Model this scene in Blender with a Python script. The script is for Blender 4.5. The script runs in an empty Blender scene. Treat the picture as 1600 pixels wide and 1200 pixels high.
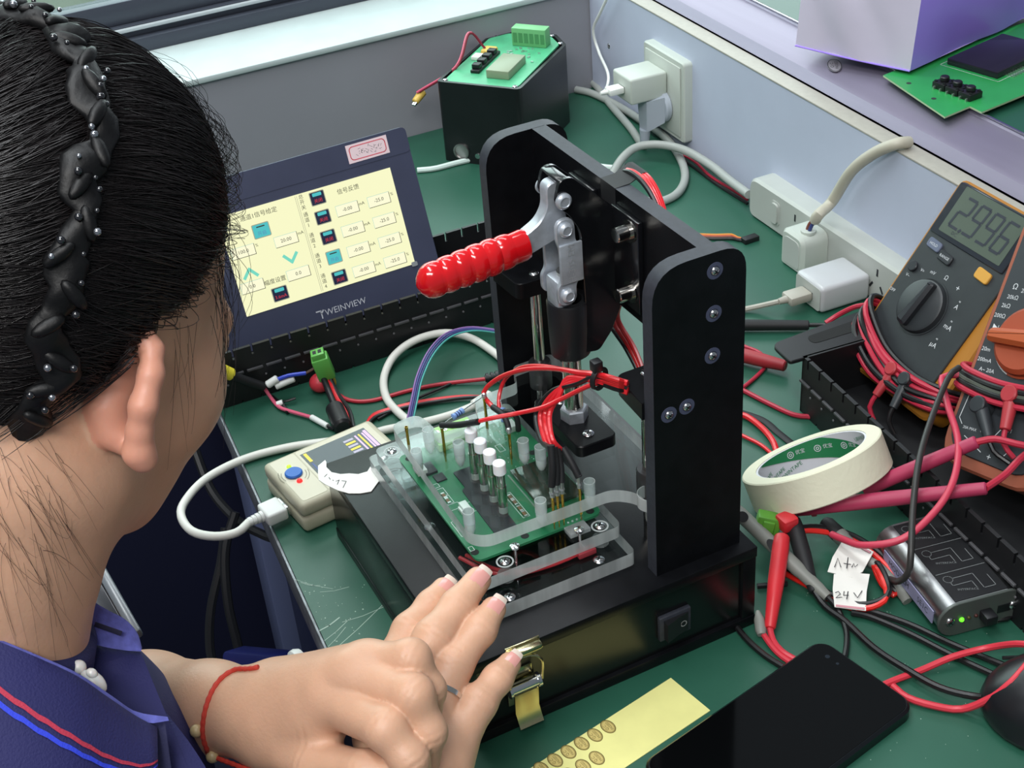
import bpy, bmesh, math, random
import numpy as np
from mathutils import Matrix, Vector
C = bpy.context.scene.collection
S = 0.001                                   # everything below is written in millimetres
rnd = random.Random(7)
# ------------------------------------------------------------------ camera
CAMR = np.array([[0.45231476, 0.8889712, -0.07170469], [0.47223129, -0.3069253, -0.82631378], [-0.75657714, 0.33989272, -0.55862687]])
CAMC = np.array([758.23081, -194.22217, 636.52697]); FPX = 2179.79
cd = bpy.data.cameras.new('camera'); cam = bpy.data.objects.new('camera', cd); C.objects.link(cam)
cd.sensor_width = 36; cd.lens = FPX / 1600 * 36; cd.clip_start = 0.01
cm = Matrix([[CAMR[0][i], -CAMR[1][i], -CAMR[2][i], CAMC[i] * S] for i in range(3)] + [[0, 0, 0, 1]])
cam.matrix_world = cm
bpy.context.scene.camera = cam
# ------------------------------------------------------------------ light
sc = bpy.context.scene
sc.view_settings.view_transform = 'Standard'; sc.view_settings.look = 'None'
sc.view_settings.exposure = 0.0; sc.view_settings.gamma = 1.0; sc.view_settings.use_curve_mapping = False
wd = bpy.data.worlds.new('room_light'); sc.world = wd; wd.use_nodes = True
wd.node_tree.nodes['Background'].inputs[0].default_value = (0.80, 0.90, 1.0, 1)
wd.node_tree.nodes['Background'].inputs[1].default_value = 0.2
def area(name, loc, aim, sx, sy, power, col):
    l = bpy.data.lights.new(name, 'AREA'); l.shape = 'RECTANGLE'; l.size = sx; l.size_y = sy; l.energy = power; l.color = col
    o = bpy.data.objects.new(name, l); C.objects.link(o); o.location = loc
    o.rotation_euler = (Vector(aim) - Vector(loc)).to_track_quat('-Z', 'Y').to_euler()
    return o
area('ceiling_lamp', (0.1, -0.3, 1.75), (0.1, -0.2, 0), 1.3, 0.25, 17, (0.94, 0.98, 1.0))
area('ceiling_lamp', (1.15, -0.75, 1.6), (0.4, 0.0, 0), 1.3, 0.3, 26, (1.0, 0.985, 0.96))
area('ceiling_lamp', (-0.5, 0.45, 1.9), (-0.4, 0.3, 0), 1.3, 0.25, 10, (0.92, 0.97, 1.0))
area('window_daylight', (-1.3, 0.6, 0.72), (-0.2, 0.4, 0.2), 2.0, 0.8, 20, (0.86, 0.97, 1.0))
# ------------------------------------------------------------------ materials
def lin(h):
    h = h.lstrip('#'); r = []
    for i in (0, 2, 4):
        c = int(h[i:i+2], 16) / 255
        r.append(c / 12.92 if c <= 0.04045 else ((c + 0.055) / 1.055) ** 2.4)
    return (*r, 1)
MATS = {}
def mat(name, hexc, rough=0.5, metal=0.0, emit=0.0, var=0.0, vscale=40, bump=0.0, bscale=400, spec=0.5, sss=0.0, coat=0.0, hex2=None, base=None, stretch=None):
    if name in MATS: return MATS[name]
    m = bpy.data.materials.new(name); m.use_nodes = True; nt = m.node_tree; N = nt.nodes; L = nt.links
    b = N['Principled BSDF']; col = lin(hexc)
    b.inputs['Base Color'].default_value = col; b.inputs['Roughness'].default_value = rough
    b.inputs['Metallic'].default_value = metal; b.inputs['Specular IOR Level'].default_value = spec
    if coat: b.inputs['Coat Weight'].default_value = coat; b.inputs['Coat Roughness'].default_value = 0.1
    if sss:
        b.inputs['Subsurface Weight'].default_value = sss; b.inputs['Subsurface Radius'].default_value = (0.008, 0.003, 0.0015); b.inputs['Subsurface Scale'].default_value = 0.6
    if emit: b.inputs['Emission Color'].default_value = col; b.inputs['Emission Strength'].default_value = emit
    if base: b.inputs['Base Color'].default_value = lin(base)
    tc = N.new('ShaderNodeTexCoord'); vec = tc.outputs['Object']
    if stretch:
        mp = N.new('ShaderNodeMapping'); mp.inputs['Scale'].default_value = stretch; L.new(vec, mp.inputs['Vector']); vec = mp.outputs['Vector']
    if var or hex2:
        n = N.new('ShaderNodeTexNoise'); n.inputs['Scale'].default_value = vscale; n.inputs['Detail'].default_value = 6; L.new(vec, n.inputs['Vector'])
        mx = N.new('ShaderNodeMix'); mx.data_type = 'RGBA'
        c2 = lin(hex2) if hex2 else tuple(min(1, c * (1 + var)) for c in col[:3]) + (1,)
        c1 = col if hex2 else tuple(c * (1 - var) for c in col[:3]) + (1,)
        mx.inputs[6].default_value = c1; mx.inputs[7].default_value = c2
        rp = N.new('ShaderNodeMapRange'); rp.inputs[1].default_value = 0.3; rp.inputs[2].default_value = 0.7
        L.new(n.outputs['Fac'], rp.inputs[0]); L.new(rp.outputs[0], mx.inputs[0]); L.new(mx.outputs[2], b.inputs['Base Color'])
    if bump:
        n2 = N.new('ShaderNodeTexNoise'); n2.inputs['Scale'].default_value = bscale; n2.inputs['Detail'].default_value = 4; L.new(vec, n2.inputs['Vector'])
        bp = N.new('ShaderNodeBump'); bp.inputs['Strength'].default_value = bump; bp.inputs['Distance'].default_value = 0.0008
        L.new(n2.outputs['Fac'], bp.inputs['Height']); L.new(bp.outputs[0], b.inputs['Normal'])
    MATS[name] = m; return m
def clear(name, tint, edge=0.0, rough=0.04, fres=1.45):
    """thin clear plastic: see-through plus a fresnel gloss; edge>0 mixes in a frosted white"""
    if name in MATS: return MATS[name]
    m = bpy.data.materials.new(name); m.use_nodes = True; N = m.node_tree.nodes; L = m.node_tree.links
    out = N['Material Output']; N.remove(N['Principled BSDF'])
    t = N.new('ShaderNodeBsdfTransparent'); t.inputs[0].default_value = lin(tint)
    g = N.new('ShaderNodeBsdfGlossy'); g.inputs['Roughness'].default_value = rough; g.inputs['Color'].default_value = (1, 1, 1, 1)
    lw = N.new('ShaderNodeLayerWeight'); lw.inputs[0].default_value = 0.5
    pw = N.new('ShaderNodeMath'); pw.operation = 'POWER'; pw.inputs[1].default_value = 4; L.new(lw.outputs['Facing'], pw.inputs[0])
    fr = N.new('ShaderNodeMath'); fr.operation = 'MULTIPLY_ADD'; fr.inputs[1].default_value = 0.8; fr.inputs[2].default_value = 0.035; L.new(pw.outputs[0], fr.inputs[0])
    base = t.outputs[0]
    if edge:
        d = N.new('ShaderNodeBsdfDiffuse'); d.inputs[0].default_value = (0.72, 0.75, 0.75, 1)
        tr = N.new('ShaderNodeBsdfTranslucent'); tr.inputs[0].default_value = (0.8, 0.83, 0.83, 1)
        ms = N.new('ShaderNodeMixShader'); ms.inputs[0].default_value = 0.5; L.new(d.outputs[0], ms.inputs[1]); L.new(tr.outputs[0], ms.inputs[2])
        n = N.new('ShaderNodeTexNoise'); n.inputs['Scale'].default_value = 60; n.inputs['Detail'].default_value = 3
        tc = N.new('ShaderNodeTexCoord'); mp = N.new('ShaderNodeMapping'); mp.inputs['Scale'].default_value = (1.5, 1.5, 0.12)
        L.new(tc.outputs['Object'], mp.inputs[0]); L.new(mp.outputs[0], n.inputs['Vector'])
        mr = N.new('ShaderNodeMapRange'); mr.inputs[1].default_value = 0.3; mr.inputs[2].default_value = 0.7; mr.inputs[3].default_value = edge * 0.75; mr.inputs[4].default_value = min(1, edge * 1.2)
        L.new(n.outputs['Fac'], mr.inputs[0])
        m2 = N.new('ShaderNodeMixShader'); L.new(mr.outputs[0], m2.inputs[0]); L.new(t.outputs[0], m2.inputs[1]); L.new(ms.outputs[0], m2.inputs[2]); base = m2.outputs[0]
    mf = N.new('ShaderNodeMixShader'); L.new(fr.outputs[0], mf.inputs[0]); L.new(base, mf.inputs[1]); L.new(g.outputs[0], mf.inputs[2])
    L.new(mf.outputs[0], out.inputs[0]); MATS[name] = m; return m
# ------------------------------------------------------------------ geometry helpers (mm)
I4 = Matrix.Identity(4)
def frame(o, x, y):
    x = Vector(x).normalized(); z = x.cross(Vector(y)).normalized(); y = z.cross(x)
    return Matrix([[x[i], y[i], z[i], o[i]] for i in range(3)] + [[0, 0, 0, 1]])
def at(px, py, z=None, x=None, y=None):
    """the point of a horizontal (z), or vertical (x / y) plane that photo pixel (px, py) shows"""
    r = CAMR.T @ np.array([(px - 800) / FPX, (py - 600) / FPX, 1.0])
    s = (z - CAMC[2]) / r[2] if z is not None else (x - CAMC[0]) / r[0] if x is not None else (y - CAMC[1]) / r[1]
    return tuple(CAMC + s * r)
def W(*pts): return [at(p[0], p[1], z=p[2]) for p in pts]
_txt = {}
def glyphs(s, size, ax='CENTER'):
    k = (s, ax)
    if k not in _txt:
        c = bpy.data.curves.new('t', 'FONT'); c.body = s; c.size = 1; c.align_x = ax; c.align_y = 'CENTER'; c.resolution_u = 2
        o = bpy.data.objects.new('t', c); m = bpy.data.meshes.new_from_object(o)
        _txt[k] = ([tuple(v.co) for v in m.vertices], [tuple(p.vertices) for p in m.polygons])
        bpy.data.objects.remove(o); bpy.data.meshes.remove(m); bpy.data.curves.remove(c)
    v, f = _txt[k]
    return [(a[0] * size, a[1] * size, 0) for a in v], f
def smooth_path(pts, step=4.0):
    P = [np.array(p, float) for p in pts]
    if len(P) < 3:
        n = max(1, int(np.linalg.norm(P[1] - P[0]) / step / 3)); return [P[0] + (P[1] - P[0]) * i / n for i in range(n + 1)]
    P = [2 * P[0] - P[1]] + P + [2 * P[-1] - P[-2]]; out = []
    for i in range(1, len(P) - 2):
        a, b, c, d = P[i-1:i+3]; n = max(2, int(np.linalg.norm(c - b) / step))
        for k in range(n):
            t = k / n
            out.append(0.5 * ((2 * b) + (c - a) * t + (2 * a - 5 * b + 4 * c - d) * t * t + (3 * b - a - 3 * c + d) * t ** 3))
    out.append(P[-2]); return out
def rrect(x0, y0, x1, y1, r, n=5):
    p = []
    for cx, cy, a in ((x1 - r, y0 + r, -90), (x1 - r, y1 - r, 0), (x0 + r, y1 - r, 90), (x0 + r, y0 + r, 180)):
        for i in range(n + 1):
            t = math.radians(a + 90 * i / n); p.append((cx + r * math.cos(t), cy + r * math.sin(t)))
    return p
def rpoly(pts, r=3, n=4):
    """polygon with every corner rounded; pts (x, y) or (x, y, own radius)"""
    out = []; k = len(pts)
    for i in range(k):
        p = Vector(pts[i][:2]); a = Vector(pts[i-1][:2]); b = Vector(pts[(i+1) % k][:2])
        rr = pts[i][2] if len(pts[i]) > 2 else r
        if rr <= 0: out.append(tuple(p)); continue
        d1 = (a - p); d2 = (b - p); rr = min(rr, d1.length * .49, d2.length * .49); q1 = p + d1.normalized() * rr; q2 = p + d2.normalized() * rr
        for j in range(n + 1):
            t = j / n; out.append(tuple(q1 * (1 - t) ** 2 + p * 2 * t * (1 - t) + q2 * t * t))
    return out
class G:
    def __init__(s, M=I4): s.v = []; s.f = []; s.m = []; s.M = M
    def add(s, v, f, m=0):
        o = len(s.v); M = s.M
        s.v += [tuple(M @ Vector(a)) for a in v]; s.f += [tuple(i + o for i in q) for q in f]; s.m += [m] * len(f); return s
    def box(s, x0, y0, z0, x1, y1, z1, bev=0, m=0, seg=2):
        x0, x1 = min(x0, x1), max(x0, x1); y0, y1 = min(y0, y1), max(y0, y1); z0, z1 = min(z0, z1), max(z0, z1)
        if not bev:
            return s.add([(x0,y0,z0),(x1,y0,z0),(x1,y1,z0),(x0,y1,z0),(x0,y0,z1),(x1,y0,z1),(x1,y1,z1),(x0,y1,z1)], [(3,2,1,0),(4,5,6,7),(0,1,5,4),(1,2,6,5),(2,3,7,6),(3,0,4,7)], m)
        b = bmesh.new(); bmesh.ops.create_cube(b, size=1, matrix=Matrix.Translation(((x0+x1)/2, (y0+y1)/2, (z0+z1)/2)) @ Matrix.Diagonal((x1-x0, y1-y0, z1-z0, 1)))
        bmesh.ops.bevel(b, geom=b.edges[:], offset=min(bev, (x1-x0)*.49, (y1-y0)*.49, (z1-z0)*.49), segments=seg, affect='EDGES', profile=0.5)
        b.verts.index_update(); s.add([tuple(v.co) for v in b.verts], [tuple(v.index for v in f.verts) for f in b.faces], m); b.free(); return s
    def prism(s, poly, z0, z1, m=0, ms=None, ch=0):
        """extrude a 2-D outline (local x, y); ms = material of the sides; ch = chamfer of the top rim"""
        n = len(poly); ms = m if ms is None else ms
        ar = sum(poly[i-1][0] * poly[i][1] - poly[i][0] * poly[i-1][1] for i in range(n))
        if ar < 0: poly = poly[::-1]
        lo = [(p[0], p[1], z0) for p in poly]; hi = [(p[0], p[1], z1 - ch) for p in poly]
        o = len(s.v); s.add(lo + hi, [(i, (i+1) % n, n + (i+1) % n, n + i) for i in range(n)], ms)
        if ch:
            ins = []
            for i in range(n):
                a, p, b = Vector(poly[i-1]), Vector(poly[i]), Vector(poly[(i+1) % n]); t = (b - a); nn = Vector((-t.y, t.x))
                nn = nn.normalized() if nn.length > 1e-9 else Vector((0, 0)); ins.append((p.x + nn.x * ch, p.y + nn.y * ch, z1))
            s.add(hi + ins, [(i, (i+1) % n, n + (i+1) % n, n + i) for i in range(n)], ms); s.add(ins, [tuple(range(n))], m)
        else: s.add([(p[0], p[1], z1) for p in poly], [tuple(range(n))], m)
        s.add(lo, [tuple(range(n))[::-1]], m); return s
    def lathe(s, o, ax, prof, n=20, m=0, cap=True, a0=0):
        ax = Vector(ax).normalized(); u = ax.orthogonal().normalized(); w = ax.cross(u); o = Vector(o); v = []; k = len(prof)
        for r, t in prof:
            for i in range(n):
                a = 2 * math.pi * i / n + a0; v.append(tuple(o + ax * t + u * (r * math.cos(a)) + w * (r * math.sin(a))))
        f = [(j*n+i, j*n+(i+1) % n, (j+1)*n+(i+1) % n, (j+1)*n+i) for j in range(k-1) for i in range(n)]
        if cap: f += [tuple(range(n))[::-1], tuple(range((k-1)*n, k*n))]
        return s.add(v, f, m)
    def cyl(s, a, b, r, r2=None, n=16, m=0, bev=0):
        a = Vector(a); b = Vector(b); L = (b - a).length; r2 = r if r2 is None else r2
        pr = [(r, 0), (r2, L)] if not bev else [(r-bev, 0), (r, bev), (r2, L-bev), (r2-bev, L)]
        return s.lathe(a, b - a, pr, n, m)
    def ring(s, o, ax, r0, r1, h, n=28, m=0, m2=None):
        s.lathe(o, ax, [(r1, 0), (r1, h)], n, m, cap=False); s.lathe(o, ax, [(r1, h), (r0, h), (r0, 0), (r1, 0)], n, m if m2 is None else m2, cap=False); return s
    def ball(s, c, r, n=14, m=0):
        rx, ry, rz = r if hasattr(r, '__len__') else (r, r, r); k = n // 2; v = []; f = []
        for j in range(1, k):
            t = math.pi * j / k
            for i in range(n): v.append((c[0] + rx*math.sin(t)*math.cos(2*math.pi*i/n), c[1] + ry*math.sin(t)*math.sin(2*math.pi*i/n), c[2] + rz*math.cos(t)))
        a = len(v); v += [(c[0], c[1], c[2]+rz), (c[0], c[1], c[2]-rz)]
        for j in range(k-2):
            for i in range(n): f.append((j*n+i, (j+1)*n+i, (j+1)*n+(i+1) % n, j*n+(i+1) % n))
        f += [(i, (i+1) % n, a) for i in range(n)] + [((k-2)*n+(i+1) % n, (k-2)*n+i, a+1) for i in range(n)]
        return s.add(v, f, m)
    def tube(s, pts, r, n=8, m=0, spline=True, step=4.0, flat=None, cap=True):
        P = smooth_path(pts, step) if spline else [np.array(p, float) for p in pts]; k = len(P); v = []; u = None
        for i in range(k):
            t = P[min(i+1, k-1)] - P[max(i-1, 0)]; t = t / (np.linalg.norm(t) + 1e-9)
            if u is None: u = np.cross(t, [0, 0, 1]); u = u if np.linalg.norm(u) > .05 else np.cross(t, [1, 0, 0])
            u = u - t * (u @ t); u /= np.linalg.norm(u); w = np.cross(t, u)
            rr = r(i / max(1, k-1)) if callable(r) else r
            for j in range(n):
                a = 2 * math.pi * j / n; v.append(tuple(P[i] + u * rr * math.cos(a) + w * rr * (flat or 1) * math.sin(a)))
        f = [(i*n+j, i*n+(j+1) % n, (i+1)*n+(j+1) % n, (i+1)*n+j) for i in range(k-1) for j in range(n)]
        if cap: f += [tuple(range(n))[::-1], tuple(range((k-1)*n, k*n))]
        return s.add(v, f, m)
    def text(s, t, size, x=0, y=0, z=0.15, rot=0, m=0, ax='CENTER', sx=1):
        v, f = glyphs(t, size, ax); c, q = math.cos(rot), math.sin(rot)
        return s.add([(x + (a[0]*sx)*c - a[1]*q, y + a[0]*sx*q + a[1]*c, z) for a in v], f, m)
    def quad(s, x0, y0, x1, y1, z, m=0): return s.add([(x0,y0,z),(x1,y0,z),(x1,y1,z),(x0,y1,z)], [(0,1,2,3)], m)
    def strokes(s, lines, w, z=0.15, m=0):
        """flat pen strokes: polylines in local x, y"""
        for ln in lines:
            for a, b in zip(ln, ln[1:]):
                d = Vector(b) - Vector(a)
                if d.length < 1e-6: continue
                e = d.normalized() * w * .4; n = Vector((-d.y, d.x)).normalized() * w / 2; a2 = Vector(a) - e; b2 = Vector(b) + e
                s.add([(*(a2-n), z), (*(b2-n), z), (*(b2+n), z), (*(a2+n), z)], [(0, 1, 2, 3)], m)
        return s
def base_of(p):
    if p is None: return Vector((0, 0, 0))
    while p.parent: p = p.parent
    return p.location / S
def obj(name, g, mats, parent=None, loc=None, angle=38, label=None):
    mats = mats if isinstance(mats, (list, tuple)) else [mats]
    b = base_of(parent) if parent else Vector(loc or (0, 0, 0))
    me = bpy.data.meshes.new(name); me.from_pydata([((a[0]-b[0])*S, (a[1]-b[1])*S, (a[2]-b[2])*S) for a in g.v], [], g.f)
    for m in mats: me.materials.append(m)
    me.polygons.foreach_set('material_index', g.m); me.shade_smooth(); me.set_sharp_from_angle(angle=math.radians(angle)); me.update()
    o = bpy.data.objects.new(name, me); C.objects.link(o)
    if parent: o.parent = parent
    else: o.location = b * S
    if label: o['label'] = label
    return o
def tag(o, label, cat, group=None):
    o['label'] = label; o['category'] = cat
    if group: o['group'] = group
    return o
def thing(name, label, cat, loc, group=None):
    o = bpy.data.objects.new(name, None); C.objects.link(o); o.location = Vector(loc) * S; o.empty_display_size = 0.02
    return tag(o, label, cat, group)
def struct(o): o['kind'] = 'structure'; return o
# common materials
BLK = mat('black_bakelite', '#0e0f12', 0.34, var=.25, vscale=90, bump=.05, bscale=900, spec=.2)
BLKE = mat('black_cut_edge', '#2d3039', 0.55, var=.2, vscale=300)
GLB = mat('gloss_black_panel', '#0b0c0e', 0.26, spec=.6)
STEEL = mat('bright_steel', '#d4d6d8', 0.2, 1.0)
ZINC = mat('zinc_plate', '#c3cad3', 0.36, .55, var=.12, vscale=200)
CHROME = mat('ground_steel', '#c9c6c0', 0.12, 1.0)
ACR = clear('clear_acrylic', '#f6faf9'); ACE = clear('frosted_acrylic_edge', '#f2f6f6', edge=.7, rough=.2)
RED = mat('red_wire', '#d8202a', 0.35, coat=.2); BLW = mat('black_wire', '#141416', 0.38); CRIM = mat('crimson_lead', '#b3283f', 0.42); WHT = mat('white_cable', '#dcdcd4', 0.42)
SHR = mat('black_heat_shrink', '#17181b', 0.6); GOLD = mat('brass', '#c9a44a', 0.25, 1.0); PLW = mat('white_plastic', '#e3e6e2', 0.4); BLP = mat('black_plastic', '#17181b', 0.42)
PAPER = mat('white_paper', '#e9e8e2', 0.8, bump=.25, bscale=300); INK = mat('pencil_ink', '#35363c', 0.8); WHINK = mat('white_print', '#d8dadb', 0.7)
GRN = mat('green_connector', '#5fae4e', 0.4); NYL = mat('white_nylon', '#eef1f5', 0.45, sss=.2)
# ================================================================== the setting
MATG = mat('green_bench_mat', '#1f4f3e', 0.42, var=.10, vscale=9, bump=.05, bscale=500, spec=.55, hex2='#265a48')
EDG = mat('bench_edge_strip', '#8d9095', 0.45, .6, var=.3, vscale=120, bump=.3, bscale=200)
STLB = mat('blue_grey_frame', '#747fa6', 0.5)
NAVY = mat('dark_navy_paint', '#1b2140', 0.5)
def fy(x): return -39 - .066 * x                 # bench front edge
def py_(x): return 532.6 - .04 * x               # bench back panel
bench = thing('workbench', 'workbench topped with a scuffed green antistatic mat', 'workbench', (0, 250, -28))
g = G(); g.prism([(-608, fy(-608) + 1.5), (720, fy(720) + 1.5), (720, py_(720)), (-608, py_(-608))], -27, -2.2); obj('table_top', g, mat('bench_board', '#77756f', .7), bench)
g = G(); g.prism([(-608, fy(-608)), (720, fy(720)), (720, py_(720)), (-608, py_(-608))], -2.2, 0); obj('green_mat', g, MATG, bench)
g = G(frame((0, fy(0), -27), (1, -.066, 0), (0, 0, 1)))
g.box(-606, 0, 0, 700, 26, 2.2, bev=.8); obj('edge_strip', g, EDG, bench)
g = G(frame((0, fy(0) + 26, -27), (1, -.066, 0), (.066, 1, 0)))
g.box(-600, 0, -62, 700, 22, 0, bev=2); obj('front_beam', g, STLB, bench)
for x in (-560, -120, 640):
    g = G(); g.box(x, fy(x) + 40, -748, x + 50, fy(x) + 90, -28, bev=3); obj('leg', g, STLB, bench)
g = G(); g.box(-560, 480, -748, -510, 530, -28, bev=3); obj('leg', g, STLB, bench)
g = G(frame((0, fy(0) + 25, -27), (1, -.066, 0), (0, 0, 1)))
g.box(66, -42, 0, 92, -14, 1.2, bev=.4); obj('black_pad', g, BLP, bench)
g = G(); q = at(487, 1027, z=-34); g.lathe((q[0], q[1] - 6, q[2]), (.2, -1, .15), [(3, 0), (9, 1), (10, 4), (9.4, 7), (6, 9), (1, 9.6)], 20); obj('white_knob', g, PLW, bench)
# mat wear: pale scratches by the front edge
SCR = mat('bare_scratch', '#a9bdb1', .8)
g = G()
for a, b, w in (((517, 1020), (598, 945), .5), ((507, 1001), (545, 968), .5), ((535, 972), (600, 948), .45), ((500, 985), (530, 965), 1.0), ((513, 1010), (540, 980), .4), ((460, 905), (520, 920), .35), ((500, 925), (545, 917), .4), ((470, 910), (500, 915), .4)):
    p, q = at(*a, z=.12), at(*b, z=.12); mid = [(p[0] + q[0]) / 2 + 1.2, (p[1] + q[1]) / 2 - .8]; g.strokes([[p[:2], mid, q[:2]]], w, .12)
for i in range(60):
    px, py = rnd.uniform(470, 570), rnd.uniform(900, 1015)
    if px < 455 + (py - 890) * .5: continue
    p = at(px, py, z=.12); g.box(p[0], p[1], 0.02, p[0] + rnd.uniform(.3, 1.1), p[1] + rnd.uniform(.3, .9), .14)
for i in range(70):
    px, py = rnd.uniform(1150, 1580), rnd.uniform(880, 1190); p = at(px, py, z=.12); r_ = rnd.uniform(.2, .5); g.box(p[0], p[1], .02, p[0] + r_, p[1] + r_, .2)
o = obj('scratches', g, SCR, bench); o['kind'] = 'stuff'
# left wall, sill, window
WALL = mat('grey_painted_wall', '#8f9098', .62, var=.06, vscale=5, bump=.05, bscale=150)
SILL = mat('white_window_sill', '#b9c6c6', .55, var=.05, vscale=30, bump=.1, bscale=120)
g = G(); g.box(-760, -900, -750, -609, 620, 118); struct(obj('wall_left', g, WALL))
g = G(); g.box(-760, -900, 118, -604, 620, 124.5, bev=1.5); struct(obj('trim_1', g, SILL))
FRD = mat('dark_window_frame', '#454a55', .4, .3); FRL = mat('pale_window_gasket', '#aeb6ba', .5)
win = struct(obj('window_1', G().box(-760, -900, 124.5, -716, 620, 140, bev=1), FRD))
g = G(); g.box(-760, -900, 140, -727, 620, 152, bev=1); obj('lower_rail', g, FRD, win)
g = G(); g.box(-735, -900, 147, -722, 620, 150.5, bev=.5); obj('pale_gasket', g, FRL, win)
g = G(); g.box(-760, -900, 152, -735, 620, 176, bev=1.5); obj('sash_rail', g, FRD, win)
g = G(); g.box(-752, -900, 176, -748, 620, 1100); obj('pane', g, clear('window_glass', '#f4faf8'), win)
g = G(); g.box(-760, 580, 176, -735, 620, 1100, bev=1); obj('sash_stile', g, FRD, win)
g = G(); g.box(-2200, -1400, -700, -2100, 1600, 1800); struct(obj('wall_outside', g, mat('outdoor_render', '#cfd8cc', .8, hex2='#9fb39a', vscale=2)))
g = G(); g.box(-760, -900, -760, 900, 900, -750); struct(obj('floor', g, mat('dark_floor', '#1a1e33', .5)))
area('outdoor_daylight', (-1.0, 0.2, 1.5), (-2.1, 0, 0.3), 1.0, 1.0, 22, (.95, 1, .98))
NVP = mat('navy_lower_wall', '#141833', .6)
g = G(); g.box(-609, -900, -750, -601, 560, -30); struct(obj('baseboard_left', g, NVP))  # dark sheet added over the wall so the space under the bench stays dark
cabn = thing('under_bench_cabinet', 'dark navy cabinet standing under the far end of the bench', 'cabinet', (-420, 240, -748))
g = G(); g.box(-500, 60, -748, -230, 470, -105, bev=4); obj('cabinet_body', g, NVP, cabn)
g = G(); g.box(-490, 56, -700, -372, 60, -120, bev=1.5); obj('cabinet_door', g, mat('blue_grey_door', '#3a4264', .45), cabn)
g = G(); g.box(-360, 56, -700, -240, 60, -120, bev=1.5); obj('cabinet_door', g, NVP, cabn)
for k, (lab, l) in enumerate((('black cable drooping under the bench edge beside the cabinet', ((300, 690, 1190), (330, 765, 1180), (370, 812, 1165), (410, 835, 1150), (440, 845, 1140))), ('black cable hanging straight down under the bench edge', ((352, 825, 1160), (345, 880, 1160), (330, 950, 1160), (328, 1010, 1160), (338, 1060, 1160))), ('black cable hanging nearest the bench corner post', ((368, 800, 1150), (352, 860, 1150), (356, 940, 1150), (372, 1010, 1150), (380, 1050, 1150))))):
    g = G(); pts = [tuple(CAMC + d * (CAMR.T @ np.array([(x - 800) / FPX, (y - 600) / FPX, 1.0]))) for x, y, d in l]; g.tube(pts, 4.0, 8); tag(obj('hanging_cable', g, BLP, loc=pts[2]), lab, 'cable')
pdx = lambda x, y, d: Vector(CAMC + d * (CAMR.T @ np.array([(x - 800) / FPX, (y - 600) / FPX, 1.0])))
tr_ = thing('plastic_tray', 'dark plastic tray with clear grey rim seen past the collar tip', 'tray', tuple(pdx(170, 940, 915)))
a, b, c = pdx(154, 868, 930), pdx(226, 994, 895), pdx(112, 905, 920); F = frame(tuple(a), b - a, c - a); L = (b - a).length
g = G(F); g.box(0, 7, -8, L, 60, -4, bev=1); obj('tray_base', g, mat('tray_dark', '#23262e', .2), tr_)
g = G(F); g.box(-2, 0, -10, L, 7, 0, bev=2); obj('tray_rim', g, mat('grey_clear_rim', '#7d848a', .25, spec=.7), tr_)
g = G(F); g.box(4, 14, -4, 12, 24, -2.6, bev=.6); obj('green_chip', g, mat('green_glint', '#5f9a58', .4), tr_)  # green reflection in the tray, painted as a small raised patch
ub = thing('adapter_box', 'dark blue adapter box with a red light on the cabinet side under the bench', 'adapter', tuple(pdx(385, 1050, 1110)))
F = frame(tuple(pdx(345, 1025, 1120)), CAMR[0] * .9 - CAMR[2] * .4, -CAMR[1]); g = G(F); g.box(0, -40, -30, 70, 4, 0, bev=4); obj('adapter_case', g, mat('deep_blue_case', '#131a5a', .4), ub)
g = G(F); g.ball((7, -5, .5), 1.8, 10); obj('red_light', g, mat('red_led_glow', '#ff2430', .4, emit=2.0), ub)
# back panel of the bench
PANEL = mat('pale_blue_panel', '#bcc4d8', .5, var=.04, vscale=12, bump=.04, bscale=300)
PF = frame((0, 532.6, 0), (1, -.04, 0), (0.04, 1, 0))       # local x along the panel, y away from the bench
g = G(PF); g.box(-608, 0, -2, 720, 17, 131.5); g2 = struct(obj('wall_back', g, PANEL))
g = G(PF); g.box(-608, -.6, 131.5, 720, 18, 133.2, bev=.4); obj('panel_top_strip', g, mat('beige_edge_band', '#a8a59b', .6, var=.05, vscale=200), g2)
p = at(951, 72, y=555); g = G(); g.lathe((p[0], 556.5, p[2]), (0, -1, 0), [(3.6, 0), (3.4, 1.2), (2.4, 2.2), (.6, 2.6)], 14); obj('panel_screw', g, STEEL, g2)
# shelf on top of the panel
LIP = mat('lilac_grey_aluminium', '#857f92', .42, .35, var=.06, vscale=60, stretch=(.05, 1, 1))
shelf = thing('bench_shelf', 'lilac-grey metal shelf with green mat running above the pale back panel', 'shelf', (-200, 600, 133))
prof = [(17, 133.2), (20, 133.2), (27, 141.5), (32, 143.4), (74, 147), (75.5, 148.6), (75.5, 150), (78, 150), (78, 133.2)]
g = G(frame((0, 532.6, 0), (0.04, 1, 0), (0, 0, 1))); g.prism(prof, -720, 608); obj('shelf_lip', g, LIP, shelf, angle=25)
g = G(PF); g.box(-608, 74.6, 149.9, 720, 76.6, 151.2, bev=.3); obj('bright_edge', g, STEEL, shelf)
g = G(PF); g.box(-608, 84, 140, 720, 330, 146.5); obj('shelf_mat', g, MATG, shelf)
g = G(PF); g.box(-608, 78, 133.2, 720, 330, 140); obj('shelf_board', g, BLP, shelf)
for x in (-590, 500):
    g = G(PF); g.box(x, 290, -748, x + 40, 328, 133, bev=2); obj('shelf_post', g, STLB, shelf)
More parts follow.
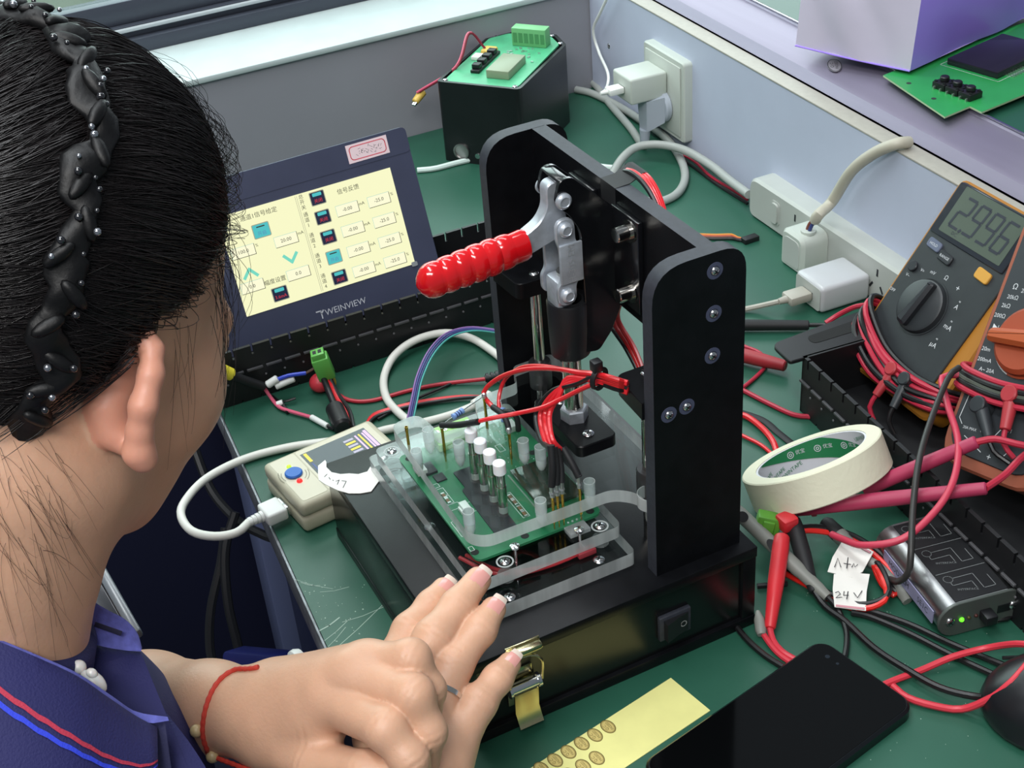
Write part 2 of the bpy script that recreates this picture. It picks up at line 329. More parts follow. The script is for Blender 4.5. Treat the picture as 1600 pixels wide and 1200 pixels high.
# ================================================================== the test fixture
fx = thing('test_fixture', 'black press fixture with red-handled toggle clamp over an acrylic nest', 'test fixture', (112, 100, 0))
X1, Y1 = 225.5, 200.5
g = G(); g.box(0, 0, 56.5, X1, Y1, 64.5, bev=.6); obj('lid', g, [BLK], fx)
g = G(); g.box(0, 0, 0, X1, Y1, 8, bev=.6); obj('base_plate', g, BLK, fx)
g = G(); g.box(1, 0.4, 8, X1 - 1, 8, 56.3, bev=.5); obj('front_panel', g, GLB, fx)
g = G(); g.box(.6, Y1 - 10, 8, X1 - .6, Y1 - .4, 56.3, bev=.5); obj('back_panel', g, BLK, fx)
g = G(); g.box(X1 - 8, 8, 8, X1 - 3, Y1 - 10, 56.4); obj('side_panel', g, GLB, fx)
g = G(); g.box(3, 8, 8, 8, Y1 - 10, 56.4); obj('side_panel', g, GLB, fx)
def screw(parent, o, ax, r=3.2, name='screw', dome=True, m=STEEL):
    ax = Vector(ax).normalized(); g = G()
    g.lathe(o, ax, [(r, 0), (r, .5), (r * .8, 1.3), (r * .35, 1.7)] if dome else [(r, 0), (r, .35)], 14)
    u = ax.orthogonal().normalized(); w = ax.cross(u); F = Matrix([[u[i], w[i], ax[i], o[i]] for i in range(3)] + [[0, 0, 0, 1]])
    g2 = G(F); h = 1.75 if dome else .4; g2.box(-r*.55, -r*.12, h - .5, r*.55, r*.12, h + .02, m=1); g2.box(-r*.12, -r*.55, h - .5, r*.12, r*.55, h + .02, m=1)
    g.v += g2.v and [] ; n = len(g.v); g.v += g2.v; g.f += [tuple(i + n for i in q) for q in g2.f]; g.m += g2.m
    return obj(name, g, [m, BLP], parent)
# uprights, with countersunk screws
up = []
for xa in (6.9, 206.3):
    pl = rpoly([(133.6, 64.5, 0), (193.3, 64.5, 0), (193.3, 274.7, 17), (133.6, 274.7, 22)], 17, 7)
    F = frame((xa, 0, 0), (0, 1, 0), (0, 0, 1)); g = G(F); g.prism(pl, 0, 10, m=0, ms=1); up.append(obj('upright', g, [BLK, BLKE], fx))
RIM = mat('screw_recess', '#474c63', .5)
for y, z in ((173, 263.5), (172.5, 237), (171.9, 209.9), (143.3, 180.7), (155.1, 181.8)):
    g = G(); g.ring((216.2, y, z), (1, 0, 0), 2.9, 5.1, .35, 20); obj('countersink', g, RIM, up[1]); screw(up[1], (216.25, y, z), (1, 0, 0), 2.7)
g = G(); g.prism([(16.9, 168), (206.3, 168), (206.3, 178), (16.9, 178)], 197, 274.6, m=1, ms=0); obj('crossbar', g, [BLK, BLKE], fx)
# guide brackets and rods
for sx in (0, 1):
    mx = (lambda x: 223.1 - x) if sx else (lambda x: x)
    pts = [(mx(16.9), 132, 0), (mx(50), 134, 6), (mx(50), 164, 4), (mx(16.9), 164, 0)]
    g = G(); g.prism(rpoly(pts, 5, 5), 175, 186.5, ch=.5); br = obj('guide_bracket', g, BLK, fx); screw(br, (mx(42), 150, 186.5), (0, 0, 1), 3.4)
    g = G(); g.cyl((mx(41), 150, 64.5), (mx(41), 150, 175), 3.9, n=20); obj('guide_rod', g, CHROME, fx)
    g = G(); g.lathe((mx(41), 150, 98), (0, 0, 1), [(7.6, 0), (7.8, .8), (7.8, 19), (7.2, 20), (4.2, 20)], 24); obj('guide_bushing', g, mat('dark_steel', '#5a5a5c', .4, .9), fx)
# the two fixed acrylic plates of the nest
g = G(); g.prism(rpoly([(24, 25), (203.6, 25, 0), (203.6, 128), (24, 128)], 4), 64.5, 74.5, m=0, ms=1)
pl1 = obj('support_plate', G().prism(rpoly([(22, 25), (200, 25), (200, 129), (22, 129)], 4, 4), 64.6, 74.5, m=0, ms=1), [ACR, ACE], fx)
pl2 = obj('nest_plate', G().prism(rpoly([(33, 27), (187.5, 27), (187.5, 127), (33, 127)], 5, 4), 78.5, 87.4, m=0, ms=1), [ACR, ACE], fx)
for x, y in ((195, 106), (196, 45), (28, 34), (28, 120), (112, 31)): screw(pl1, (x, y, 74.5), (0, 0, 1), 3.6)
for x, y in ((181.5, 115), (180, 51), (42, 36), (42, 118)):
    g = G(); g.ring((x, y, 74.5), (0, 0, 1), 2.0, 5.2, 4.0, 20); obj('spacer', g, clear('clear_spacer', '#d9dede', edge=.25), pl2)
    g = G(); g.ring((x, y, 87.4), (0, 0, 1), 4.4, 5.4, .25, 24); obj('counterbore', g, ACE, pl2); screw(pl2, (x, y, 87.4), (0, 0, 1), 3.3)
for x, y in ((183, 100), (176, 60)):
    g = G(); g.cyl((x, y, 74.5), (x, y, 91), 1.1, n=10); g.lathe((x, y, 91), (0, 0, 1), [(1.1, 0), (3, .6), (3, 2), (1, 2.8)], 14); obj('alignment_pin', g, STEEL, pl2)
g = G(); g.box(174, 94, 87.6, 183, 108, 90.5, bev=.5); obj('stop_block', g, clear('milky_acrylic', '#e8edef', edge=.35), pl2)
for k, dy in enumerate((0, 4.5)):
    g = G(); g.tube([(150, 34 + dy, 76), (172, 44 + dy, 76.4), (182, 58 + dy * 1.4, 76.2), (186, 80 + dy, 76.4), (186, 98, 77)], 1.3, 8); obj('nest_wire', g, mat('dim_red_wire', '#a3242c', .4), pl2)
g = G(); g.box(183, 96, 74.6, 189, 108, 78.3, bev=.4); obj('nest_plug', g, mat('dim_red_plug', '#8c2a33', .5), pl2)
# moving press plate
P = [(44, 36, 5), (57, 36, 0), (176.5, 37, 12), (178.5, 128, 8), (189, 136, 8), (202, 136, 7), (202, 167, 5), (26, 167, 5), (26, 136, 5), (45, 132, 6), (46, 98, 5), (72, 90, 4), (70, 60, 4), (56, 60, 5), (44, 60, 8)]
P = [(44, 37, 8), (170, 33.5, 12), (178, 42, 9), (179, 126, 7), (190, 137, 7), (203, 137, 7), (203, 167, 6), (26, 167, 6), (26, 136, 5), (46, 130, 5), (46, 97, 6), (73, 88, 4), (70, 60, 4), (56, 60, 6), (42, 57, 8)]
press = obj('press_plate', G().prism(rpoly(P, 5, 6), 101, 110, m=0, ms=1), [ACR, ACE], fx)
g = G(); g.ring((194, 143, 101), (0, 0, 1), 7.2, 7.6, 9, 24); obj('guide_hole', g, ACE, press)
def sub(g, g2):
    n = len(g.v); g.v += g2.v; g.f += [tuple(i + n for i in q) for q in g2.f]; g.m += g2.m; return g
for x, y in ((62, 56), (79, 40), (85.5, 67), (151.6, 42.5), (165.5, 84), (165, 118), (106, 103), (118, 109)):
    g = G(); g.ring((x, y, 101.2), (0, 0, 1), 3.3, 3.7, 8.9, 18, m=1); g.lathe((x, y, 91), (0, 0, 1), [(.9, 0), (2.2, 2), (3.4, 5.5), (3.4, 10.4), (2, 10.8)], 16)
    obj('hold_down_peg', g, [NYL, ACE], press)
PRB = [(61, 42, 117), (75, 61, 119), (64, 97, 122), (101, 96, 117), (172, 89, 117), (172, 92.3, 117), (172, 95.6, 117), (173, 107, 117)]
for x, y, h in PRB:
    g = G(); g.cyl((x, y, 95), (x, y, h), .95, n=10); g.cyl((x, y, 90.2), (x, y, 95), .4, n=8); g.cyl((x, y, h - 3), (x, y, h), 1.15, n=10); obj('test_probe', g, GOLD, press)
for x in (103, 116.2, 129.4, 142.6):
    g = G(); g.cyl((x, 69.3, 96.5), (x, 69.3, 122), 2.75, n=18); g.cyl((x, 69.3, 111), (x, 69.3, 112), 3.2, n=18); g.cyl((x, 69.3, 97), (x, 69.3, 111), 3.1, n=18)
    pu = obj('button_plunger', g, CHROME, press)
    g = G(); g.cyl((x, 69.3, 121.5), (x, 69.3, 130), 4.0, n=20, bev=.7); obj('white_cap', g, NYL, pu)
    g = G(); g.cyl((x, 69.3, 91.5), (x, 69.3, 96.8), 2.9, n=16, bev=.4); obj('plunger_foot', g, clear('green_rubber_foot', '#cfe0d2', edge=.6), pu)
# foot, nut, spindle, sleeve
g = G(); g.prism(rrect(80, 123.5, 142.5, 152, 5, 5), 110, 118, ch=.7); ft = obj('press_foot', g, BLK, fx)
for x, y in ((132, 136.5), (91.5, 138.5)): screw(ft, (x, y, 118), (0, 0, 1), 3.7)
AX, AY = 111.6, 138
hexp = [(AX + 9.0 * math.cos(math.radians(60 * i + 12)), AY + 9.0 * math.sin(math.radians(60 * i + 12))) for i in range(6)]
g = G(); g.prism(hexp, 118, 126.5, ch=.8); obj('hex_nut', g, ZINC, fx)
g = G(); g.cyl((AX, AY, 124), (AX, AY, 226), 6.1, n=24); obj('spindle', g, CHROME, fx)
g = G(); g.lathe((AX, AY, 166), (0, 0, 1), [(9.5, 0), (12.4, 2.5), (13.0, 20), (13.3, 39), (12.7, 40.5), (8.5, 40.3), (8.0, 30)], 28); obj('clamp_sleeve', g, BLP, fx)
# toggle clamp: black bracket on the crossbar
BRK = mat('black_enamel', '#101114', .22, coat=.4)
HX = AX + 14
HX = AX + 11.5
F = frame((HX - 2.5, 0, 0), (0, 1, 0), (0, 0, 1))
side = rpoly([(127, 276, 6), (131, 291, 8), (139, 291, 3), (168, 262, 0), (168, 196, 0), (161, 181, 2), (152, 170, 3), (141, 172, 3), (144, 206, 3), (143, 255, 4), (136, 268, 4)], 3, 4)
g = G(F); g.prism(side, 0, 2.5, ch=.3); g.M = frame((AX - HX + AX, 0, 0), (0, 1, 0), (0, 0, 1)); g.prism(side, 0, 2.5, ch=.3)
g.M = I4; g.box(AX - 11.4, 131, 287.5, AX + 11.4, 138, 290.6, bev=1.2); cb = obj('clamp_bracket', g, BRK, fx)
for s in (-1, 1):
    a, b = (AX + 11.5, AX + 40) if s > 0 else (AX - 40, AX - 11.5)
    g = G(); g.box(a - 2, 164.5, 205, b, 168, 266, bev=.8); fl = obj('mounting_flange', g, BRK, cb)
    for z in (257.5, 217.5):
        x = AX + s * 31
        g = G(); g.ring((x, 164.5, z), (0, -1, 0), 3, 7, 1.2, 20); g.cyl((x, 164, z), (x, 154.5, z), 4.7, n=18, bev=.5); g.lathe((x, 154.6, z), (0, -1, 0), [(2.4, 0), (2.4, .05)], 6, m=1)
        obj('cap_screw', g, [CHROME, BLP], cb)
# lever, grip, links, pins
LX = 6.5
lev = rpoly([(126, 287, 6), (137, 287, 6), (138, 268, 4), (139, 252, 4), (130, 250, 4), (110, 244.5, 2), (92, 244.5, 0), (92, 256, 0), (108, 257.5, 4), (121, 264, 8), (126, 272, 4)], 3, 5)
g = G(frame((AX - 4, 0, 0), (0, 1, 0), (0, 0, 1))); g.prism(lev, 0, 8, ch=.8); obj('clamp_lever', g, ZINC, fx)
# red grip: flattened ribbed sleeve
a = Vector((AX, 113, 251.2)); b = Vector((AX, 49, 246.5)); L = (b - a).length; pr = [(7.2, -.2), (8.7, 0), (9.6, 3), (9.3, 9)]
for k in range(6):
    t0 = 10 + k * 9.0; R0 = (10.4, 11, 11.2, 11, 10.8, 10.6)[k]
    pr += [(R0 - .9, t0), (R0 - .15, t0 + 2.2), (R0, t0 + 4.4), (R0 - .15, t0 + 6.8), (R0 - .8, t0 + 8.6)]
pr += [(9.4, 64.5), (8.6, 66), (5.0, 69), (1.0, 70.5)]
gd = (b - a).normalized(); FG = Matrix.Translation(a) @ Matrix.Diagonal((.82, 1, 1.05, 1)) @ Matrix.Translation(-a)
g = G(FG); g.lathe(a, gd, pr, 28); obj('red_handle_grip', g, mat('red_vinyl', '#d3141c', .16, coat=.6, var=.1, vscale=60), fx, angle=50)
linkp = rpoly([(127, 266, 7), (139, 266, 7), (139.5, 250, 3), (143, 247, 3), (143, 226, 3), (138.5, 222, 3), (138.5, 209, 7), (126, 209, 7), (126, 222, 3), (129, 226, 3), (129, 247, 3), (127, 252, 3)], 3, 5)
for s in (-1, 1):
    x = AX + s * 10.2
    g = G(frame((x - 1.3, 0, 0), (0, 1, 0), (0, 0, 1))); g.prism(linkp, 0, 2.6, ch=.4); lk = obj('link_plate', g, ZINC, fx)
    if s > 0:
        g = G(frame((x + .9, 134.5, 237), (0, 1, 0), (0, 0, 1))); g.box(-6.5, -13, 0, 8.5, 13, 1.8, bev=.6); obj('raised_panel', g, ZINC, lk)
        g = G(frame((x + 2.75, 135.5, 237), (0, 0, 1), (0, -1, 0))); g.text('H-305-EM', 6.2, z=.12); obj('embossed_lettering', g, mat('embossed_zinc', '#e9eef2', .35, .7), lk)
    for (py, pz) in ((133, 259.5), (132.3, 216)):
        g = G(); g.lathe((x + s * 1.2, py, pz), (s, 0, 0), [(4.6, 0), (4.6, 1.6), (3.4, 3), (2.9, 3.2), (2.6, 2.7), (.3, 2.7)], 20); obj('pivot_pin', g, ZINC, fx)
    g = G(); g.lathe((AX + s * 11.5, 132.5, 278), (s, 0, 0), [(5, 0), (5, 1.6), (3.8, 3), (3.1, 3.2), (2.8, 2.7), (.3, 2.7)], 20); obj('pivot_pin', g, ZINC, fx)
g = G(); g.box(AX - 8, 127, 203, AX + 8, 138, 224, bev=3); obj('spindle_fork', g, ZINC, fx)
# rocker switch and latch on the side panel
sw = obj('rocker_switch', G().box(X1 - 3.2, 129.5, 19.5, X1 + .2, 152, 38.5, bev=.8), BLKE, fx)
g = G(frame((X1 + .2, 140.8, 29), (0, 1, 0), (0, 0, 1))); pl = [(-8.5, 0), (8.5, 0), (8.5, 1), (1, 2.2), (-8.5, 5)]
g.M = frame((X1, 140.8, 21.5), (0, 1, 0), (1, 0, 0)); g.prism([(p[0], p[1]) for p in pl], -14.5, 0, ch=0); g.M = I4
rk = obj('rocker', g, BLP, sw)
g = G(frame((X1 + 1.75, 145.5, 29), (0, 1, 0.0), (0, 0, 1))); t = [(2.0 * math.cos(a), 2.0 * math.sin(a)) for a in np.linspace(0, 2 * math.pi, 17)]; g.strokes([t], .6, .15)
g.M = frame((X1 + 3.9, 136.5, 29), (.28, -.95, 0), (0, 0, 1)); g.strokes([[(-1.5, -.6), (1.5, .6)]], .6, .3); obj('switch_marks', g, WHINK, sw)
LAT = mat('brassy_nickel', '#c9bf98', .2, 1.0)
g = G(); g.box(X1 - 3, 26, 18, X1 - 1.8, 43, 46, bev=.4); lt = obj('latch', g, LAT, fx)
g = G(); g.cyl((X1 + 3, 26, 36), (X1 + 3, 44, 36), 3.6, n=16); g.cyl((X1 + 3, 24.5, 36), (X1 + 3, 26, 36), 4.6, n=16); g.cyl((X1 + 3, 43, 36), (X1 + 3, 45, 36), 4.6, n=16); obj('latch_barrel', g, STEEL, lt)
g = G(frame((0, 0, 0), (1, 0, 0), (0, 0, 1)));
g = G(frame((0, 27, 0), (1, 0, 0), (0, 0, 1))); g.prism([(X1 + 5, 33), (X1 + 6.2, 33), (X1 + 5, 18), (X1 + 10, 9), (X1 + 9.2, 8), (X1 + 3.6, 17.5)], -15.5, 0); obj('latch_lever', g, LAT, lt)
g = G(); g.tube([(X1 + 5, 25, 38), (X1 + 6, 25, 54), (X1 + 4, 30, 59), (X1 + 4, 40, 59), (X1 + 6, 46, 54), (X1 + 5, 46, 38)], .9, 8); obj('latch_bail', g, LAT, lt)
g = G(); g.box(X1, 26, 56.5, X1 + 1.2, 48, 67.5, bev=.4); g.box(X1, 25, 61.5, X1 + 7, 48, 66.5, bev=2.2); obj('latch_keeper', g, LAT, lt)
# cable strap round the crossbar with red leads under it
st_p = [(167.9, 252), (167.9, 274.8), (178, 275.2), (187, 279.5), (190, 279), (190, 278), (187, 278.4), (178, 274.7), (168.3, 274.4), (168.3, 252)]
g = G(frame((104, 0, 0), (0, 1, 0), (0, 0, 1))); g.prism(st_p, 0, 17); obj('strap', g, SHR, fx)
# ------------------------------------------------------------------ circuit board under test
PCB = mat('green_solder_mask', '#1c6e47', .35, var=.18, vscale=60, spec=.6)
pcb = thing('circuit_board', 'green circuit board seated in the acrylic nest under the clamp', 'circuit board', (112, 78, 87.5))
g = G(); g.prism(rrect(52, 36, 173, 122, 5, 4), 87.6, 89.3); obj('board', g, PCB, pcb)
DK = mat('dark_membrane', '#1e2025', .5); GLS = mat('dark_display_glass', '#2c382f', .12, coat=.5); SOL = mat('solder', '#d5d7d8', .3, .9)
g = G(); g.prism(rpoly([(88, 60), (106, 60), (108, 57), (158, 56), (158, 71), (118, 72), (112, 76), (88, 76)], 1), 89.3, 90.2); obj('button_membrane', g, DK, pcb)
g = G(); g.box(108, 91, 89.3, 152, 120, 92.2, bev=.4); lc = obj('display', g, GLS, pcb)
g = G()
for k in range(40):
    for y in (89.2, 121): g.box(109 + k * 1.05, y - .5, 89.3, 109.5 + k * 1.05, y + .5, 89.6)
obj('pin_row', g, SOL, lc)
g = G(); g.box(70, 44, 89.3, 82, 52, 91.3, bev=.3); obj('chip', g, DK, pcb)
g = G(); g.box(84, 47, 89.3, 92, 54, 90.5, bev=.3); obj('chip', g, DK, pcb)
for x, y in ((72, 40.5), (122, 48), (60, 112)):
    g = G(); g.box(x, y, 89.3, x + 9, y + 5, 94, bev=.4); g.box(x + 1.5, y - 1.2, 89.3, x + 7.5, y, 92, bev=.3); obj('white_connector', g, PLW, pcb)
g = G(); g.box(48, 62, 89.3, 60, 90, 99, bev=.6); g.box(60, 62, 89.3, 63, 90, 95, bev=.4); tb = obj('terminal_block', g, mat('lime_connector', '#8fc46a', .4), pcb)
for k in range(5):
    g = G(); g.cyl((54, 65 + k * 5.6, 99), (54, 65 + k * 5.6, 99.5), 1.9, n=12); g.box(52.6, 64.8 + k * 5.6, 99.5, 55.4, 65.2 + k * 5.6, 99.6, m=1); obj('terminal_screw', g, [STEEL, DK], tb)
for k, (x, y) in enumerate(((104, 44), (110, 44), (128, 79), (134, 79), (141, 79), (147, 79))):
    g = G(); g.box(x, y, 89.3, x + 4.5, y + 2.2, 90.3, bev=.2); g.box(x - .6, y, 89.3, x + .6, y + 2.2, 90.35, m=1); g.box(x + 3.9, y, 89.3, x + 5.1, y + 2.2, 90.35, m=1); obj('chip_resistor', g, [mat('resistor_brown', '#7b5a3c', .5), SOL], pcb)
g = G()
for x, y in ((165, 38.5), (167.5, 71), (58, 42), (96, 114), (168, 116)):
    g = G(); g.cyl((x, y, 89.31), (x, y, 89.38), 2.6, n=18); obj('mounting_hole', g, mat('hole_dark', '#101513', .7), pcb)
g = G()
for k in range(4): g.ball((171, 99 + k * 3, 89.6), .8, 8)
for i in range(46):
    x, y = rnd.uniform(56, 106), rnd.uniform(92, 119); g.ball((x, y, 89.3), rnd.uniform(.25, .5), 6)
o = obj('solder_joints', g, SOL, pcb); o['kind'] = 'stuff'
g = G(frame((0, 0, 89.3), (1, 0, 0), (0, 1, 0)))
for x0, y0, w, h in ((98, 42, 8, 6), (107, 42, 8, 6), (116, 42, 6, 8), (120, 54, 10, 4), (92, 42, 4, 5), (159, 36.8, 4, 2.6), (132, 38, 16, 2), (125, 78, 27, 4.4), (76, 96, 8, 4)):
    g.strokes([[(x0, y0), (x0 + w, y0), (x0 + w, y0 + h), (x0, y0 + h), (x0, y0)]], .35, .1)
g.text('TEST', 2.6, 140, 38.8, .1); g.strokes([[(126 + i, 47), (126 + i, 53)] for i in range(0, 8, 2)], .4, .1)
obj('silkscreen', g, WHINK, pcb)
# resistors hanging between probes above the board
rs = thing('wired_resistor', 'blue striped resistor hanging between two probes by green terminal', 'resistor', (66, 78, 118))
a, b = Vector((74, 62, 119)), Vector((64, 96, 122)); m_ = a.lerp(b, .38)
g = G(); g.tube([tuple(a), tuple(m_), tuple(b)], .45, 6); obj('lead', g, STEEL, rs)
d = (b - a).normalized(); g = G(); g.lathe(m_ - d * 5, d, [(.6, 0), (2.2, .8), (1.8, 3), (1.8, 7), (2.2, 9.2), (.6, 10)], 14); obj('resistor_body', g, mat('resistor_blue', '#7c9fd6', .4), rs)
g = G()
for t in (2.8, 4.6, 6.4): g.lathe(m_ - d * (5 - t), d, [(1.95, 0), (1.95, .7)], 14)
obj('colour_band', g, mat('band_navy', '#26306a', .5), rs)
rs2 = thing('wired_resistor', 'blue striped resistor standing by the black sleeve at the board corner', 'resistor', (84, 98, 118))
a, b = Vector((76, 103, 124)), Vector((88, 100, 108)); m_ = a.lerp(b, .5); d = (b - a).normalized()
g = G(); g.tube([tuple(a), tuple(m_), tuple(b)], .45, 6); obj('lead', g, STEEL, rs2)
g = G(); g.lathe(m_ - d * 5, d, [(.6, 0), (2.3, .8), (1.9, 3), (1.9, 7), (2.3, 9.2), (.6, 10)], 14); obj('resistor_body', g, MATS['resistor_blue'], rs2)
g = G()
for t in (2.8, 4.6, 6.4): g.lathe(m_ - d * (5 - t), d, [(2.05, 0), (2.05, .7)], 14)
obj('colour_band', g, MATS['band_navy'], rs2)
# ================================================================== touch panel in a slotted rack
HF = Matrix([[0.013, -.338, .941, -281.9], [1, -.014, -.019, 21.6], [.02, .941, .338, 127.1], [0, 0, 0, 1]])
BZ = mat('slate_bezel', '#3c4157', .42, var=.06, vscale=40)
hm = thing('touch_panel', 'lit touch panel leaning in the black rack behind the red handle', 'touch panel', (-255, 100, 18))
g = G(HF); g.prism(rrect(-23, -116, 176, 30, 4, 3), -6, -.6, ch=.6); g.box(-16, -110, -34, 170, 24, -6, bev=2); obj('housing', g, BZ, hm)
g = G(HF); g.prism(rrect(-23, 8.5, 176, 30, 4, 3), -.7, -.2); obj('bezel_strip', g, BZ, hm)
scn = obj('screen', G(HF).quad(0, -86, 154, 0, 0), mat('lit_cream_screen', '#f8f8c8', .3, emit=1.0, base='#101010'), hm)
TX = mat('screen_text', '#3d4036', .6, emit=.5, base='#0c0c0c'); CY = mat('screen_cyan', '#56d9dc', .5, emit=.75, base='#0c0c0c'); NV = mat('screen_navy', '#1f2b52', .5, emit=.5, base='#0c0c0c'); RDT = mat('screen_red', '#e23a4a', .5, emit=.8, base='#0c0c0c'); CRM = mat('screen_field', '#fcfad6', .5, emit=1.0, base='#0c0c0c'); TQ = mat('screen_turquoise', '#7fe8cf', .5, emit=.85, base='#0c0c0c'); GRY = mat('screen_line', '#c9cbae', .5, emit=.6, base='#0c0c0c')
def field(x, y, w, h, t, name='value_field'):
    g = G(HF); g.quad(x-w/2, y-h/2, x+w/2, y+h/2, .1, 0); g.quad(x-w/2, y-h/2-.45, x+w/2+.45, y-h/2, .1, 1); g.quad(x+w/2, y-h/2, x+w/2+.45, y+h/2, .1, 1); g.quad(x-w/2-.2, y+h/2, x+w/2, y+h/2+.2, .1, 2); g.quad(x-w/2-.2, y-h/2, x-w/2, y+h/2, .1, 2)
    g.text(t, 4.3, x, y, .2, m=1); obj(name, g, [CRM, TX, CY], scn)
field(12.7, -33, 19.8, 8.7, '100.0'); field(50.1, -33.6, 19.8, 8.7, '20.00'); field(11.8, -62.9, 19.8, 8.7, '0.0'); field(52.3, -63.7, 19.8, 8.7, '0.0')
for k in range(4):
    field(108.2, -23.4 - 18 * k, 19.6, 9, '-0.00'); field(137.1, -23.8 - 18 * k, 19.6, 9, '-25.0')
def button(x, y, w, h, on, t):
    g = G(HF); g.prism([(p[0] + x, p[1] + y) for p in rrect(-w/2, -h/2, w/2, h/2, 1, 2)], .05, .12, m=2); g.prism([(p[0] + x, p[1] + y) for p in rrect(-w/2+.7, -h/2+.7, w/2-.7, h/2-.7, .6, 2)], .12, .2, m=0 if on else 1)
    if on: g.quad(x - w*.24, y + h*.24, x + w*.24, y + h*.32, .3, 3)
    else: g.prism([(p[0] + x, p[1] + y + h*.27) for p in rrect(-w*.3, -h*.12, w*.3, h*.12, .6, 2)], .2, .25, m=0)
    g.text(t, h * .32, x, y - h*.2, .32, m=4 if not on else 5); obj('button', g, [CY, NV, GRY, TX, RDT, mat('screen_faded', '#6fa8e0', .5, emit=.6, base='#0c0c0c')], scn)
button(32.3, -20.2, 15, 12.2, True, '开启'); button(32.6, -75.7, 14, 12.2, False, '3.6mA')
for k, (y, on) in enumerate(((-7.6, 0), (-24.2, 0), (-41.7, 0), (-59.4, 1), (-77.3, 0))): button(85.8, y, 13.4, 11.8, on, '开启' if on else '关闭')
g = G(HF)
g.text('通道1信号给定', 5.0, 33.7, -6.9); g.text('信号反馈', 5.0, 113.2, -8.0); g.text('幅度设置', 4.8, 31.5, -64)
for k, (t, y) in enumerate((('总开关', -7.6), ('通道1', -23), ('通道2', -41), ('通道3', -59), ('通道4', -77))):
    for j, ch in enumerate(t): g.text(ch, 4.3, 72, y + 4.6 - j * 4.6)
for k in range(4): g.text('mA', 3.8, 121.4, -22.5 - 18 * k); g.text('%', 3.6, 149.4, -22 - 18 * k)
g.text('mA', 3.8, 63.5, -31.5); g.text('%', 3.6, 25, -31)
for x in (67.2, 68.6): g.quad(x - .15, -84.5, x + .15, -1.2, .1, 1)
obj('screen_lettering', g, [TX, GRY], scn)['kind'] = 'stuff'
for x, y, s_ in ((13.1, -51.4, 1), (49.9, -49.9, -1)):
    g = G(HF); g.strokes([[(x - 5.5, y - 3.4 * s_), (x, y + 3.0 * s_), (x + 5.5, y - 3.4 * s_)]], 2.6, .15); obj('arrow_key', g, TQ, scn)
g = G(HF); g.prism(rrect(150.5, -88, 156, -84, 1, 2), .2, .6); obj('screen_tab', g, mat('screen_grey_tab', '#8d9296', .5), scn)
g = G(HF); g.text('WEINVIEW', 7.6, 84, -103.5, -.35, ax='CENTER'); g.strokes([[(58, -100.5), (62, -100.5), (62, -107)], [(64.2, -100.5), (62, -103)]], 1.1, -.35); obj('brand_lettering', g, mat('silver_print', '#b9bdc6', .5), hm)
g = G(HF); g.prism([(120.3, 12), (157.5, 12.2), (157.8, 27.6), (120.5, 27.5)], -.2, .05, m=0)
o_ = rrect(123, 14.3, 155.2, 25.4, 3, 4); g.strokes([o_ + [o_[0]]], .8, .12, m=1)
for k in range(34):
    x = rnd.uniform(127, 151); y = rnd.uniform(16.5, 22.5); a = rnd.choice((0.2, 1.5, 1.1, -.6, 2.4)); l = rnd.uniform(.8, 2.2)
    g.strokes([[(x, y), (x + l * math.cos(a), y + l * math.sin(a))]], .28, .12, m=2)
obj('inspection_sticker', g, [mat('sticker_pink_white', '#e6cfd4', .6), mat('sticker_red', '#d35361', .6), INK], hm)
# slotted racks
RK = mat('conductive_black', '#101114', .5, var=.1, vscale=50); RKE = mat('rack_lit_edge', '#6d6d70', .5); RKL = mat('rack_ledge', '#4a4a4d', .5)  # ledge grey paler than the rack: light from above put into its colour
def rack(name, label, F, L, Wd, H, n, handle=None):
    r = thing(name, label, 'rack', tuple(F @ Vector((L / 2, Wd / 2, 0))))
    p = L / n
    for wi, (y0, yo) in enumerate(((0, -2.2), (Wd - 3, 3))):
        pts = [(0, 0)]
        for k in range(n):                                   # bottom comb
            pts += [(k * p + p * .44, 0), (k * p + p * .47, 2.5), (k * p + p * .53, 2.5), (k * p + p * .56, 0)]
        pts += [(L, 0), (L, H)]
        for k in reversed(range(n)):                         # slits of the top edge
            c = k * p + p * .5; pts += [(c + 1, H), (c + 1, H - 8), (c - 1, H - 8), (c - 1, H)]
        pts += [(0, H)]
        wf = F @ frame((0, y0 + 3, 0), (1, 0, 0), (0, 0, 1))
        g = G(wf); g.prism(pts, 0, 3, m=0); w = obj('comb_wall', g, [RK], r)
        for k in range(n):
            g = G(F); g.box(k * p + p*.02, y0 + yo, H * .56, k * p + p * .84, y0 + yo + 2.2, H * .6, bev=.4); obj('ledge', g, RKL, w)
        g = G(F)
        for k in range(n): g.cyl((k * p + p * .93, y0 + yo + (1.6 if yo < 0 else .6), H * .42), (k * p + p * .93, y0 + yo + (.9 if yo < 0 else 1.3), H * .42), .9, n=8)
        o = obj('rivet_dots', g, RKE, w); o['kind'] = 'stuff'  # small holes of the wall drawn as pale discs in the lit-edge grey
    g = G(F); g.box(0, 3, 6, L, Wd - 3, 9); obj('rack_floor', g, RK, r)
    if handle:
        pl = rpoly([(-26, -12, 8), (2, -12, 3), (2, Wd + 10, 3), (-38, Wd - 4, 9)], 4, 4)
        g = G(F); g.prism(pl, H - 3, H, ch=.6); obj('handle_flange', g, RK, r)
        g = G(F); g.prism([(q[0], q[1]) for q in rpoly([(-22, 16, 5), (-11, 16, 5), (-13, Wd - 14, 5), (-27, Wd - 14, 5)], 5, 4)], H, H + .25); obj('handle_opening', g, mat('slot_dark', '#070809', .8), r)
        g = G(F); g.box(0, 0, 0, 3, Wd, H); obj('end_plate', g, RK, r)
    return r
FL = frame((-201, -30, 0), (0.012, 1, 0), (-1, 0.012, 0))
rack('slotted_rack', 'black slotted board rack holding the lit touch panel', FL, 372, 90, 50, 23)
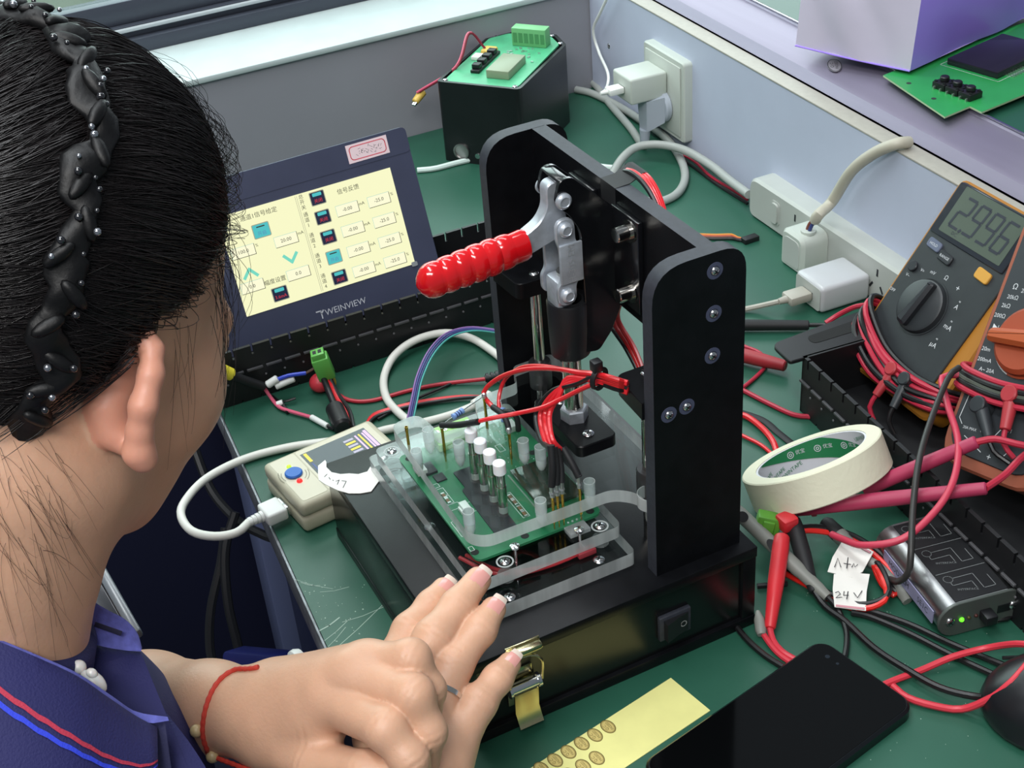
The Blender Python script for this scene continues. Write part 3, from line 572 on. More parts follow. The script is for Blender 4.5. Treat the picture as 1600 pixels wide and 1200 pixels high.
FR_ = frame((51, 365, 0), (.9945, -.1045, 0), (.1045, .9945, 0))
rack('slotted_rack', 'black slotted board rack with a handle under the multimeters', FR_, 420, 90, 50, 26, handle=True)
# ================================================================== back of the bench
# black housing with a circuit board on top
h_ = 90
A = Vector((-531, 329)); u = Vector((-.087, .93)); 
A = Vector(at(681, 127, z=h_)[:2]); D_ = Vector(at(812, 140, z=h_)[:2]); ex = (D_ - A).normalized(); ey = Vector((-ex.y, ex.x)); wA = (D_ - A).length; lA = 155
HB = Matrix([[ex.x, ey.x, 0, A.x], [ex.y, ey.y, 0, A.y], [0, 0, 1, 0], [0, 0, 0, 1]])
HB = HB @ Matrix.Translation((0, 0, 0))
hb = thing('instrument_housing', 'open black instrument housing with a green board on top by the grey wall', 'housing', tuple(HB @ Vector((wA/2, lA/2, 0))))
OUT = [(0, 0, 6), (wA, 0, 6), (wA, lA - 26, 2), (wA - 22, lA, 2), (24, lA, 2), (0, lA - 26, 2)]
HBM = mat('housing_black', '#16191b', .35, var=.15, vscale=30)
g = G(HB); outp = rpoly(OUT, 4, 3); g.prism(outp, 0, h_ - 12)
inn = [(wA/2 + (x - wA/2) * .93, lA/2 + (y - lA/2) * .95) for x, y in outp]; n = len(outp)
g.add([(*p, h_ - 12) for p in outp] + [(*p, h_) for p in outp] + [(*p, h_) for p in inn] + [(*p, h_ - 12) for p in inn], [(k*n + i, k*n + (i+1) % n, (k+1)*n + (i+1) % n, (k+1)*n + i) for k in range(3) for i in range(n)])
obj('body', g, HBM, hb)
g = G(HB); lid_e = [(k, h_) for k in ()]
for x, y in ((8, 6), (wA - 8, 6), (10, lA - 22), (wA - 8, lA - 24), (30, lA - 4), (wA - 26, lA - 4)): screw(hb, tuple(HB @ Vector((x, y, h_ - .3))), (0, 0, 1), 3)
for x in (22, 60):
    g = G(HB); g.lathe((x, 0.2, 13), (0, -1, 0), [(9, 0), (9, 2), (7.4, 2.2), (7.2, .4), (.2, .3)], 20, m=0); obj('cable_gland', g, mat('gland_steel', '#a9a7a6', .3, .9), hb)
g = G(HB); g.lathe((41, 0.2, 10), (0, -1, 0), [(3.2, 0), (3, 1.5), (.3, 1.7)], 12); obj('gland_screw', g, STEEL, hb)
HP = HB @ Matrix.Translation((6, 2, h_ - 3)) @ Matrix.Rotation(math.radians(1.5), 4, 'X')
PCBL = mat('pale_green_mask', '#4fae80', .4, var=.2, vscale=40)
pb = obj('top_board', G(HP).prism(rpoly([(0, 0), (wA - 22, 0), (wA - 12, 10), (wA - 12, lA - 34), (wA - 28, lA - 16), (16, lA - 16), (0, lA - 34)], 2, 2), 0, 1.8), PCBL, hb)
g = G(HP); g.box(20, 28, 1.8, 30, 84, 5, bev=.5)
for k in range(4): g.box(20, 32 + k * 13, 5, 29, 40 + k * 13, 10, bev=.8)
obj('button_row', g, BLP, pb)
g = G(HP); g.box(42, 20, 1.8, 68, 66, 11, bev=1); obj('transformer_can', g, mat('dull_olive_can', '#8d9a80', .4), pb)
g = G(HP); g.box(34, lA - 48, 1.8, 74, lA - 34, 22, bev=1); t_ = obj('screw_terminal', g, mat('pale_green_connector', '#6fb57a', .45), pb)
for k in range(6):
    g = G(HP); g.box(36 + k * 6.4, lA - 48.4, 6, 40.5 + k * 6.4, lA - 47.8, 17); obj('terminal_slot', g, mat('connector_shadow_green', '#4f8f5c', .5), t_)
g = G(HP); g.box(10, 74, 1.8, 26, 90, 8, bev=3); obj('yellow_plug', g, mat('amber_plug', '#d9b85a', .45), pb)
g = G(HP); g.box(6, 60, 1.8, 16, 72, 6, bev=.8); obj('white_connector', g, PLW, pb)
g = G(HP)
for k in range(26): x, y = rnd.uniform(34, wA - 20), rnd.uniform(66, lA - 50); g.box(x, y, 1.8, x + 2.6, y + 1.4, 3)
o = obj('surface_parts', g, SOL, pb); o['kind'] = 'stuff'
PNK = mat('pink_wire', '#d8607c', .4)
w_ = thing('battery_lead', 'pink and black lead with amber plug dangling off the black housing', 'wire', at(700, 120, z=80))
e0 = HP @ Vector((14, 80, 8)); e1 = Vector(at(652, 150, z=62))
for d, m_, nm in ((0, PNK, 'pink_wire'), (2.2, mat('dark_red_wire', '#7d2233', .4), 'dark_wire')):
    g = G(); g.tube([tuple(e0), tuple(e0 + Vector((-8 + d, -14, 18))), tuple(Vector(at(712, 104, z=92)) + Vector((d, 0, 0))), tuple(e1 + Vector((d * .4, d, 4)))], 1.3, 8); obj(nm, g, m_, w_)
p0, p1 = Vector(at(661, 143, z=64)), Vector(at(648, 160, z=57)); g = G(); g.cyl(p0, p1, 4.6, 4, n=12, bev=1); obj('amber_plug', g, MATS['amber_plug'], w_)
g = G(); d = (p1 - p0).normalized(); g.cyl(p1, p1 + d * 4, 1.4, n=8); g.cyl(p1 + Vector((2.6, 1, 0)), p1 + d * 4 + Vector((2.6, 1, 0)), 1.4, n=8); obj('plug_pin', g, STEEL, w_)
# wall socket, charger and plug
SOC = mat('ivory_plastic', '#bcc3bb', .45)
so = thing('socket_box', 'white surface socket box on the pale panel behind the press', 'socket', (-423, 540, 60))
def onp(x, d, z): return (x, py_(x) - d, z)
F = frame(onp(-423, 0, 60), (1, -.04, 0), (0, 0, 1)) 
g = G(F); g.prism(rrect(-42, -44, 42, 44, 4, 3), 0, 10, ch=1.5); obj('socket_base', g, SOC, so)
g = G(F); g.box(-36, -38, 10, 36, 38, 11.5, bev=.8); obj('face_plate', g, SOC, so)
ch1 = thing('usb_charger', 'small white phone charger plugged into the wall socket box', 'charger', tuple(F @ Vector((-14, 8, 26))))
CF = F @ Matrix.Translation((-8, 12, 12)); g = G(CF); g.box(-20, -13, 0, 20, 15, 43, bev=2.5, seg=3); obj('charger_body', g, SOC, ch1)
g = G(CF); g.box(-6, -3, 43, 6, 3, 43.4); obj('usb_port', g, BLP, ch1)
c1 = thing('usb_cable', 'thin white usb cable rising from the charger along the panel', 'cable', tuple(CF @ Vector((0, 0, 50))))
g = G(CF); g.box(-7, -3.5, 43.2, 7, 3.5, 60, bev=1.5); g.cyl((0, 0, 60), (0, 0, 68), 2.6, 1.8, n=10); obj('usb_plug', g, PLW, c1)
e = CF @ Vector((0, 0, 67)); P2 = [tuple(e), at(948, 137, y=500), at(950, 115, y=520), at(936, 82, y=545), at(927, 48, y=545), at(938, 20, y=545), at(957, -20, y=545)]
g = G(); g.tube(P2, 1.7, 8); obj('cord', g, PLW, c1)
pl_ = thing('mains_plug', 'grey right-angle mains plug under the charger in the socket box', 'plug', tuple(F @ Vector((2, -14, 12))))
PLG = mat('grey_plug', '#aab2bd', .45)
g = G(F); g.cyl((6, -12, 11.6), (6, -12, 19), 17, n=24, bev=1.5); g.add([(-10, 2, 19), (18, 2, 19), (18, -26, 19), (-10, -26, 19), (-6, -2, 38), (10, -2, 36), (6, -38, 34), (-6, -38, 36)], [(0,1,2,3),(7,6,5,4),(0,4,5,1),(1,5,6,2),(2,6,7,3),(3,7,4,0)]); g.cyl((0, -36, 33), (-1, -52, 33), 6, 5, n=12); obj('plug_body', g, PLG, pl_)
GC = mat('grey_cable', '#9ea39f', .45)
g = G(); e = F @ Vector((-1, -51, 33)); g.tube([tuple(e), at(1003, 226, z=4), at(985, 200, z=4), at(955, 165, z=4), at(938, 142, z=4), at(925, 128, z=5), at(912, 120, z=10)], 4.2, 10); obj('cord', g, GC, pl_)
def cable(name, label, cat, pts, r, m, group=None, n=8, part=None, flat=None):
    g = G(); g.tube(pts, r, n, flat=flat); c = [sum(p[i] for p in pts) / len(pts) for i in range(3)]
    o = obj(name, g, m, loc=c); return tag(o, label, cat, group)
cable('power_cable', 'grey power cable running from behind the black housing to the socket box', 'cable', [at(900, 140, z=4), at(925, 146, z=4), at(965, 165, z=5), at(1000, 187, z=6), at(1040, 215, z=8), at(1064, 250, z=5), at(1070, 280, z=4), at(1055, 305, z=4), at(1020, 316, z=4), at(985, 300, z=4), at(955, 280, z=4)], 4.3, GC, n=10)
cable('power_cable', 'grey power cable arching over the loop into the strip end', 'cable', [at(955, 275, z=4), at(972, 248, z=12), at(995, 230, z=16), at(1030, 226, z=18), at(1070, 235, z=18), at(1110, 258, z=16), at(1140, 282, z=15), at(1170, 304, z=17)], 4.5, GC, n=10)
cable('thin_wire', 'thin crimson wire by the panel foot running to the power strip', 'wire', [at(1058, 238, z=5), at(1085, 252, z=3), at(1110, 275, z=3), at(1150, 300, z=3), at(1168, 312, z=3)], 1.5, CRIM)
cable('thin_wire', 'thin black wire beside the crimson one at the panel foot', 'wire', [at(1062, 246, z=3), at(1085, 262, z=2), at(1120, 288, z=2), at(1168, 318, z=2)], 1.5, BLW)
cable('signal_cable', 'pale cable from behind the touch panel to the press upright', 'cable', [at(652, 266, z=3), at(680, 263, z=3), at(715, 254, z=3), at(755, 245, z=3), at(800, 236, z=3), at(880, 250, z=3), at(960, 262, z=3), at(975, 250, z=4)], 3.0, mat('pale_cyan_cable', '#cfe0da', .45))
# power strip
ps = thing('power_strip', 'long white power strip lying along the foot of the pale panel', 'power strip', (-80, 528, 0))
PS = mat('white_strip', '#b4b8b3', .42, var=.04, vscale=30)
SF = frame((-240, 520, 0), (1, -.026, 0), (0.026, 1, 0)); SV = SF @ frame((0, 0, 0), (1, 0, 0), (0, 0, 1))
g = G(SV); g.prism(rpoly([(0, 0, 10), (460, 0, 4), (460, 42, 4), (0, 42, 14)], 6, 6), -30, 0, ch=2.5); obj('strip_body', g, PS, ps)
SLT = mat('slot_black', '#22242a', .6)
def slots(x0):
    for a, b, r_ in ((0, 8, .7), (-7, -6, -.6), (7, -6, .6)):
        g = G(SV @ Matrix.Translation((x0 + a, 21 + b, 0.05)) @ Matrix.Rotation(r_ if b < 0 else 0, 4, 'Z')); g.box(-1, -3.4, 0, 1, 3.4, .25); obj('socket_slot', g, SLT, ps)
g = G(SV); g.prism([(q[0], q[1]) for q in rrect(38, 9, 52, 33, 4, 4)], .02, .5); g.prism([(q[0], q[1]) for q in rrect(40, 11, 50, 31, 3, 4)], .5, 2.5); obj('strip_switch', g, PS, ps)
for x in (76, 196, 232, 268): slots(x)
pq = thing('mains_plug', 'square white plug with a thick frayed cable in the power strip', 'plug', (-127, 505, 0))
PF2 = SV @ Matrix.Translation((110, 18, 0.4))
g = G(PF2); g.prism(rpoly([(-17, -19, 6), (17, -19, 6), (17, 19, 10), (-17, 19, 10)], 6, 5), 0, 27, ch=3); obj('plug_body', g, SOC, pq)
g = G(PF2); g.prism(rpoly([(-12, -14, 4), (12, -14, 4), (12, 13, 7), (-12, 13, 7)], 4, 5), 27, 27.6, ch=.3); obj('face_recess', g, PS, pq)
g = G(PF2); g.cyl((6, 18.5, 14), (6, 21, 14), 7, n=16); obj('cable_collar', g, SOC, pq)
for dx, m_, nm in ((-1.6, mat('brown_core', '#7a4436', .5), 'brown_core'), (1.6, mat('blue_core', '#333f75', .5), 'blue_core')):
    g = G(PF2); g.tube([(6 + dx, 20, 14), (8 + dx, 27, 13), (12 + dx, 34, 10)], 1.7, 8); obj(nm, g, m_, pq)
e = PF2 @ Vector((11, 32, 11)); g = G(); g.tube([tuple(e), tuple(Vector(e) + Vector((5, 0, 8))), at(1300, 315, y=523), at(1330, 268, y=524), at(1365, 240, y=527), at(1400, 225, y=532), at(1420, 222, y=545)], 5.0, 10); obj('cord', g, mat('ivory_cable', '#b9b5a5', .5), pq)
c2 = thing('usb_charger', 'glossy white charger block plugged into the power strip', 'charger', (-68, 488, 0))
F2 = frame((-69, 514, 13), (1, -.05, 0), (0, 0, 1))
g = G(F2); g.box(-20, -12, 0, 20, 13, 50, bev=4, seg=3); obj('charger_body', g, mat('gloss_white_plastic', '#b9bbbe', .22), c2)
g = G(F2); g.prism(rrect(-18, -10.5, 18, 11, 3, 3), 50, 50.4); g.box(-7, -3.5, 50.3, 7, 3, 51, m=1); obj('usb_port', g, [PS, BLP], c2)
c3 = thing('usb_cable', 'grey usb cable plugged into the glossy charger on the strip', 'cable', tuple(F2 @ Vector((0, 0, 70))))
GU = mat('warm_grey_plug', '#aaa79c', .4)
g = G(F2); g.box(-8, -4.5, 50.5, 8, 4, 72, bev=2); g.cyl((0, 0, 72), (0, 0, 80), 3.6, 2.6, n=12); obj('usb_plug', g, GU, c3)
e = F2 @ Vector((0, 0, 79)); g = G(); g.tube([tuple(e), at(1188, 478, z=6), at(1160, 484, z=3), at(1130, 492, z=3), at(1080, 520, z=3)], 2.5, 8); obj('cord', g, GU, c3)
jw = thing('jumper_wires', 'orange brown and black jumper wires beside the power strip', 'wire', at(1140, 370, z=2))
for k, (hx, nm) in enumerate((('#d08a2a', 'orange_jumper'), ('#c0562c', 'red_jumper'), ('#6b3325', 'brown_jumper'), ('#1a1a1c', 'black_jumper'))):
    g = G(); d = k * 2.0; g.tube([at(1085, 366 + d, z=2), at(1120, 367 + d, z=2), at(1143, 366.5 + d, z=2), at(1152, 371 + d * .6, z=2), at(1168, 374 + d * .3, z=2)], 1.1, 6); obj(nm, g, mat(nm, hx, .45), jw)
p = at(1172, 374, z=2); g = G(); g.box(p[0] - 4, p[1] - 8, 0, p[0] + 4, p[1] + 8, 5, bev=.6); obj('jumper_housing', g, BLP, jw)
# ---- left of the press
te = thing('component_tester', 'beige handheld tester with a blue button beside the press box', 'tester', (-50, 20, 0))
TF = frame((-76.5, -26.5, 0), (.9925, .122, 0), (-.122, .9925, 0))
BEI = mat('beige_case', '#bdb9a2', .5, var=.06, vscale=60)
g = G(TF); g.box(0, 0, 0, 64, 91, 14, bev=4, seg=3); g.box(0, 0, 13.6, 64, 91, 26, bev=4, seg=3); obj('case', g, BEI, te)
g = G(TF); g.prism(rrect(4, 4, 60, 24, 2, 3), 26, 26.2, m=0); obj('control_label', g, mat('label_beige', '#d6d2bd', .6), te)
g = G(TF); g.prism(rrect(4, 25, 60, 86, 2, 3), 25.9, 26.15); obj('window_frame', g, MATS['label_beige'], te)
ts = obj('screen', G(TF).box(9, 27, 26, 48, 81, 26.3), mat('tester_glass', '#2b2e3a', .12), te)
g = G(TF)
for k, y in enumerate((70, 73, 76)): g.box(14, y, 26.35, 36, y + 1.4, 26.4, m=k % 2)
for k in range(5): g.box(15 + 4 * k, 60, 26.35, 17.5 + 4 * k, 68, 26.4, m=1 if k % 2 else 2)
g.box(12, 78, 26.35, 40, 80.4, 26.4, m=0); g.box(10, 29, 26.35, 22, 31.5, 26.4, m=1); g.box(24, 29, 26.35, 46, 30.4, 26.4, m=3)
obj('screen_readout', g, [mat('lcd_violet', '#c9a9dd', .5, emit=.5), mat('lcd_yellow', '#d8c34a', .5, emit=.4), mat('lcd_white', '#a9a3b5', .5, emit=.35), mat('lcd_blue', '#46557f', .5, emit=.4)], ts)['kind'] = 'stuff'
g = G(TF); g.cyl((27, 13, 26), (27, 13, 28.5), 6.6, n=24, bev=.8); obj('blue_button', g, mat('blue_button', '#1f62b8', .35), te)
g = G(TF); g.ball((17, 14, 26.2), 1.9, 12); obj('green_light', g, mat('green_led', '#a6e23a', .4, emit=1.2), te)
g = G(TF); g.ball((37.5, 12.5, 26.2), 2.3, 12); obj('red_light', g, mat('red_led', '#f02a2a', .4, emit=1.3), te)
g = G(TF @ Matrix.Translation((0, 0, 26.2)))
for r_ in (11, 13.5):
    for a0 in (-2.2, .5): g.strokes([[(27 + r_ * math.cos(a0 + .2 * i), 13 + r_ * .8 * math.sin(a0 + .2 * i)) for i in range(6)]], .5, .1)
obj('printed_arcs', g, mat('faded_print', '#8d8a78', .7), te)
us = thing('usb_cable', 'thick white usb cable looping from the beige tester off the bench edge', 'cable', (-60, -30, 6))
UF = TF @ frame((38, -1, 11), (1, 0, 0), (0, 0, 1)); g = G(UF); g.box(-7, -4, 0.6, 7, 4, 4, bev=.6, m=1); g.box(-9.5, -5, 3, 9.5, 5, 19, bev=2, m=0, seg=3)
for k in range(4): g.cyl((0, 0, 19 + k * 3), (0, 0, 21.2 + k * 3), 4.2 - k * .25, n=12)
g.cyl((0, 0, 19), (0, 0, 31), 2.8, n=10); obj('usb_plug', g, [PLW, STEEL], us)
e = UF @ Vector((0, 0, 30)); g = G(); g.tube([tuple(e), at(370, 832, z=11), at(335, 838, z=10), at(300, 830, z=9), at(283, 806, z=8), at(290, 782, z=7), at(322, 748, z=5), at(380, 718, z=4), at(450, 699, z=4), at(520, 689, z=4), at(565, 683, z=4), at(600, 672, z=4), at(660, 660, z=4), at(705, 648, z=4), at(740, 634, z=5), at(750, 626, z=6)], 3.2, 10); obj('cord', g, WHT, us)
g = G(); g.cyl(at(738, 635, z=5), at(768, 616, z=8), 4.5, n=12, bev=1.5); obj('far_plug', g, WHT, us)
cable('power_cable', 'off-white cable looping on the mat between the rack and the press', 'cable', [at(800, 575, z=4), at(768, 548, z=5), at(735, 528, z=6), at(695, 520, x=-192), at(650, 531, x=-192), at(616, 556, x=-184), at(600, 590, z=4), at(604, 622, z=4), at(624, 646, z=4), at(645, 662, z=4)], 3.4, WHT, n=10)
rb = thing('ribbon_cable', 'twisted rainbow ribbon cable beside the acrylic plate', 'cable', at(680, 550, z=10))
rib = [at(800, 523, z=10), at(772, 517, z=14), at(735, 514, z=18), at(700, 524, z=22), at(674, 550, z=26), at(656, 588, z=26), at(648, 622, z=22), at(640, 660, z=14)]
for k, hx in enumerate(('#8e6aa8', '#4b4f8f', '#3b3f78', '#4aa9a3')):
    g = G(); g.tube([(p[0] + (k - 1.5) * 1.1, p[1] + (k - 1.5) * .9, p[2] + (1.5 - k) * .9) for p in rib], .75, 6); obj('ribbon_strand', g, mat('ribbon_%s' % ['violet', 'indigo', 'navy', 'teal'][k], hx, .5), rb)
cable('thin_wire', 'crimson wire with a black strain relief crossing the mat left of the press', 'wire', [at(522, 612, z=3), at(545, 625, z=2), at(580, 626, z=2), at(640, 610, z=2), at(690, 600, z=2), at(760, 592, z=4)], 1.7, mat('crimson_wire', '#b52a38', .4))
rw = thing('twin_wire', 'bright red and black twin wire arching behind the beige tester', 'wire', at(660, 632, z=3))
for d, m_, nm in ((0, RED, 'red_wire'), (2.6, RED, 'red_wire'), (5, BLW, 'black_wire')):
    g = G(); g.tube([at(572, 664 + d, z=3), at(584, 648 + d, z=3), at(612, 638 + d * .8, z=3), at(660, 627 + d * .8, z=3), at(715, 620 + d * .5, z=3), at(752, 620, z=3)], 1.5, 8); obj(nm, g, m_, rw)
sr = thing('cable_gland', 'ribbed black strain relief on the wire beside the upright', 'strain relief', at(770, 588, z=5))
a, b = Vector(at(758, 592, z=5)), Vector(at(792, 584, z=6)); g = G(); d = (b - a).normalized()
g.cyl(a, b, 3, n=10)
for k in range(5): g.cyl(a + d * (1 + k * 4), a + d * (3.4 + k * 4), 4.4, n=12)
obj('ribbed_sleeve', g, BLP, sr)
cable('thin_wire', 'thin black wire curving from behind the beige tester to the rack', 'wire', [at(590, 655, z=2), at(640, 628, z=2), at(690, 606, z=2), at(712, 596, z=2)], 1.1, BLW)
# probe lead with yellow sleeve, ferrules, pink wire
pb_ = thing('sensor_lead', 'black sensor lead with yellow sleeve and pink pigtail near the rack', 'wire', at(400, 600, z=6))
g = G(); g.tube([at(316, 562, x=-186), at(345, 578, x=-188), at(372, 590, x=-190), at(412, 604, x=-192)], 3.6, 10); obj('black_jacket', g, SHR, pb_)
g = G(); g.cyl(at(338, 574, x=-187.5), at(361, 585, x=-189), 5.2, n=14); obj('yellow_sleeve', g, mat('yellow_sleeve', '#e0d23c', .5), pb_)
g = G(); g.tube([at(411, 603, x=-192), at(424, 622, z=4), at(436, 636, z=3), at(452, 642, z=3), at(490, 653, z=3)], 1.5, 8); obj('pink_core', g, PNK, pb_)
g = G(); g.cyl(at(487, 652, z=3), at(512, 666, z=3), 2.4, n=10); obj('white_marker', g, PLW, pb_)
g = G(); g.cyl(at(433, 632, z=3), at(442, 629, z=4), 2.6, n=10); obj('white_marker', g, PLW, pb_)
g = G(); g.tube([at(425, 618, z=2), at(440, 628, z=3), at(462, 622, z=5)], 1.1, 6); g.tube([at(442, 632, z=3), at(450, 645, z=2)], 1.6, 6); g.tube([at(510, 665, z=3), at(522, 671, z=2)], 1.4, 6); obj('black_core', g, BLW, pb_)
g = G(); g.cyl(at(417, 602, x=-190), at(434, 591, x=-188), 3.3, n=10, bev=.8); obj('crimp_sleeve', g, PLW, pb_)
g = G(); g.cyl(at(430, 604, x=-188), at(460, 591, x=-186), 3.0, n=10, bev=.8); obj('crimp_sleeve', g, PLW, pb_)
g = G(); g.tube([at(434, 593, x=-188), at(450, 587, x=-186), at(478, 583, x=-182)], 1.7, 8); obj('blue_core', g, mat('blue_wire', '#2540b8', .4), pb_)
g = G(); g.tube([at(478, 583, x=-182), at(490, 576, x=-180), at(500, 570, x=-178)], 1.0, 6); obj('bare_core', g, mat('copper_wire', '#6b5a4e', .4, .4), pb_)
gt = thing('plug_terminal', 'small green plug terminal standing on black probe clips', 'terminal', at(506, 575, z=10))
a = Vector(at(498, 557, z=36)); b = Vector(at(508, 580, z=20)); GF = frame(tuple(a), (b - a), (0.3, 1, .2))
g = G(GF); g.box(0, -7, -6, 22, 7, 6, bev=1.4); g.box(-5, -5.5, -4.5, 1, 5.5, 4.5, bev=.6); obj('terminal_body', g, GRN, gt)
g = G(GF); g.box(-5.3, -3.6, -2, -5.0, -.8, 2); g.box(-5.3, .8, -2, -5.0, 3.6, 2); obj('terminal_hole', g, SLT, gt)
g = G(GF); g.box(18, -2, -4, 32, 5, 3, bev=1.5); obj('yellow_key', g, mat('mustard_plastic', '#b7962d', .5), gt)
pcl = thing('hook_probe', 'black hook probe and leads below the green plug terminal', 'test lead', at(520, 630, z=4))
g = G(); g.cyl(at(500, 578, z=18), at(526, 642, z=7), 2.6, n=12); g.cyl(at(522, 636, z=8), at(536, 668, z=6), 7.5, n=18, bev=2); obj('probe_barrel', g, BLP, pcl)
g = G(); g.tube([at(514, 586, z=16), at(526, 612, z=8), at(545, 640, z=4), at(552, 668, z=3)], 1.8, 8); obj('black_lead', g, BLW, pcl)
g = G(); g.tube([at(512, 590, z=14), at(524, 618, z=8), at(540, 645, z=4), at(546, 668, z=3)], 1.8, 8); obj('red_lead', g, RED, pcl)
g = G(); p = at(500, 598, z=8); g.ball(p, (9, 9, 8), 18); q = tag(obj('red_ball', g, mat('dull_red_cap', '#c23440', .4), loc=p), 'round red cap lying behind the black probe barrel', 'cap')
# torn tape label on the lid
tl = thing('tape_label', 'torn scrap of white tape with handwriting on the press box corner', 'label', (20, 10, 64.5))
po = [(497, 728), (508, 719), (510, 722), (510, 730), (518, 738), (532, 741), (546, 740), (560, 741), (574, 737), (582, 724), (586, 727), (587, 738), (593, 745), (592, 752), (580, 768), (563, 771), (545, 771), (527, 766), (508, 757), (498, 750), (497, 742)]
g = G(); pts = [at(x, y, z=64.9)[:2] for x, y in po]; g.prism(pts, 64.6, 65.1); obj('tape_scrap', g, PAPER, tl)
g = G()
for ln in ([(507, 745), (511, 741)], [(514, 746), (516, 749)], [(520, 750), (521, 751)], [(525, 752), (530, 750), (527, 757)], [(534, 751), (541, 752), (536, 762)]): g.strokes([[at(x, y, z=65.2)[:2] for x, y in ln]], .5, 65.25)
obj('handwriting', g, INK, tl)
# ================================================================== right side of the bench
def toward(P, t): return tuple(np.array(P) + (CAMC - np.array(P)) * t)
def mframe(B, r, u): return frame(B, r, u)
SEG = {'a': ((0, 2), (1, 2)), 'b': ((1, 2), (1, 1)), 'c': ((1, 1), (1, 0)), 'd': ((0, 0), (1, 0)), 'e': ((0, 0), (0, 1)), 'f': ((0, 1), (0, 2)), 'g': ((0, 1), (1, 1))}
DIG = {'2': 'abged', '9': 'abcdfg', '6': 'acdefg'}
def lead(nm, F, pts, r, m, parent=None):
    g = G(F); g.tube(pts, r, 8); return obj(nm, g, m, parent)
# --- yellow multimeter
YEL = mat('amber_holster', '#a56d1d', .5); MFC = mat('meter_face', '#2a2e31', .42, var=.1, vscale=80); MDK = mat('meter_dark', '#24272c', .4); LCDM = mat('grey_lcd', '#515c52', .2); PRT = mat('pale_print', '#c9cdd0', .7); JAK = mat('jack_red', '#8d2a33', .4)
k_ = .035; MF = mframe(toward((14.8, 448, 20), k_), (1, -.04, 0), (0, .613, .789)) @ Matrix.Diagonal((1 - k_, 1 - k_, 1 - k_, 1))
me1 = thing('multimeter', 'yellow-edged multimeter with 2.996 on its display leaning on the panel', 'multimeter', tuple(MF @ Vector((45, -20, -12))))
g = G(MF); g.prism(rpoly([(-4, -22, 10), (104, -22, 10), (104, 147, 8), (-4, 147, 8)], 8, 4), -24, -2, ch=2); obj('holster', g, YEL, me1)
g = G(MF); g.prism(rpoly([(0, -18, 9), (88, -18, 9), (92, 145, 5), (0, 145, 5)], 6, 4), -3, 0, ch=.6); obj('face', g, MFC, me1)
g = G(MF); g.prism(rpoly([(1, 100, 2), (84, 100, 2), (86, 144, 2), (1, 144, 2)], 2, 3), 0, 1.2, ch=.5); g2 = obj('display_bezel', g, mat('clear_bezel', '#2b2f36', .12), me1)
g = G(MF); g.prism(rrect(9, 104, 78, 143, 1, 2), 1.2, 1.5); obj('lcd', g, LCDM, me1)
g = G(MF @ Matrix.Translation((15, 111, 0)))
for i, ch_ in enumerate('2996'):
    for s_ in DIG[ch_]:
        (x0, y0), (x1, y1) = SEG[s_]; sk = .10
        P0 = (i * 15.4 + x0 * 10 + y0 * 13 * sk, y0 * 12.5); P1 = (i * 15.4 + x1 * 10 + y1 * 13 * sk, y1 * 12.5); g.strokes([[tuple(Vector(P0).lerp(Vector(P1), .1)), tuple(Vector(P0).lerp(Vector(P1), .9))]], 2.3, 1.7)
g.strokes([[(12.4, -.6), (13.2, .6)]], 2.4, 1.7); g.text('DC', 4, 10, -4, 1.7)
obj('lcd_digits', g, mat('lcd_ink', '#1f2430', .5), me1)
g = G(MF); g.ring((38, 48, 0), tuple(MF.to_3x3().col[2]) if 0 else (0, 0, 1), 22.5, 23.5, .6, 36); g.lathe((38, 48, 0), (0, 0, 1), [(22, 0), (21, 4), (19, 5)], 36); kb = obj('selector_knob', g, MFC, me1)
g = G(MF @ Matrix.Translation((38, 48, 0)) @ Matrix.Rotation(math.radians(-8), 4, 'Z')); g.prism(rpoly([(-5, -19, 3), (5, -19, 3), (3, 20, 2), (-3, 20, 2)], 2, 3), 4, 12, ch=2.5); obj('knob_ridge', g, MDK, kb)
for x, y, w, h, m_, t in ((7, 89, 15, 8, mat('blue_grey_key', '#5a6277', .5), 'HOLD'), (23, 85, 15, 8, MDK, 'RANGE'), (63, 88, 15, 9, mat('amber_key', '#c9953a', .5), '')):
    g = G(MF); g.prism(rpoly([(x, y), (x + w, y - 1), (x + w, y + h - 1), (x, y + h)], 2.5, 3), 0, 2.2, ch=.6); b_ = obj('key', g, m_, me1)
    if t: g = G(MF); g.text(t, 3.2, x + w / 2, y + h / 2 - .5, 2.35); obj('key_lettering', g, PRT, b_)
g = G(MF); g.cyl((8, 70, 0), (8, 70, 2.4), 4.4, n=18, bev=.6); obj('round_key', g, MDK, me1)
g = G(MF)
for t, x, y, s_ in (('OFF', 3, 46, 3.6), ('V~', 8, 62, 3.6), ('mV', 28, 74, 4), ('Ω', 42, 76, 5), ('+', 57, 74, 7), ('A', 66, 62, 5.4), ('mA', 70, 46, 5.6), ('µA', 68, 29, 5.6), ('V=', 18, 71, 3.4)): g.text(t, s_, x, y, .2)
for x, y in ((66, 66.5), (70, 51), (68, 34)): g.text('≂', 4, x, y, .2)
obj('dial_lettering', g, PRT, me1)
for x, y in ((22, -2), (40, -5), (58, -3), (74, -3)):
    g = G(MF); g.ring((x, y, 0), (0, 0, 1), 3, 6.5, .8, 20, m=0); g.cyl((x, y, 0), (x, y, .3), 3, n=14, m=1); obj('jack', g, [MDK, JAK], me1)
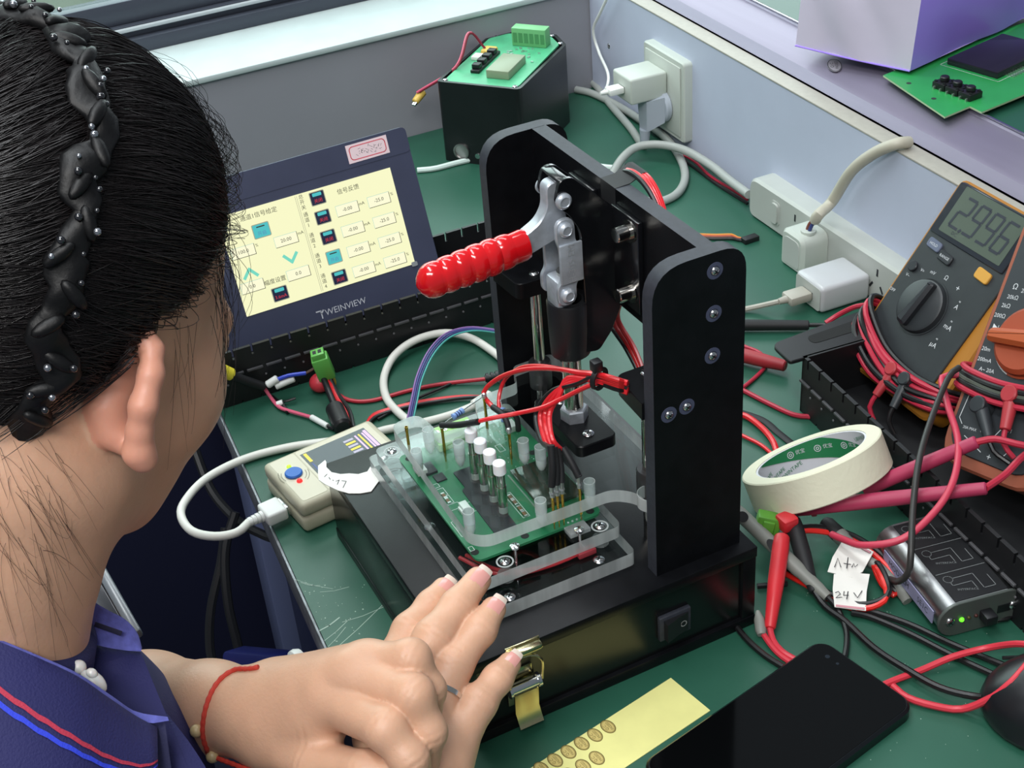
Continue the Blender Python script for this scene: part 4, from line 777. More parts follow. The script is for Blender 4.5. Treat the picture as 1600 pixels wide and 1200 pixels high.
def banana(name, label, F, x, y, dirv, m_, m2, r=5.5, L=24):
    t = thing(name, label, 'plug', tuple(F @ Vector((x, y, 6))))
    d = Vector(dirv).normalized(); g = G(F); g.cyl((x, y, 1), (x, y, 15), r, n=16, bev=1); p = Vector((x, y, 9)); g.cyl(p, p + d * L, r * .85, r * .6, n=14, bev=.6); obj('plug_body', g, m_, t)
    g = G(F); q = p + d * L; g.tube([tuple(q - d * 2), tuple(q + d * 10 + Vector((0, 0, -2))), tuple(q + d * 20 + Vector((5, 3, -9)))], 1.9, 8); obj('lead_end', g, m2, t); return t
banana('banana_plug', 'red right-angle plug in the yellow-edged multimeter', MF, 58, -3, (.05, -1, .1), mat('dull_red_plug', '#a83038', .45), CRIM)
banana('banana_plug', 'black right-angle plug in the yellow-edged multimeter', MF, 74, -3, (.25, -1, .1), mat('dull_black_plug', '#2a2f33', .45), BLW)
tl1 = thing('test_lead', 'coiled crimson and black leads wrapped round the yellow-edged multimeter', 'test lead', tuple(MF @ Vector((50, 5, 8))))
for k, (m_, o0) in enumerate(((BLW, 0), (CRIM, 4), (CRIM, 8.5), (BLW, 12.5), (CRIM, 17), (BLW, 21), (CRIM, 25))):
    j = rnd.uniform(-2, 2)
    lead('crimson_turn' if m_ is CRIM else 'black_turn', MF, [(2, 26 - o0 * .5, -27), (-8, 34 - o0 * .7, -14), (-8.5, 33 - o0 * .8, 2), (4, 24 - o0 + j, 8 + (k % 2) * 3), (38, 8 - o0 * .9 + j, 8 + (k % 3) * 2), (75, 3 - o0 * .8 - j, 8 + (k % 2) * 3), (104, 7 - o0 * .7, 6), (111, 10 - o0 * .6, -6), (108, 12 - o0 * .5, -26)], 2.3, m_, tl1)
# --- orange multimeter at the frame edge
ORG = mat('terracotta_holster', '#94503a', .5); ORD = mat('orange_dial', '#9c4427', .45)
r0 = np.array([1, -.08, 0.]); u0 = np.array([.02, .6, .8]); u0 /= np.linalg.norm(u0); r0 -= u0 * (r0 @ u0); r0 /= np.linalg.norm(r0)
k2 = .05; OF = mframe(toward((150, 425, 12), k2), tuple(.955 * r0 + .295 * u0), tuple(.955 * u0 - .295 * r0)) @ Matrix.Diagonal((1 - k2, 1 - k2, 1 - k2, 1))
me2 = thing('multimeter', 'orange-cased multimeter with an orange dial at the right edge', 'multimeter', tuple(OF @ Vector((36, -18, -10))))
g = G(OF); g.prism(rpoly([(-7, -18, 24), (84, -24, 24), (84, 172, 12), (-7, 172, 12)], 12, 6), -26, -1, ch=2); obj('holster', g, ORG, me2)
g = G(OF); g.prism(rpoly([(-2, -8, 22), (78, -14, 22), (79, 168, 6), (-2, 168, 6)], 8, 6), -2, .4, ch=.6); obj('face', g, mat('graphite_face', '#2b2f34', .5), me2)
g = G(OF); g.lathe((36, 80, .4), (0, 0, 1), [(27, 0), (27, .6), (25.4, .8), (25, 5), (22, 8)], 36, m=0); kb = obj('orange_dial', g, ORD, me2)
g = G(OF @ Matrix.Translation((36, 80, 0)) @ Matrix.Rotation(math.radians(4), 4, 'Z')); g.prism(rpoly([(-27, -5, 5), (24, -7, 3), (24, 7, 3), (-27, 5, 5)], 3, 4), 7, 16, ch=3); obj('dial_pointer', g, mat('orange_pointer', '#ac5129', .45), kb)
g = G(OF)
for t, x, y, s_ in (('CE', 19, 128, 12), ('Ω', 8, 118, 6), ('200kΩ', 20, 116, 4.4), ('20kΩ', 9, 110, 4.4), ('2kΩ', 6, 103, 4.4), ('200Ω', 4, 95, 4.4), ('▶|', 4, 86, 5), ('°C°F', 3, 78, 4.4), ('20m', 3, 69, 4.4), ('200mA', 5, 61, 4.2), ('A~ 20A', 10, 54, 4.2), ('mA', 14, 27, 5), ('µA', 22, 24, 4.2), ('COM', 44, 16, 4), ('20A MAX', 14, 10, 3), ('FUSED', 30, 5, 3), ('+', 38, -6, 7)): g.text(t, s_, x, y, .55)
g.strokes([[(4, 44), (2, 16), (6, 12)], [(20, 20), (24, 10), (36, 9), (40, 16)], [(42, 16), (52, 2), (48, -4)], [(12, 4), (30, -4)]], .6, .55)
o_ = [(36 + 26.6 * math.cos(a), 80 + 26.6 * math.sin(a)) for a in np.linspace(2.2, 4.4, 16)]; g.strokes([o_], .8, 1.2)
obj('dial_lettering', g, PRT, me2)
banana('banana_plug', 'black plug with ribbed boot in the orange-cased multimeter', OF, 23, 27, (.7, -.8, .1), mat('dull_black_plug', '#2a2f33', .45), BLW, r=6.5, L=28)
banana('banana_plug', 'red plug with ribbed boot in the orange-cased multimeter', OF, 45, 40, (.25, -1, .1), mat('dull_red_plug', '#a83038', .45), CRIM, r=6.5, L=26)
tl2 = thing('test_lead', 'crimson and black leads wrapped round the orange-cased multimeter', 'test lead', tuple(OF @ Vector((40, 46, 8))))
for k, (m_, y) in enumerate(((CRIM, 52), (BLW, 48), (mat('olive_grey_wire', '#4c5048', .4), 45), (BLW, 42), (CRIM, 38))):
    lead('crimson_turn' if m_ is CRIM else 'dark_turn', OF, [(4, y + 6, -29), (-11, y + 5, -14), (-11, y + 2, 1), (2, y - 2, 5.5), (35, y - 6, 10 + k % 2), (70, y - 4, 8), (90, y, -4), (86, y + 2, -29)], 2.4, m_, tl2)
# --- loose leads hanging in front
def handle(name, label, a, b, r1, r2, m_, cat='test lead', extra=()):
    t = thing(name, label, cat, tuple((np.array(a) + np.array(b)) / 2)); a = Vector(a); b = Vector(b); d = (b - a).normalized(); L = (b - a).length
    g = G(); g.lathe(a, d, [(r1 * .82, 0), (r1 * .92, 1), (r1, L * .12), (r1 * .97, L * .5), (r2, L - 1), (r2 * .8, L)], 18); obj('probe_handle', g, m_, t); return t, d
CRS = mat('crimson_sleeve', '#a83355', .5)
t1, d1 = handle('test_probe', 'long crimson probe handle lying below the tape roll', at(1226, 797, z=22), at(1542, 763, z=62), 5.4, 4.2, CRS)
a = Vector(at(1226, 797, z=22)); g = G(); g.cyl(a, a - d1 * 14, 1.2, n=8); g.cyl(a + Vector((0, 0, 4)), a - d1 * 12 + Vector((0, 0, 4)), .8, n=8); obj('probe_tip', g, STEEL, t1)
g = G(); e = at(1540, 763, z=62); g.tube([e, at(1570, 742, z=62), at(1600, 712, z=66), at(1640, 690, z=70)], 2.4, 8); obj('cord', g, CRIM, t1)
g = G(); q = Vector(at(1268, 792, z=24)); g.ring(tuple(q), tuple(d1), 5.3, 6.8, 2.2, 20); obj('grip_ring', g, CRS, t1)
t2, d2 = handle('test_probe', 'crimson probe handle partly hidden behind the tape roll', at(1350, 765, z=30), at(1527, 690, z=74), 5.2, 4.4, CRS)
g = G(); e = at(1525, 691, z=74); g.tube([e, at(1555, 686, z=76), at(1600, 696, z=76), at(1650, 700, z=74)], 2.3, 8); obj('cord', g, CRIM, t2)
cable('test_lead', 'crimson cord hanging from the meters down across the silver box', 'test lead', [tuple(OF @ Vector((-9, 45, 4))), at(1472, 590, z=75), at(1480, 630, z=72), at(1497, 690, z=70), at(1490, 750, z=66), at(1460, 800, z=55), at(1410, 842, z=45), at(1350, 852, z=36), at(1316, 842, z=28), at(1300, 835, z=24)], 2.4, mat('rose_cord', '#c23a52', .42), n=10)
cable('test_lead', 'black cord hanging from the meters past the silver box', 'test lead', [tuple(OF @ Vector((-6, 50, 10))), at(1482, 590, z=82), at(1455, 655, z=76), at(1436, 720, z=70), at(1427, 790, z=56), at(1424, 850, z=46), at(1420, 893, z=32), at(1405, 908, z=22), at(1390, 905, z=10)], 2.2, mat('charcoal_cord', '#2b2a29', .45), n=10)
gp = thing('grey_probe', 'grey pen probe with black oval pads leaning on the press base', 'test lead', at(1215, 870, z=16))
a = Vector(at(1150, 797, z=30)); b = Vector(at(1293, 933, z=7)); d = (b - a).normalized(); L = (b - a).length; GPM = mat('grey_probe_plastic', '#83857f', .45)
g = G(); g.lathe(a, d, [(4.6, 0), (5, 4), (5, L * .7), (4.4, L * .74), (4.2, L * .9), (3.2, L)], 18); obj('probe_barrel', g, GPM, gp)
cdir = (Vector(CAMC) - a).normalized(); up_ = (cdir - d * cdir.dot(d)).normalized()
for t_, ll in ((.10, 4), (.46, 7.5)):
    c_ = a + d * (L * t_) + up_ * 4.75; F = Matrix([[d[i], d.cross(up_)[i] * -1, up_[i], c_[i]] for i in range(3)] + [[0, 0, 0, 1]]); g = G(F); g.prism([(ll * math.cos(k * .4), 3.4 * math.sin(k * .4)) for k in range(16)], -.6, .5); obj('black_pad', g, BLP, gp)
g = G(); g.tube([tuple(b - d * 2), at(1308, 950, z=4), at(1322, 985, z=3), at(1322, 1015, z=3), at(1315, 1045, z=2)], 1.9, 8); obj('cord', g, BLW, gp)
gp2 = thing('grey_probe', 'dark-nosed grey probe between the red coil and the silver box', 'test lead', at(1340, 860, z=12))
a = Vector(at(1288, 815, z=14)); b = Vector(at(1350, 872, z=10)); g = G(); d = (b - a).normalized(); L = (b - a).length; g.lathe(a, d, [(4, 0), (5.4, 3), (5.6, L * .36), (5, L * .4)], 16, m=0); g.lathe(a + d * L * .38, d, [(5.6, 0), (5.6, 4), (5, 5), (4.4, 16), (2.6, L * .62)], 16, m=1); obj('probe_barrel', g, [SHR, GPM], gp2)
g = G(); g.tube([tuple(b), at(1375, 888, z=8), at(1400, 915, z=6), at(1418, 940, z=3)], 3.4, 10); obj('tail', g, GPM, gp2)
rp, d = handle('red_probe', 'bright red probe handle standing beside the press box corner', at(1222, 838, z=28), at(1203, 982, z=6), 5.6, 3.6, mat('bright_red_probe', '#d22b34', .4))
g = G(); p = at(1228, 812, z=30); g.box(p[0] - 5, p[1] - 6, p[2] - 6, p[0] + 7, p[1] + 6, p[2] + 4, bev=2); obj('clip_jaw', g, MATS['bright_red_probe'], rp)
g = G(); g.tube([at(1203, 980, z=6), at(1208, 1000, z=3), at(1222, 1018, z=3), at(1250, 1035, z=2), at(1310, 1072, z=2)], 2.0, 8); obj('cord', g, mat('rose_red_cord', '#cf3645', .4), rp)
bp_, d = handle('black_probe', 'black probe handle beside the grey pen probe', at(1238, 812, z=26), at(1272, 925, z=8), 5.8, 3.4, SHR)
g = G(); g.tube([at(1271, 922, z=8), at(1290, 948, z=4), at(1322, 972, z=4), at(1365, 1012, z=5), at(1415, 1045, z=6), at(1470, 1075, z=7), at(1530, 1089, z=10), at(1570, 1086, z=20), at(1610, 1068, z=26)], 2.2, 8); obj('cord', g, BLW, bp_)
cl = thing('clip_lead', 'pale clip with a red cord by the lower corner of the press', 'test lead', at(1188, 975, z=5))
g = G(); g.lathe(at(1184, 955, z=9), Vector(at(1190, 992, z=4)) - Vector(at(1184, 955, z=9)), [(1.4, 0), (3.4, 6), (3.6, 14), (2.6, 17)], 12); obj('clip_body', g, GPM, cl)
g = G(); g.tube([at(1190, 986, z=4), at(1203, 1006, z=3), at(1222, 1026, z=2), at(1260, 1050, z=2)], 1.9, 8); obj('cord', g, MATS['rose_red_cord'], cl)
cable('test_lead', 'black cord curving from under the press to the phone', 'cable', [at(1150, 978, z=3), at(1168, 1000, z=3), at(1195, 1024, z=2), at(1225, 1043, z=2)], 2.1, BLW)
cable('test_lead', 'short black cord crossing behind the bright red probe', 'cable', [at(1183, 916, z=3), at(1205, 914, z=3), at(1230, 912, z=2.5)], 1.9, BLW)
cable('test_lead', 'rose-red cord from under the phone to the black mouse', 'cable', [at(1360, 1080, z=2.2), at(1395, 1064, z=3), at(1440, 1047, z=4), at(1490, 1026, z=8), at(1545, 1012, z=12), at(1590, 1006, z=26), at(1620, 1010, z=34)], 2.1, MATS['rose_red_cord'])
cable('test_lead', 'rose-red cord sagging round in front of the black mouse', 'cable', [at(1395, 1072, z=2.2), at(1418, 1090, z=3), at(1460, 1103, z=3), at(1503, 1108, z=4), at(1545, 1092, z=16), at(1580, 1066, z=28), at(1612, 1030, z=34)], 2.2, MATS['rose_red_cord'])
for k, (dy, lab) in enumerate(((0, 'upper black cord running from the tags to the black mouse'), (9, 'lower black cord running from the tags to the black mouse'))):
    cable('test_lead', lab, 'cable', [at(1330, 948 + dy, z=4), at(1360, 955 + dy, z=3), at(1420, 975 + dy * 1.6, z=3), at(1480, 1003 + dy * 1.9, z=3), at(1530, 1024 + dy * 2.2, z=3), at(1575, 1042 + dy * 2.4, z=3)], 2.0, BLW)
# crimson plugs and wires between upright and rack
handle('sleeved_lead', 'fat crimson sleeve running from the upright to the rack end', at(1140, 550, z=8), at(1228, 572, z=8), 6, 4.6, mat('dark_crimson_sleeve', '#a32b33', .5))
cable('thin_wire', 'crimson wire passing from the upright under the rack wall', 'wire', [at(1140, 600, z=2), at(1165, 612, z=2), at(1200, 630, z=2), at(1240, 648, z=2), at(1272, 652, z=2), at(1296, 660, z=2)], 2.0, CRIM)
cable('thin_wire', 'crimson wire folded beside the fat crimson sleeve', 'wire', [at(1150, 612, z=2), at(1164, 603, z=2), at(1185, 585, z=2), at(1196, 570, z=2), at(1188, 552, z=3), at(1160, 540, z=3)], 1.6, CRIM)
cable('thin_wire', 'bright red twin wire curving under the tape roll', 'wire', [at(1140, 645, z=3), at(1165, 650, z=3), at(1190, 668, z=3), at(1208, 690, z=3), at(1216, 715, z=3)], 2.4, RED)
cable('thin_wire', 'red wire under the left rim of the tape roll', 'wire', [at(1140, 672, z=2), at(1165, 683, z=2), at(1190, 696, z=2), at(1212, 715, z=2)], 1.5, RED)
cable('flat_lead', 'dark flat lead on the mat between upright and tape roll', 'wire', [at(1145, 640, z=1.2), at(1190, 655, z=1.2), at(1215, 675, z=1.2), at(1240, 695, z=1.2)], 3.0, SHR, flat=.35)
bl = thing('sleeved_lead', 'black sleeved lead running from the upright to the rack handle', 'test lead', at(1210, 508, z=6))
g = G(); g.cyl(at(1140, 508, z=6), at(1264, 508, z=6), 5, 4.2, n=14, bev=.8); obj('sleeve', g, SHR, bl)
g = G(); g.tube([at(1262, 508, z=6), at(1300, 507, z=8), at(1335, 500, z=22), at(1360, 490, z=30)], 1.9, 8); obj('cord', g, BLW, bl)
cable('test_lead', 'crimson cord arching from the yellow-edged meter to the rack handle', 'cable', [at(1290, 505, z=8), at(1310, 492, z=14), at(1335, 480, z=26), at(1356, 476, z=36)], 2.2, CRIM)
# --- tape roll
tc_ = np.array([146.4, 300.8, 45]); tn = Vector((-.584, -.116, 1)).normalized()
farv = Vector(tc_ - CAMC); farv = (farv - tn * farv.dot(tn)).normalized()
TP = Matrix([[farv.cross(tn)[i], farv[i], tn[i], tc_[i]] for i in range(3)] + [[0, 0, 0, 1]])
tr = thing('tape_roll', 'roll of cream masking tape propped on leads beside the press', 'tape', tuple(TP @ Vector((0, 0, -24))))
CRT = mat('cream_crepe_tape', '#dcdac2', .75, var=.03, vscale=30, bump=.35, bscale=260)
g = G(TP); g.lathe((0, 0, -24), (0, 0, 1), [(49.2, 0), (50, .8), (50, 23.2), (49.2, 24), (39.6, 24), (39.6, 0), (49.2, 0)], 72, cap=False); obj('tape', g, CRT, tr)
g = G(TP); g.lathe((0, 0, -23.6), (0, 0, 1), [(39.6, 0), (39.6, 23), (38.2, 23), (38.2, 0), (39.6, 0)], 72, cap=False, m=0); obj('paper_core', g, mat('core_white', '#d3d3da', .6), tr)
def bent(g, verts, faces, m, R=38.0, off=0.0):
    n0 = len(g.v); vv = []
    for (u_, v_) in verts:
        a_ = math.pi / 2 - u_ / R; vv.append((( R - off) * math.cos(a_), (R - off) * math.sin(a_), v_))
    g.add(vv, faces, m)
g = G(TP)
def bandpoly(fn0, fn1, u0, u1, m, n=40, off=.15):
    vs = []; fs = []
    for i in range(n + 1):
        u_ = u0 + (u1 - u0) * i / n; vs += [(u_, fn0(u_)), (u_, fn1(u_))]
    bent(g, vs, [(2*i, 2*i+2, 2*i+3, 2*i+1) for i in range(n)], m, off=off)
cl_ = lambda x: max(-23, min(-.7, x))
for s_ in (-119, 0, 119): bandpoly(lambda u_: cl_(-5 - .27 * (u_ - s_ + 32)), lambda u_: cl_(-.33 * (u_ - s_ - 8)), s_ - 45, s_ + 74, 0)
def btext(t, size, u_, v_, rot, m, off=.3):
    vv, ff = glyphs(t, size, 'LEFT'); c_, q_ = math.cos(rot), math.sin(rot)
    bent(g, [(u_ + a[0] * c_ - a[1] * q_, v_ + a[0] * q_ + a[1] * c_) for a in vv], ff, m, off=off)
for u_, v_ in ((-57, -15), (-44, -17), (-30, -18.5), (38, -7), (50, -12)): btext('UBWINTAPE', 4.0, u_, v_, .22, 0)
for u_ in (-14, 6, 26):
    for r_ in (2.6, 1.2): bent(g, [(u_ + rr * math.cos(a), -5.5 - (u_ + 14) * .12 + rr * math.sin(a)) for a in np.linspace(0, 2 * math.pi, 17) for rr in (r_, r_ - .55)], [(2*i, 2*i+1, 2*i+3, 2*i+2) for i in range(16)], 1, off=.3)
    btext('优宝', 3.6, u_ + 4, -5.5 - (u_ + 14) * .12, -.1, 1)
obj('core_print', g, [mat('tape_green_print', '#1f7a4a', .6), MATS['core_white']], tr, angle=80)
# --- red coil with paper tags, green plug
rc = thing('twin_wire', 'coiled red and black twin wire with taped paper tags', 'wire', at(1340, 880, z=8))
base = [at(1222, 838, z=14), at(1262, 829, z=14), at(1310, 836, z=13), at(1352, 856, z=11), at(1388, 888, z=8), at(1402, 918, z=5), at(1396, 930, z=4), at(1378, 912, z=7), at(1366, 884, z=10), at(1378, 902, z=12), at(1386, 930, z=10), at(1372, 945, z=7), at(1340, 951, z=5), at(1300, 938, z=4), at(1262, 915, z=3), at(1225, 895, z=3)]
g = G(); g.tube(base, 2.0, 8); obj('red_core', g, mat('vivid_red_wire', '#e2261f', .35, coat=.2), rc)
g = G(); g.tube([(p[0] - 1.5, p[1] + 2.8, p[2] + 1.2) for p in base], 2.0, 8); obj('black_core', g, BLW, rc)
tg = thing('paper_tag', 'upper paper tag folded on the red coil', 'tag', at(1328, 870, z=16))
q = [at(1321, 837, z=16), at(1365, 862, z=16), at(1348, 893, z=12), at(1331, 902, z=12), at(1293, 893, z=12), at(1301, 870, z=14)]
def sheet(pts, th=.5):
    g = G(); n = len(pts); v = [tuple(p) for p in pts] + [(p[0], p[1], p[2] - th) for p in pts]; return g.add(v, [tuple(range(n))[::-1], tuple(range(n, 2*n))] + [(i, (i+1) % n, n + (i+1) % n, n + i) for i in range(n)])
obj('tag_paper', sheet(q), PAPER, tg)
def inkpx(lines, z, w=.5): return lines
g = G()
for ln in ([(1304, 886), (1309, 872), (1314, 886)], [(1318, 880), (1330, 882)], [(1325, 871), (1323, 888)], [(1331, 886), (1334, 880), (1336, 886), (1340, 882)]):
    g.tube([tuple(Vector(at(*p, z=14.4))) for p in ln], .3, 4, spline=False)
o = obj('handwriting', g, INK, tg)
g = G(); g.tube([at(1327, 845, z=16.4), at(1360, 863, z=16.2)], .9, 4, spline=False); obj('red_edge', g, mat('pink_marker', '#d99aa5', .7), tg)
tg2 = thing('paper_tag', 'lower paper tag marked 24 V on the red coil', 'tag', at(1328, 920, z=10))
q = [at(1303, 897, z=12), at(1330, 893, z=13), at(1348, 896, z=13), at(1359, 897, z=12), at(1354, 925, z=9), at(1353, 954, z=7), at(1304, 948, z=7), at(1301, 920, z=9)]
obj('tag_paper', sheet(q), PAPER, tg2)
g = G()
for ln in ([(1305, 926), (1310, 924), (1313, 928), (1306, 934), (1316, 933)], [(1319, 924), (1318, 930), (1326, 930)], [(1325, 924), (1323, 936)], [(1334, 926), (1340, 934), (1347, 923)]): g.tube([at(*p, z=10.4) for p in ln], .3, 4, spline=False)
obj('handwriting', g, INK, tg2)
g = G(); g.tube([at(1306, 946, z=7.6), at(1351, 951, z=7.6)], .9, 4, spline=False); obj('red_edge', g, MATS['pink_marker'], tg2)
gc = thing('plug_terminal', 'green plug terminal at the end of the red twin wire', 'terminal', at(1198, 815, z=24))
a = Vector(at(1186, 815, z=26)); F = frame(tuple(a), Vector(at(1210, 820, z=24)) - a, (0, .3, 1)); g = G(F); g.box(-2, -8, -6, 14, 7, 6, bev=1.5); g.box(2, -6, 5, 10, 5, 8, bev=1); obj('terminal_body', g, mat('leaf_green_connector', '#5c9c34', .4), gc)
# --- silver interface box
im = thing('interface_box', 'silver signal interface box with black label on the right of the mat', 'device', (255, 325, 0))
d = Vector((.98, -.19, 0)).normalized(); IF = frame((216, 303, 1.5), d, (-d.y, d.x, 0)); ALU = mat('brushed_aluminium', '#a9abad', .3, 1.0, var=.15, vscale=200, stretch=(.05, 1, 1))
stad = [(12 - 12 * math.cos(a), 12.5 - 12.5 * math.sin(a)) for a in np.linspace(-math.pi / 2, math.pi / 2, 13)] 
stad = [(12.5 - 12.5 * math.cos(a), 12.5 + 12.5 * math.sin(a)) for a in np.linspace(-math.pi/2, math.pi/2, 12)] + [(58 - 12.5 + 12.5 * math.cos(a), 12.5 + 12.5 * math.sin(a)) for a in np.linspace(math.pi/2, -math.pi/2, 12)]
g = G(IF @ frame((0, 0, 0), (0, 1, 0), (0, 0, 1))); g.prism(stad, 0, 80); obj('extruded_case', g, ALU, im)
g = G(IF @ frame((80, 0, 0), (0, 1, 0), (0, 0, 1))); g.prism([(29 + (x - 29) * 1.03, 12.5 + (y - 12.5) * 1.05) for x, y in stad], 0, 1.8, ch=.4); ep = obj('end_plate', g, mat('end_plate_grey', '#5d6460', .4, .4), im)
EF = IF @ frame((81.8, 0, 0), (0, 1, 0), (0, 0, 1))
for x in (7, 51): screw(ep, tuple(EF @ Vector((x, 12.5, 0))), d, 3.2)
g = G(EF); g.ball((15, 12, .3), 1.7, 10); obj('green_light', g, mat('led_green', '#62e02a', .4, emit=1.4), ep)
g = G(EF); g.ball((20, 12, .2), 1.3, 10); obj('amber_light', g, mat('led_amber_off', '#4d471e', .4), ep)
g = G(EF); g.ball((25, 12, .2), 1.3, 10); obj('red_light', g, mat('led_red_off', '#4a2420', .4), ep)
g = G(EF); g.box(27, 9, 0, 35, 16, 9, bev=1); g.box(40, 9, 0, 49, 15, .5); obj('socket', g, BLP, ep)
g = G(IF); g.box(2, 11, 24.9, 79, 47, 25.5); lb = obj('top_label', g, BLP, im)
g = G(IF @ Matrix.Translation((0, 0, 25.6))); DP = mat('dim_print', '#6b6f70', .7)
for k in range(3):
    x0 = 8 + k * 26; g.strokes([[(x0 + 3 * math.cos(a), 17 + 3 * math.sin(a)) for a in np.linspace(0, 6.3, 14)], [(x0 + 3, 17), (x0 + 6, 17), (x0 + 6, 30), (x0 + 12, 30)], [(x0, 20), (x0, 34), (x0 + 14, 34), (x0 + 14, 42), (x0 + 4, 42)], [(x0 + 20, 12), (x0 + 20, 46)]], .5, .1)
    g.text('INTERFACE', 2.6, x0 + 12, 24, .1, rot=1.3)
obj('label_print', g, DP, lb)
g = G(IF @ frame((12, -.1, 11.5), (1, 0, 0), (0, 0, 1))); g.box(0, -5, -.4, 62, 5, .3); sl = obj('side_label', g, mat('lavender_label', '#8f8fae', .6), im)
g = G(IF @ frame((12, -.1, 11.5), (1, 0, 0), (0, 0, 1))); g.text('MOD3CM', 6, 20, 0, .4); g.text('5E1C', 6, 50, 0, .4); obj('label_lettering', g, INK, sl)
g = G(); e = EF @ Vector((31, 12, 8)); g.tube([tuple(e), at(1520, 950, z=8), at(1545, 965, z=3), at(1572, 966, z=3), at(1592, 945, z=3), at(1600, 910, z=4)], 2.0, 8); o = obj('cord', g, BLW, im)
# --- mouse, phone, sticker sheet
ms = thing('computer_mouse', 'rounded black mouse at the right edge of the bench', 'mouse', (376, 305, 0))
MS = mat('soft_black_plastic', '#17181c', .32); F = Matrix.Translation((386, 316, 0)) @ Matrix.Rotation(math.radians(-35), 4, 'Z')
g = G(F); b = bmesh.new(); bmesh.ops.create_uvsphere(b, u_segments=32, v_segments=18, radius=1)
vv = []
for v in b.verts:
    x, y, z = v.co; zz = max(z, -.35); sx = 34 * (1 - .1 * y); vv.append((x * sx * (1 + .12 * (zz < 0)), y * 58, (zz + .35) * 31 * (1 - .12 * y * y)))
b.verts.index_update(); g.add(vv, [tuple(v.index for v in f.verts) for f in b.faces]); b.free(); obj('shell', g, MS, ms)
g = G(F); g.tube([(-36, -40, 9), (-38.5, -10, 10), (-38, 20, 10), (-33, 44, 9)], 1.2, 6); obj('side_seam', g, mat('seam_black', '#08080a', .6), ms)
g = G(F); g.box(-4, 26, 34, 4, 44, 40, bev=2); obj('wheel', g, BLP, ms)
ph = thing('smartphone', 'black smartphone lying face up over cords at the bottom edge', 'phone', (320, 150, 0))
PHF = frame((265, 222, 0), (71, 13.4, 0), (0.185, .983, 0)); PHF = frame((263.5, 223, 0), (.983, .185, 0), (-.185, .983, 0)); PHB = mat('phone_body', '#14181c', .3, .3)
g = G(PHF); g.prism(rrect(0, -152, 74, 0, 10, 6), .3, 8.6, ch=1.6); obj('phone_body', g, PHB, ph)
g = G(PHF); g.prism(rrect(2, -150, 72, -2, 8.5, 6), 8.5, 8.9); obj('screen_glass', g, mat('phone_glass', '#060708', .08), ph)
g = G(PHF); g.cyl((14, -10, 8.9), (14, -10, 8.95), 1.5, n=14); g.cyl((22, -10, 8.9), (22, -10, 8.95), 1.0, n=12); obj('camera_dot', g, mat('lens_dot', '#1d242d', .2), ph)
st = thing('sticker_sheet', 'pale yellow sheet of gold QC PASSED oval stickers before the press', 'sticker sheet', (256, 75, 0))
SHF = frame((238.2, 129, 0), (.983, .17, 0), (-.15, .98, 0)); YS = mat('yellow_backing', '#e3e092', .6, var=.04, vscale=60)
g = G(SHF); g.box(0, -150, .05, 35, 0, .5); obj('backing_sheet', g, YS, st)
GS = mat('gold_sticker', '#d3c077', .45, .2); GI = mat('brown_print', '#6b5a22', .6)
proto = None
spots = [(252.6, 76), (254.3, 66.1), (255.9, 56.2), (257.5, 46.4), (259, 36.7), (260.5, 26.8), (262, 17), (269.8, 58.4), (271.1, 48.6), (272.6, 38.8), (274, 29), (275.6, 19)]
for i, (x, y) in enumerate(spots):
    if proto is None:
        F = SHF.copy(); F.translation = Vector((x, y, 0)); F = F @ Matrix.Rotation(math.pi - .05, 4, 'Z')
        ov = [(5.6 * math.cos(a), 4.0 * math.sin(a)) for a in np.linspace(0, 2 * math.pi, 28, endpoint=False)]
        g = G(F); g.prism(ov, .5, .62, m=0); proto = obj('sticker', g, GS, st)
        g = G(F); o_ = [(a * .96, b * .95) for a, b in ov]; g.strokes([o_ + o_[:1]], .55, .66); o_ = [(a * .84, b * .8) for a, b in ov]; g.strokes([o_ + o_[:1]], .22, .66); g.text('Q.C', 2.6, 0, 1.5, .66); g.text('PASSED', 2.5, 0, -1.2, .66, sx=.85); pr_ = obj('oval_print', g, GI, proto)
        p0 = Vector((x, y, 0))
    else:
        c_ = proto.copy(); C.objects.link(c_); c_.parent = st; c_.location = proto.location + (Vector((x, y, 0)) - p0) * S
        c2_ = pr_.copy(); C.objects.link(c2_); c2_.parent = c_
# ================================================================== things on the shelf
pc = thing('circuit_board', 'green display board overhanging the shelf under the purple bag', 'circuit board', (-70, 630, 153))
def onz(l, z): return [at(1200 + x / 4, y / 4, z=z)[:2] for x, y in l]
bo = onz([(720, 470), (1105, 730), (1262, 664), (1335, 700), (1600, 590), (2100, 380), (1700, 100), (1000, 340)], 154)
bo = [(bo[0]), bo[1], bo[2], bo[3], bo[4], bo[5], (bo[5][0] - 110, bo[5][1] + 40), (bo[0][0] - 20, bo[0][1] + 130)]
g = G(); g.prism(bo, 152.4, 154, m=0, ms=1); brd = obj('board', g, [mat('bright_green_mask', '#2f9a52', .3, var=.1, vscale=30), mat('board_edge', '#a9c49a', .6)], pc)
F = frame((*at(1252 + 0, 158, z=154)[:2], 154), Vector(at(1550, 148, z=154)) - Vector(at(1513, 162, z=154)), (0, 1, 0))
F = frame(at(1515, 160, z=154), Vector(at(1550, 147, z=154)) - Vector(at(1515, 160, z=154)), Vector(at(1460, 122, z=154)) - Vector(at(1515, 160, z=154)))
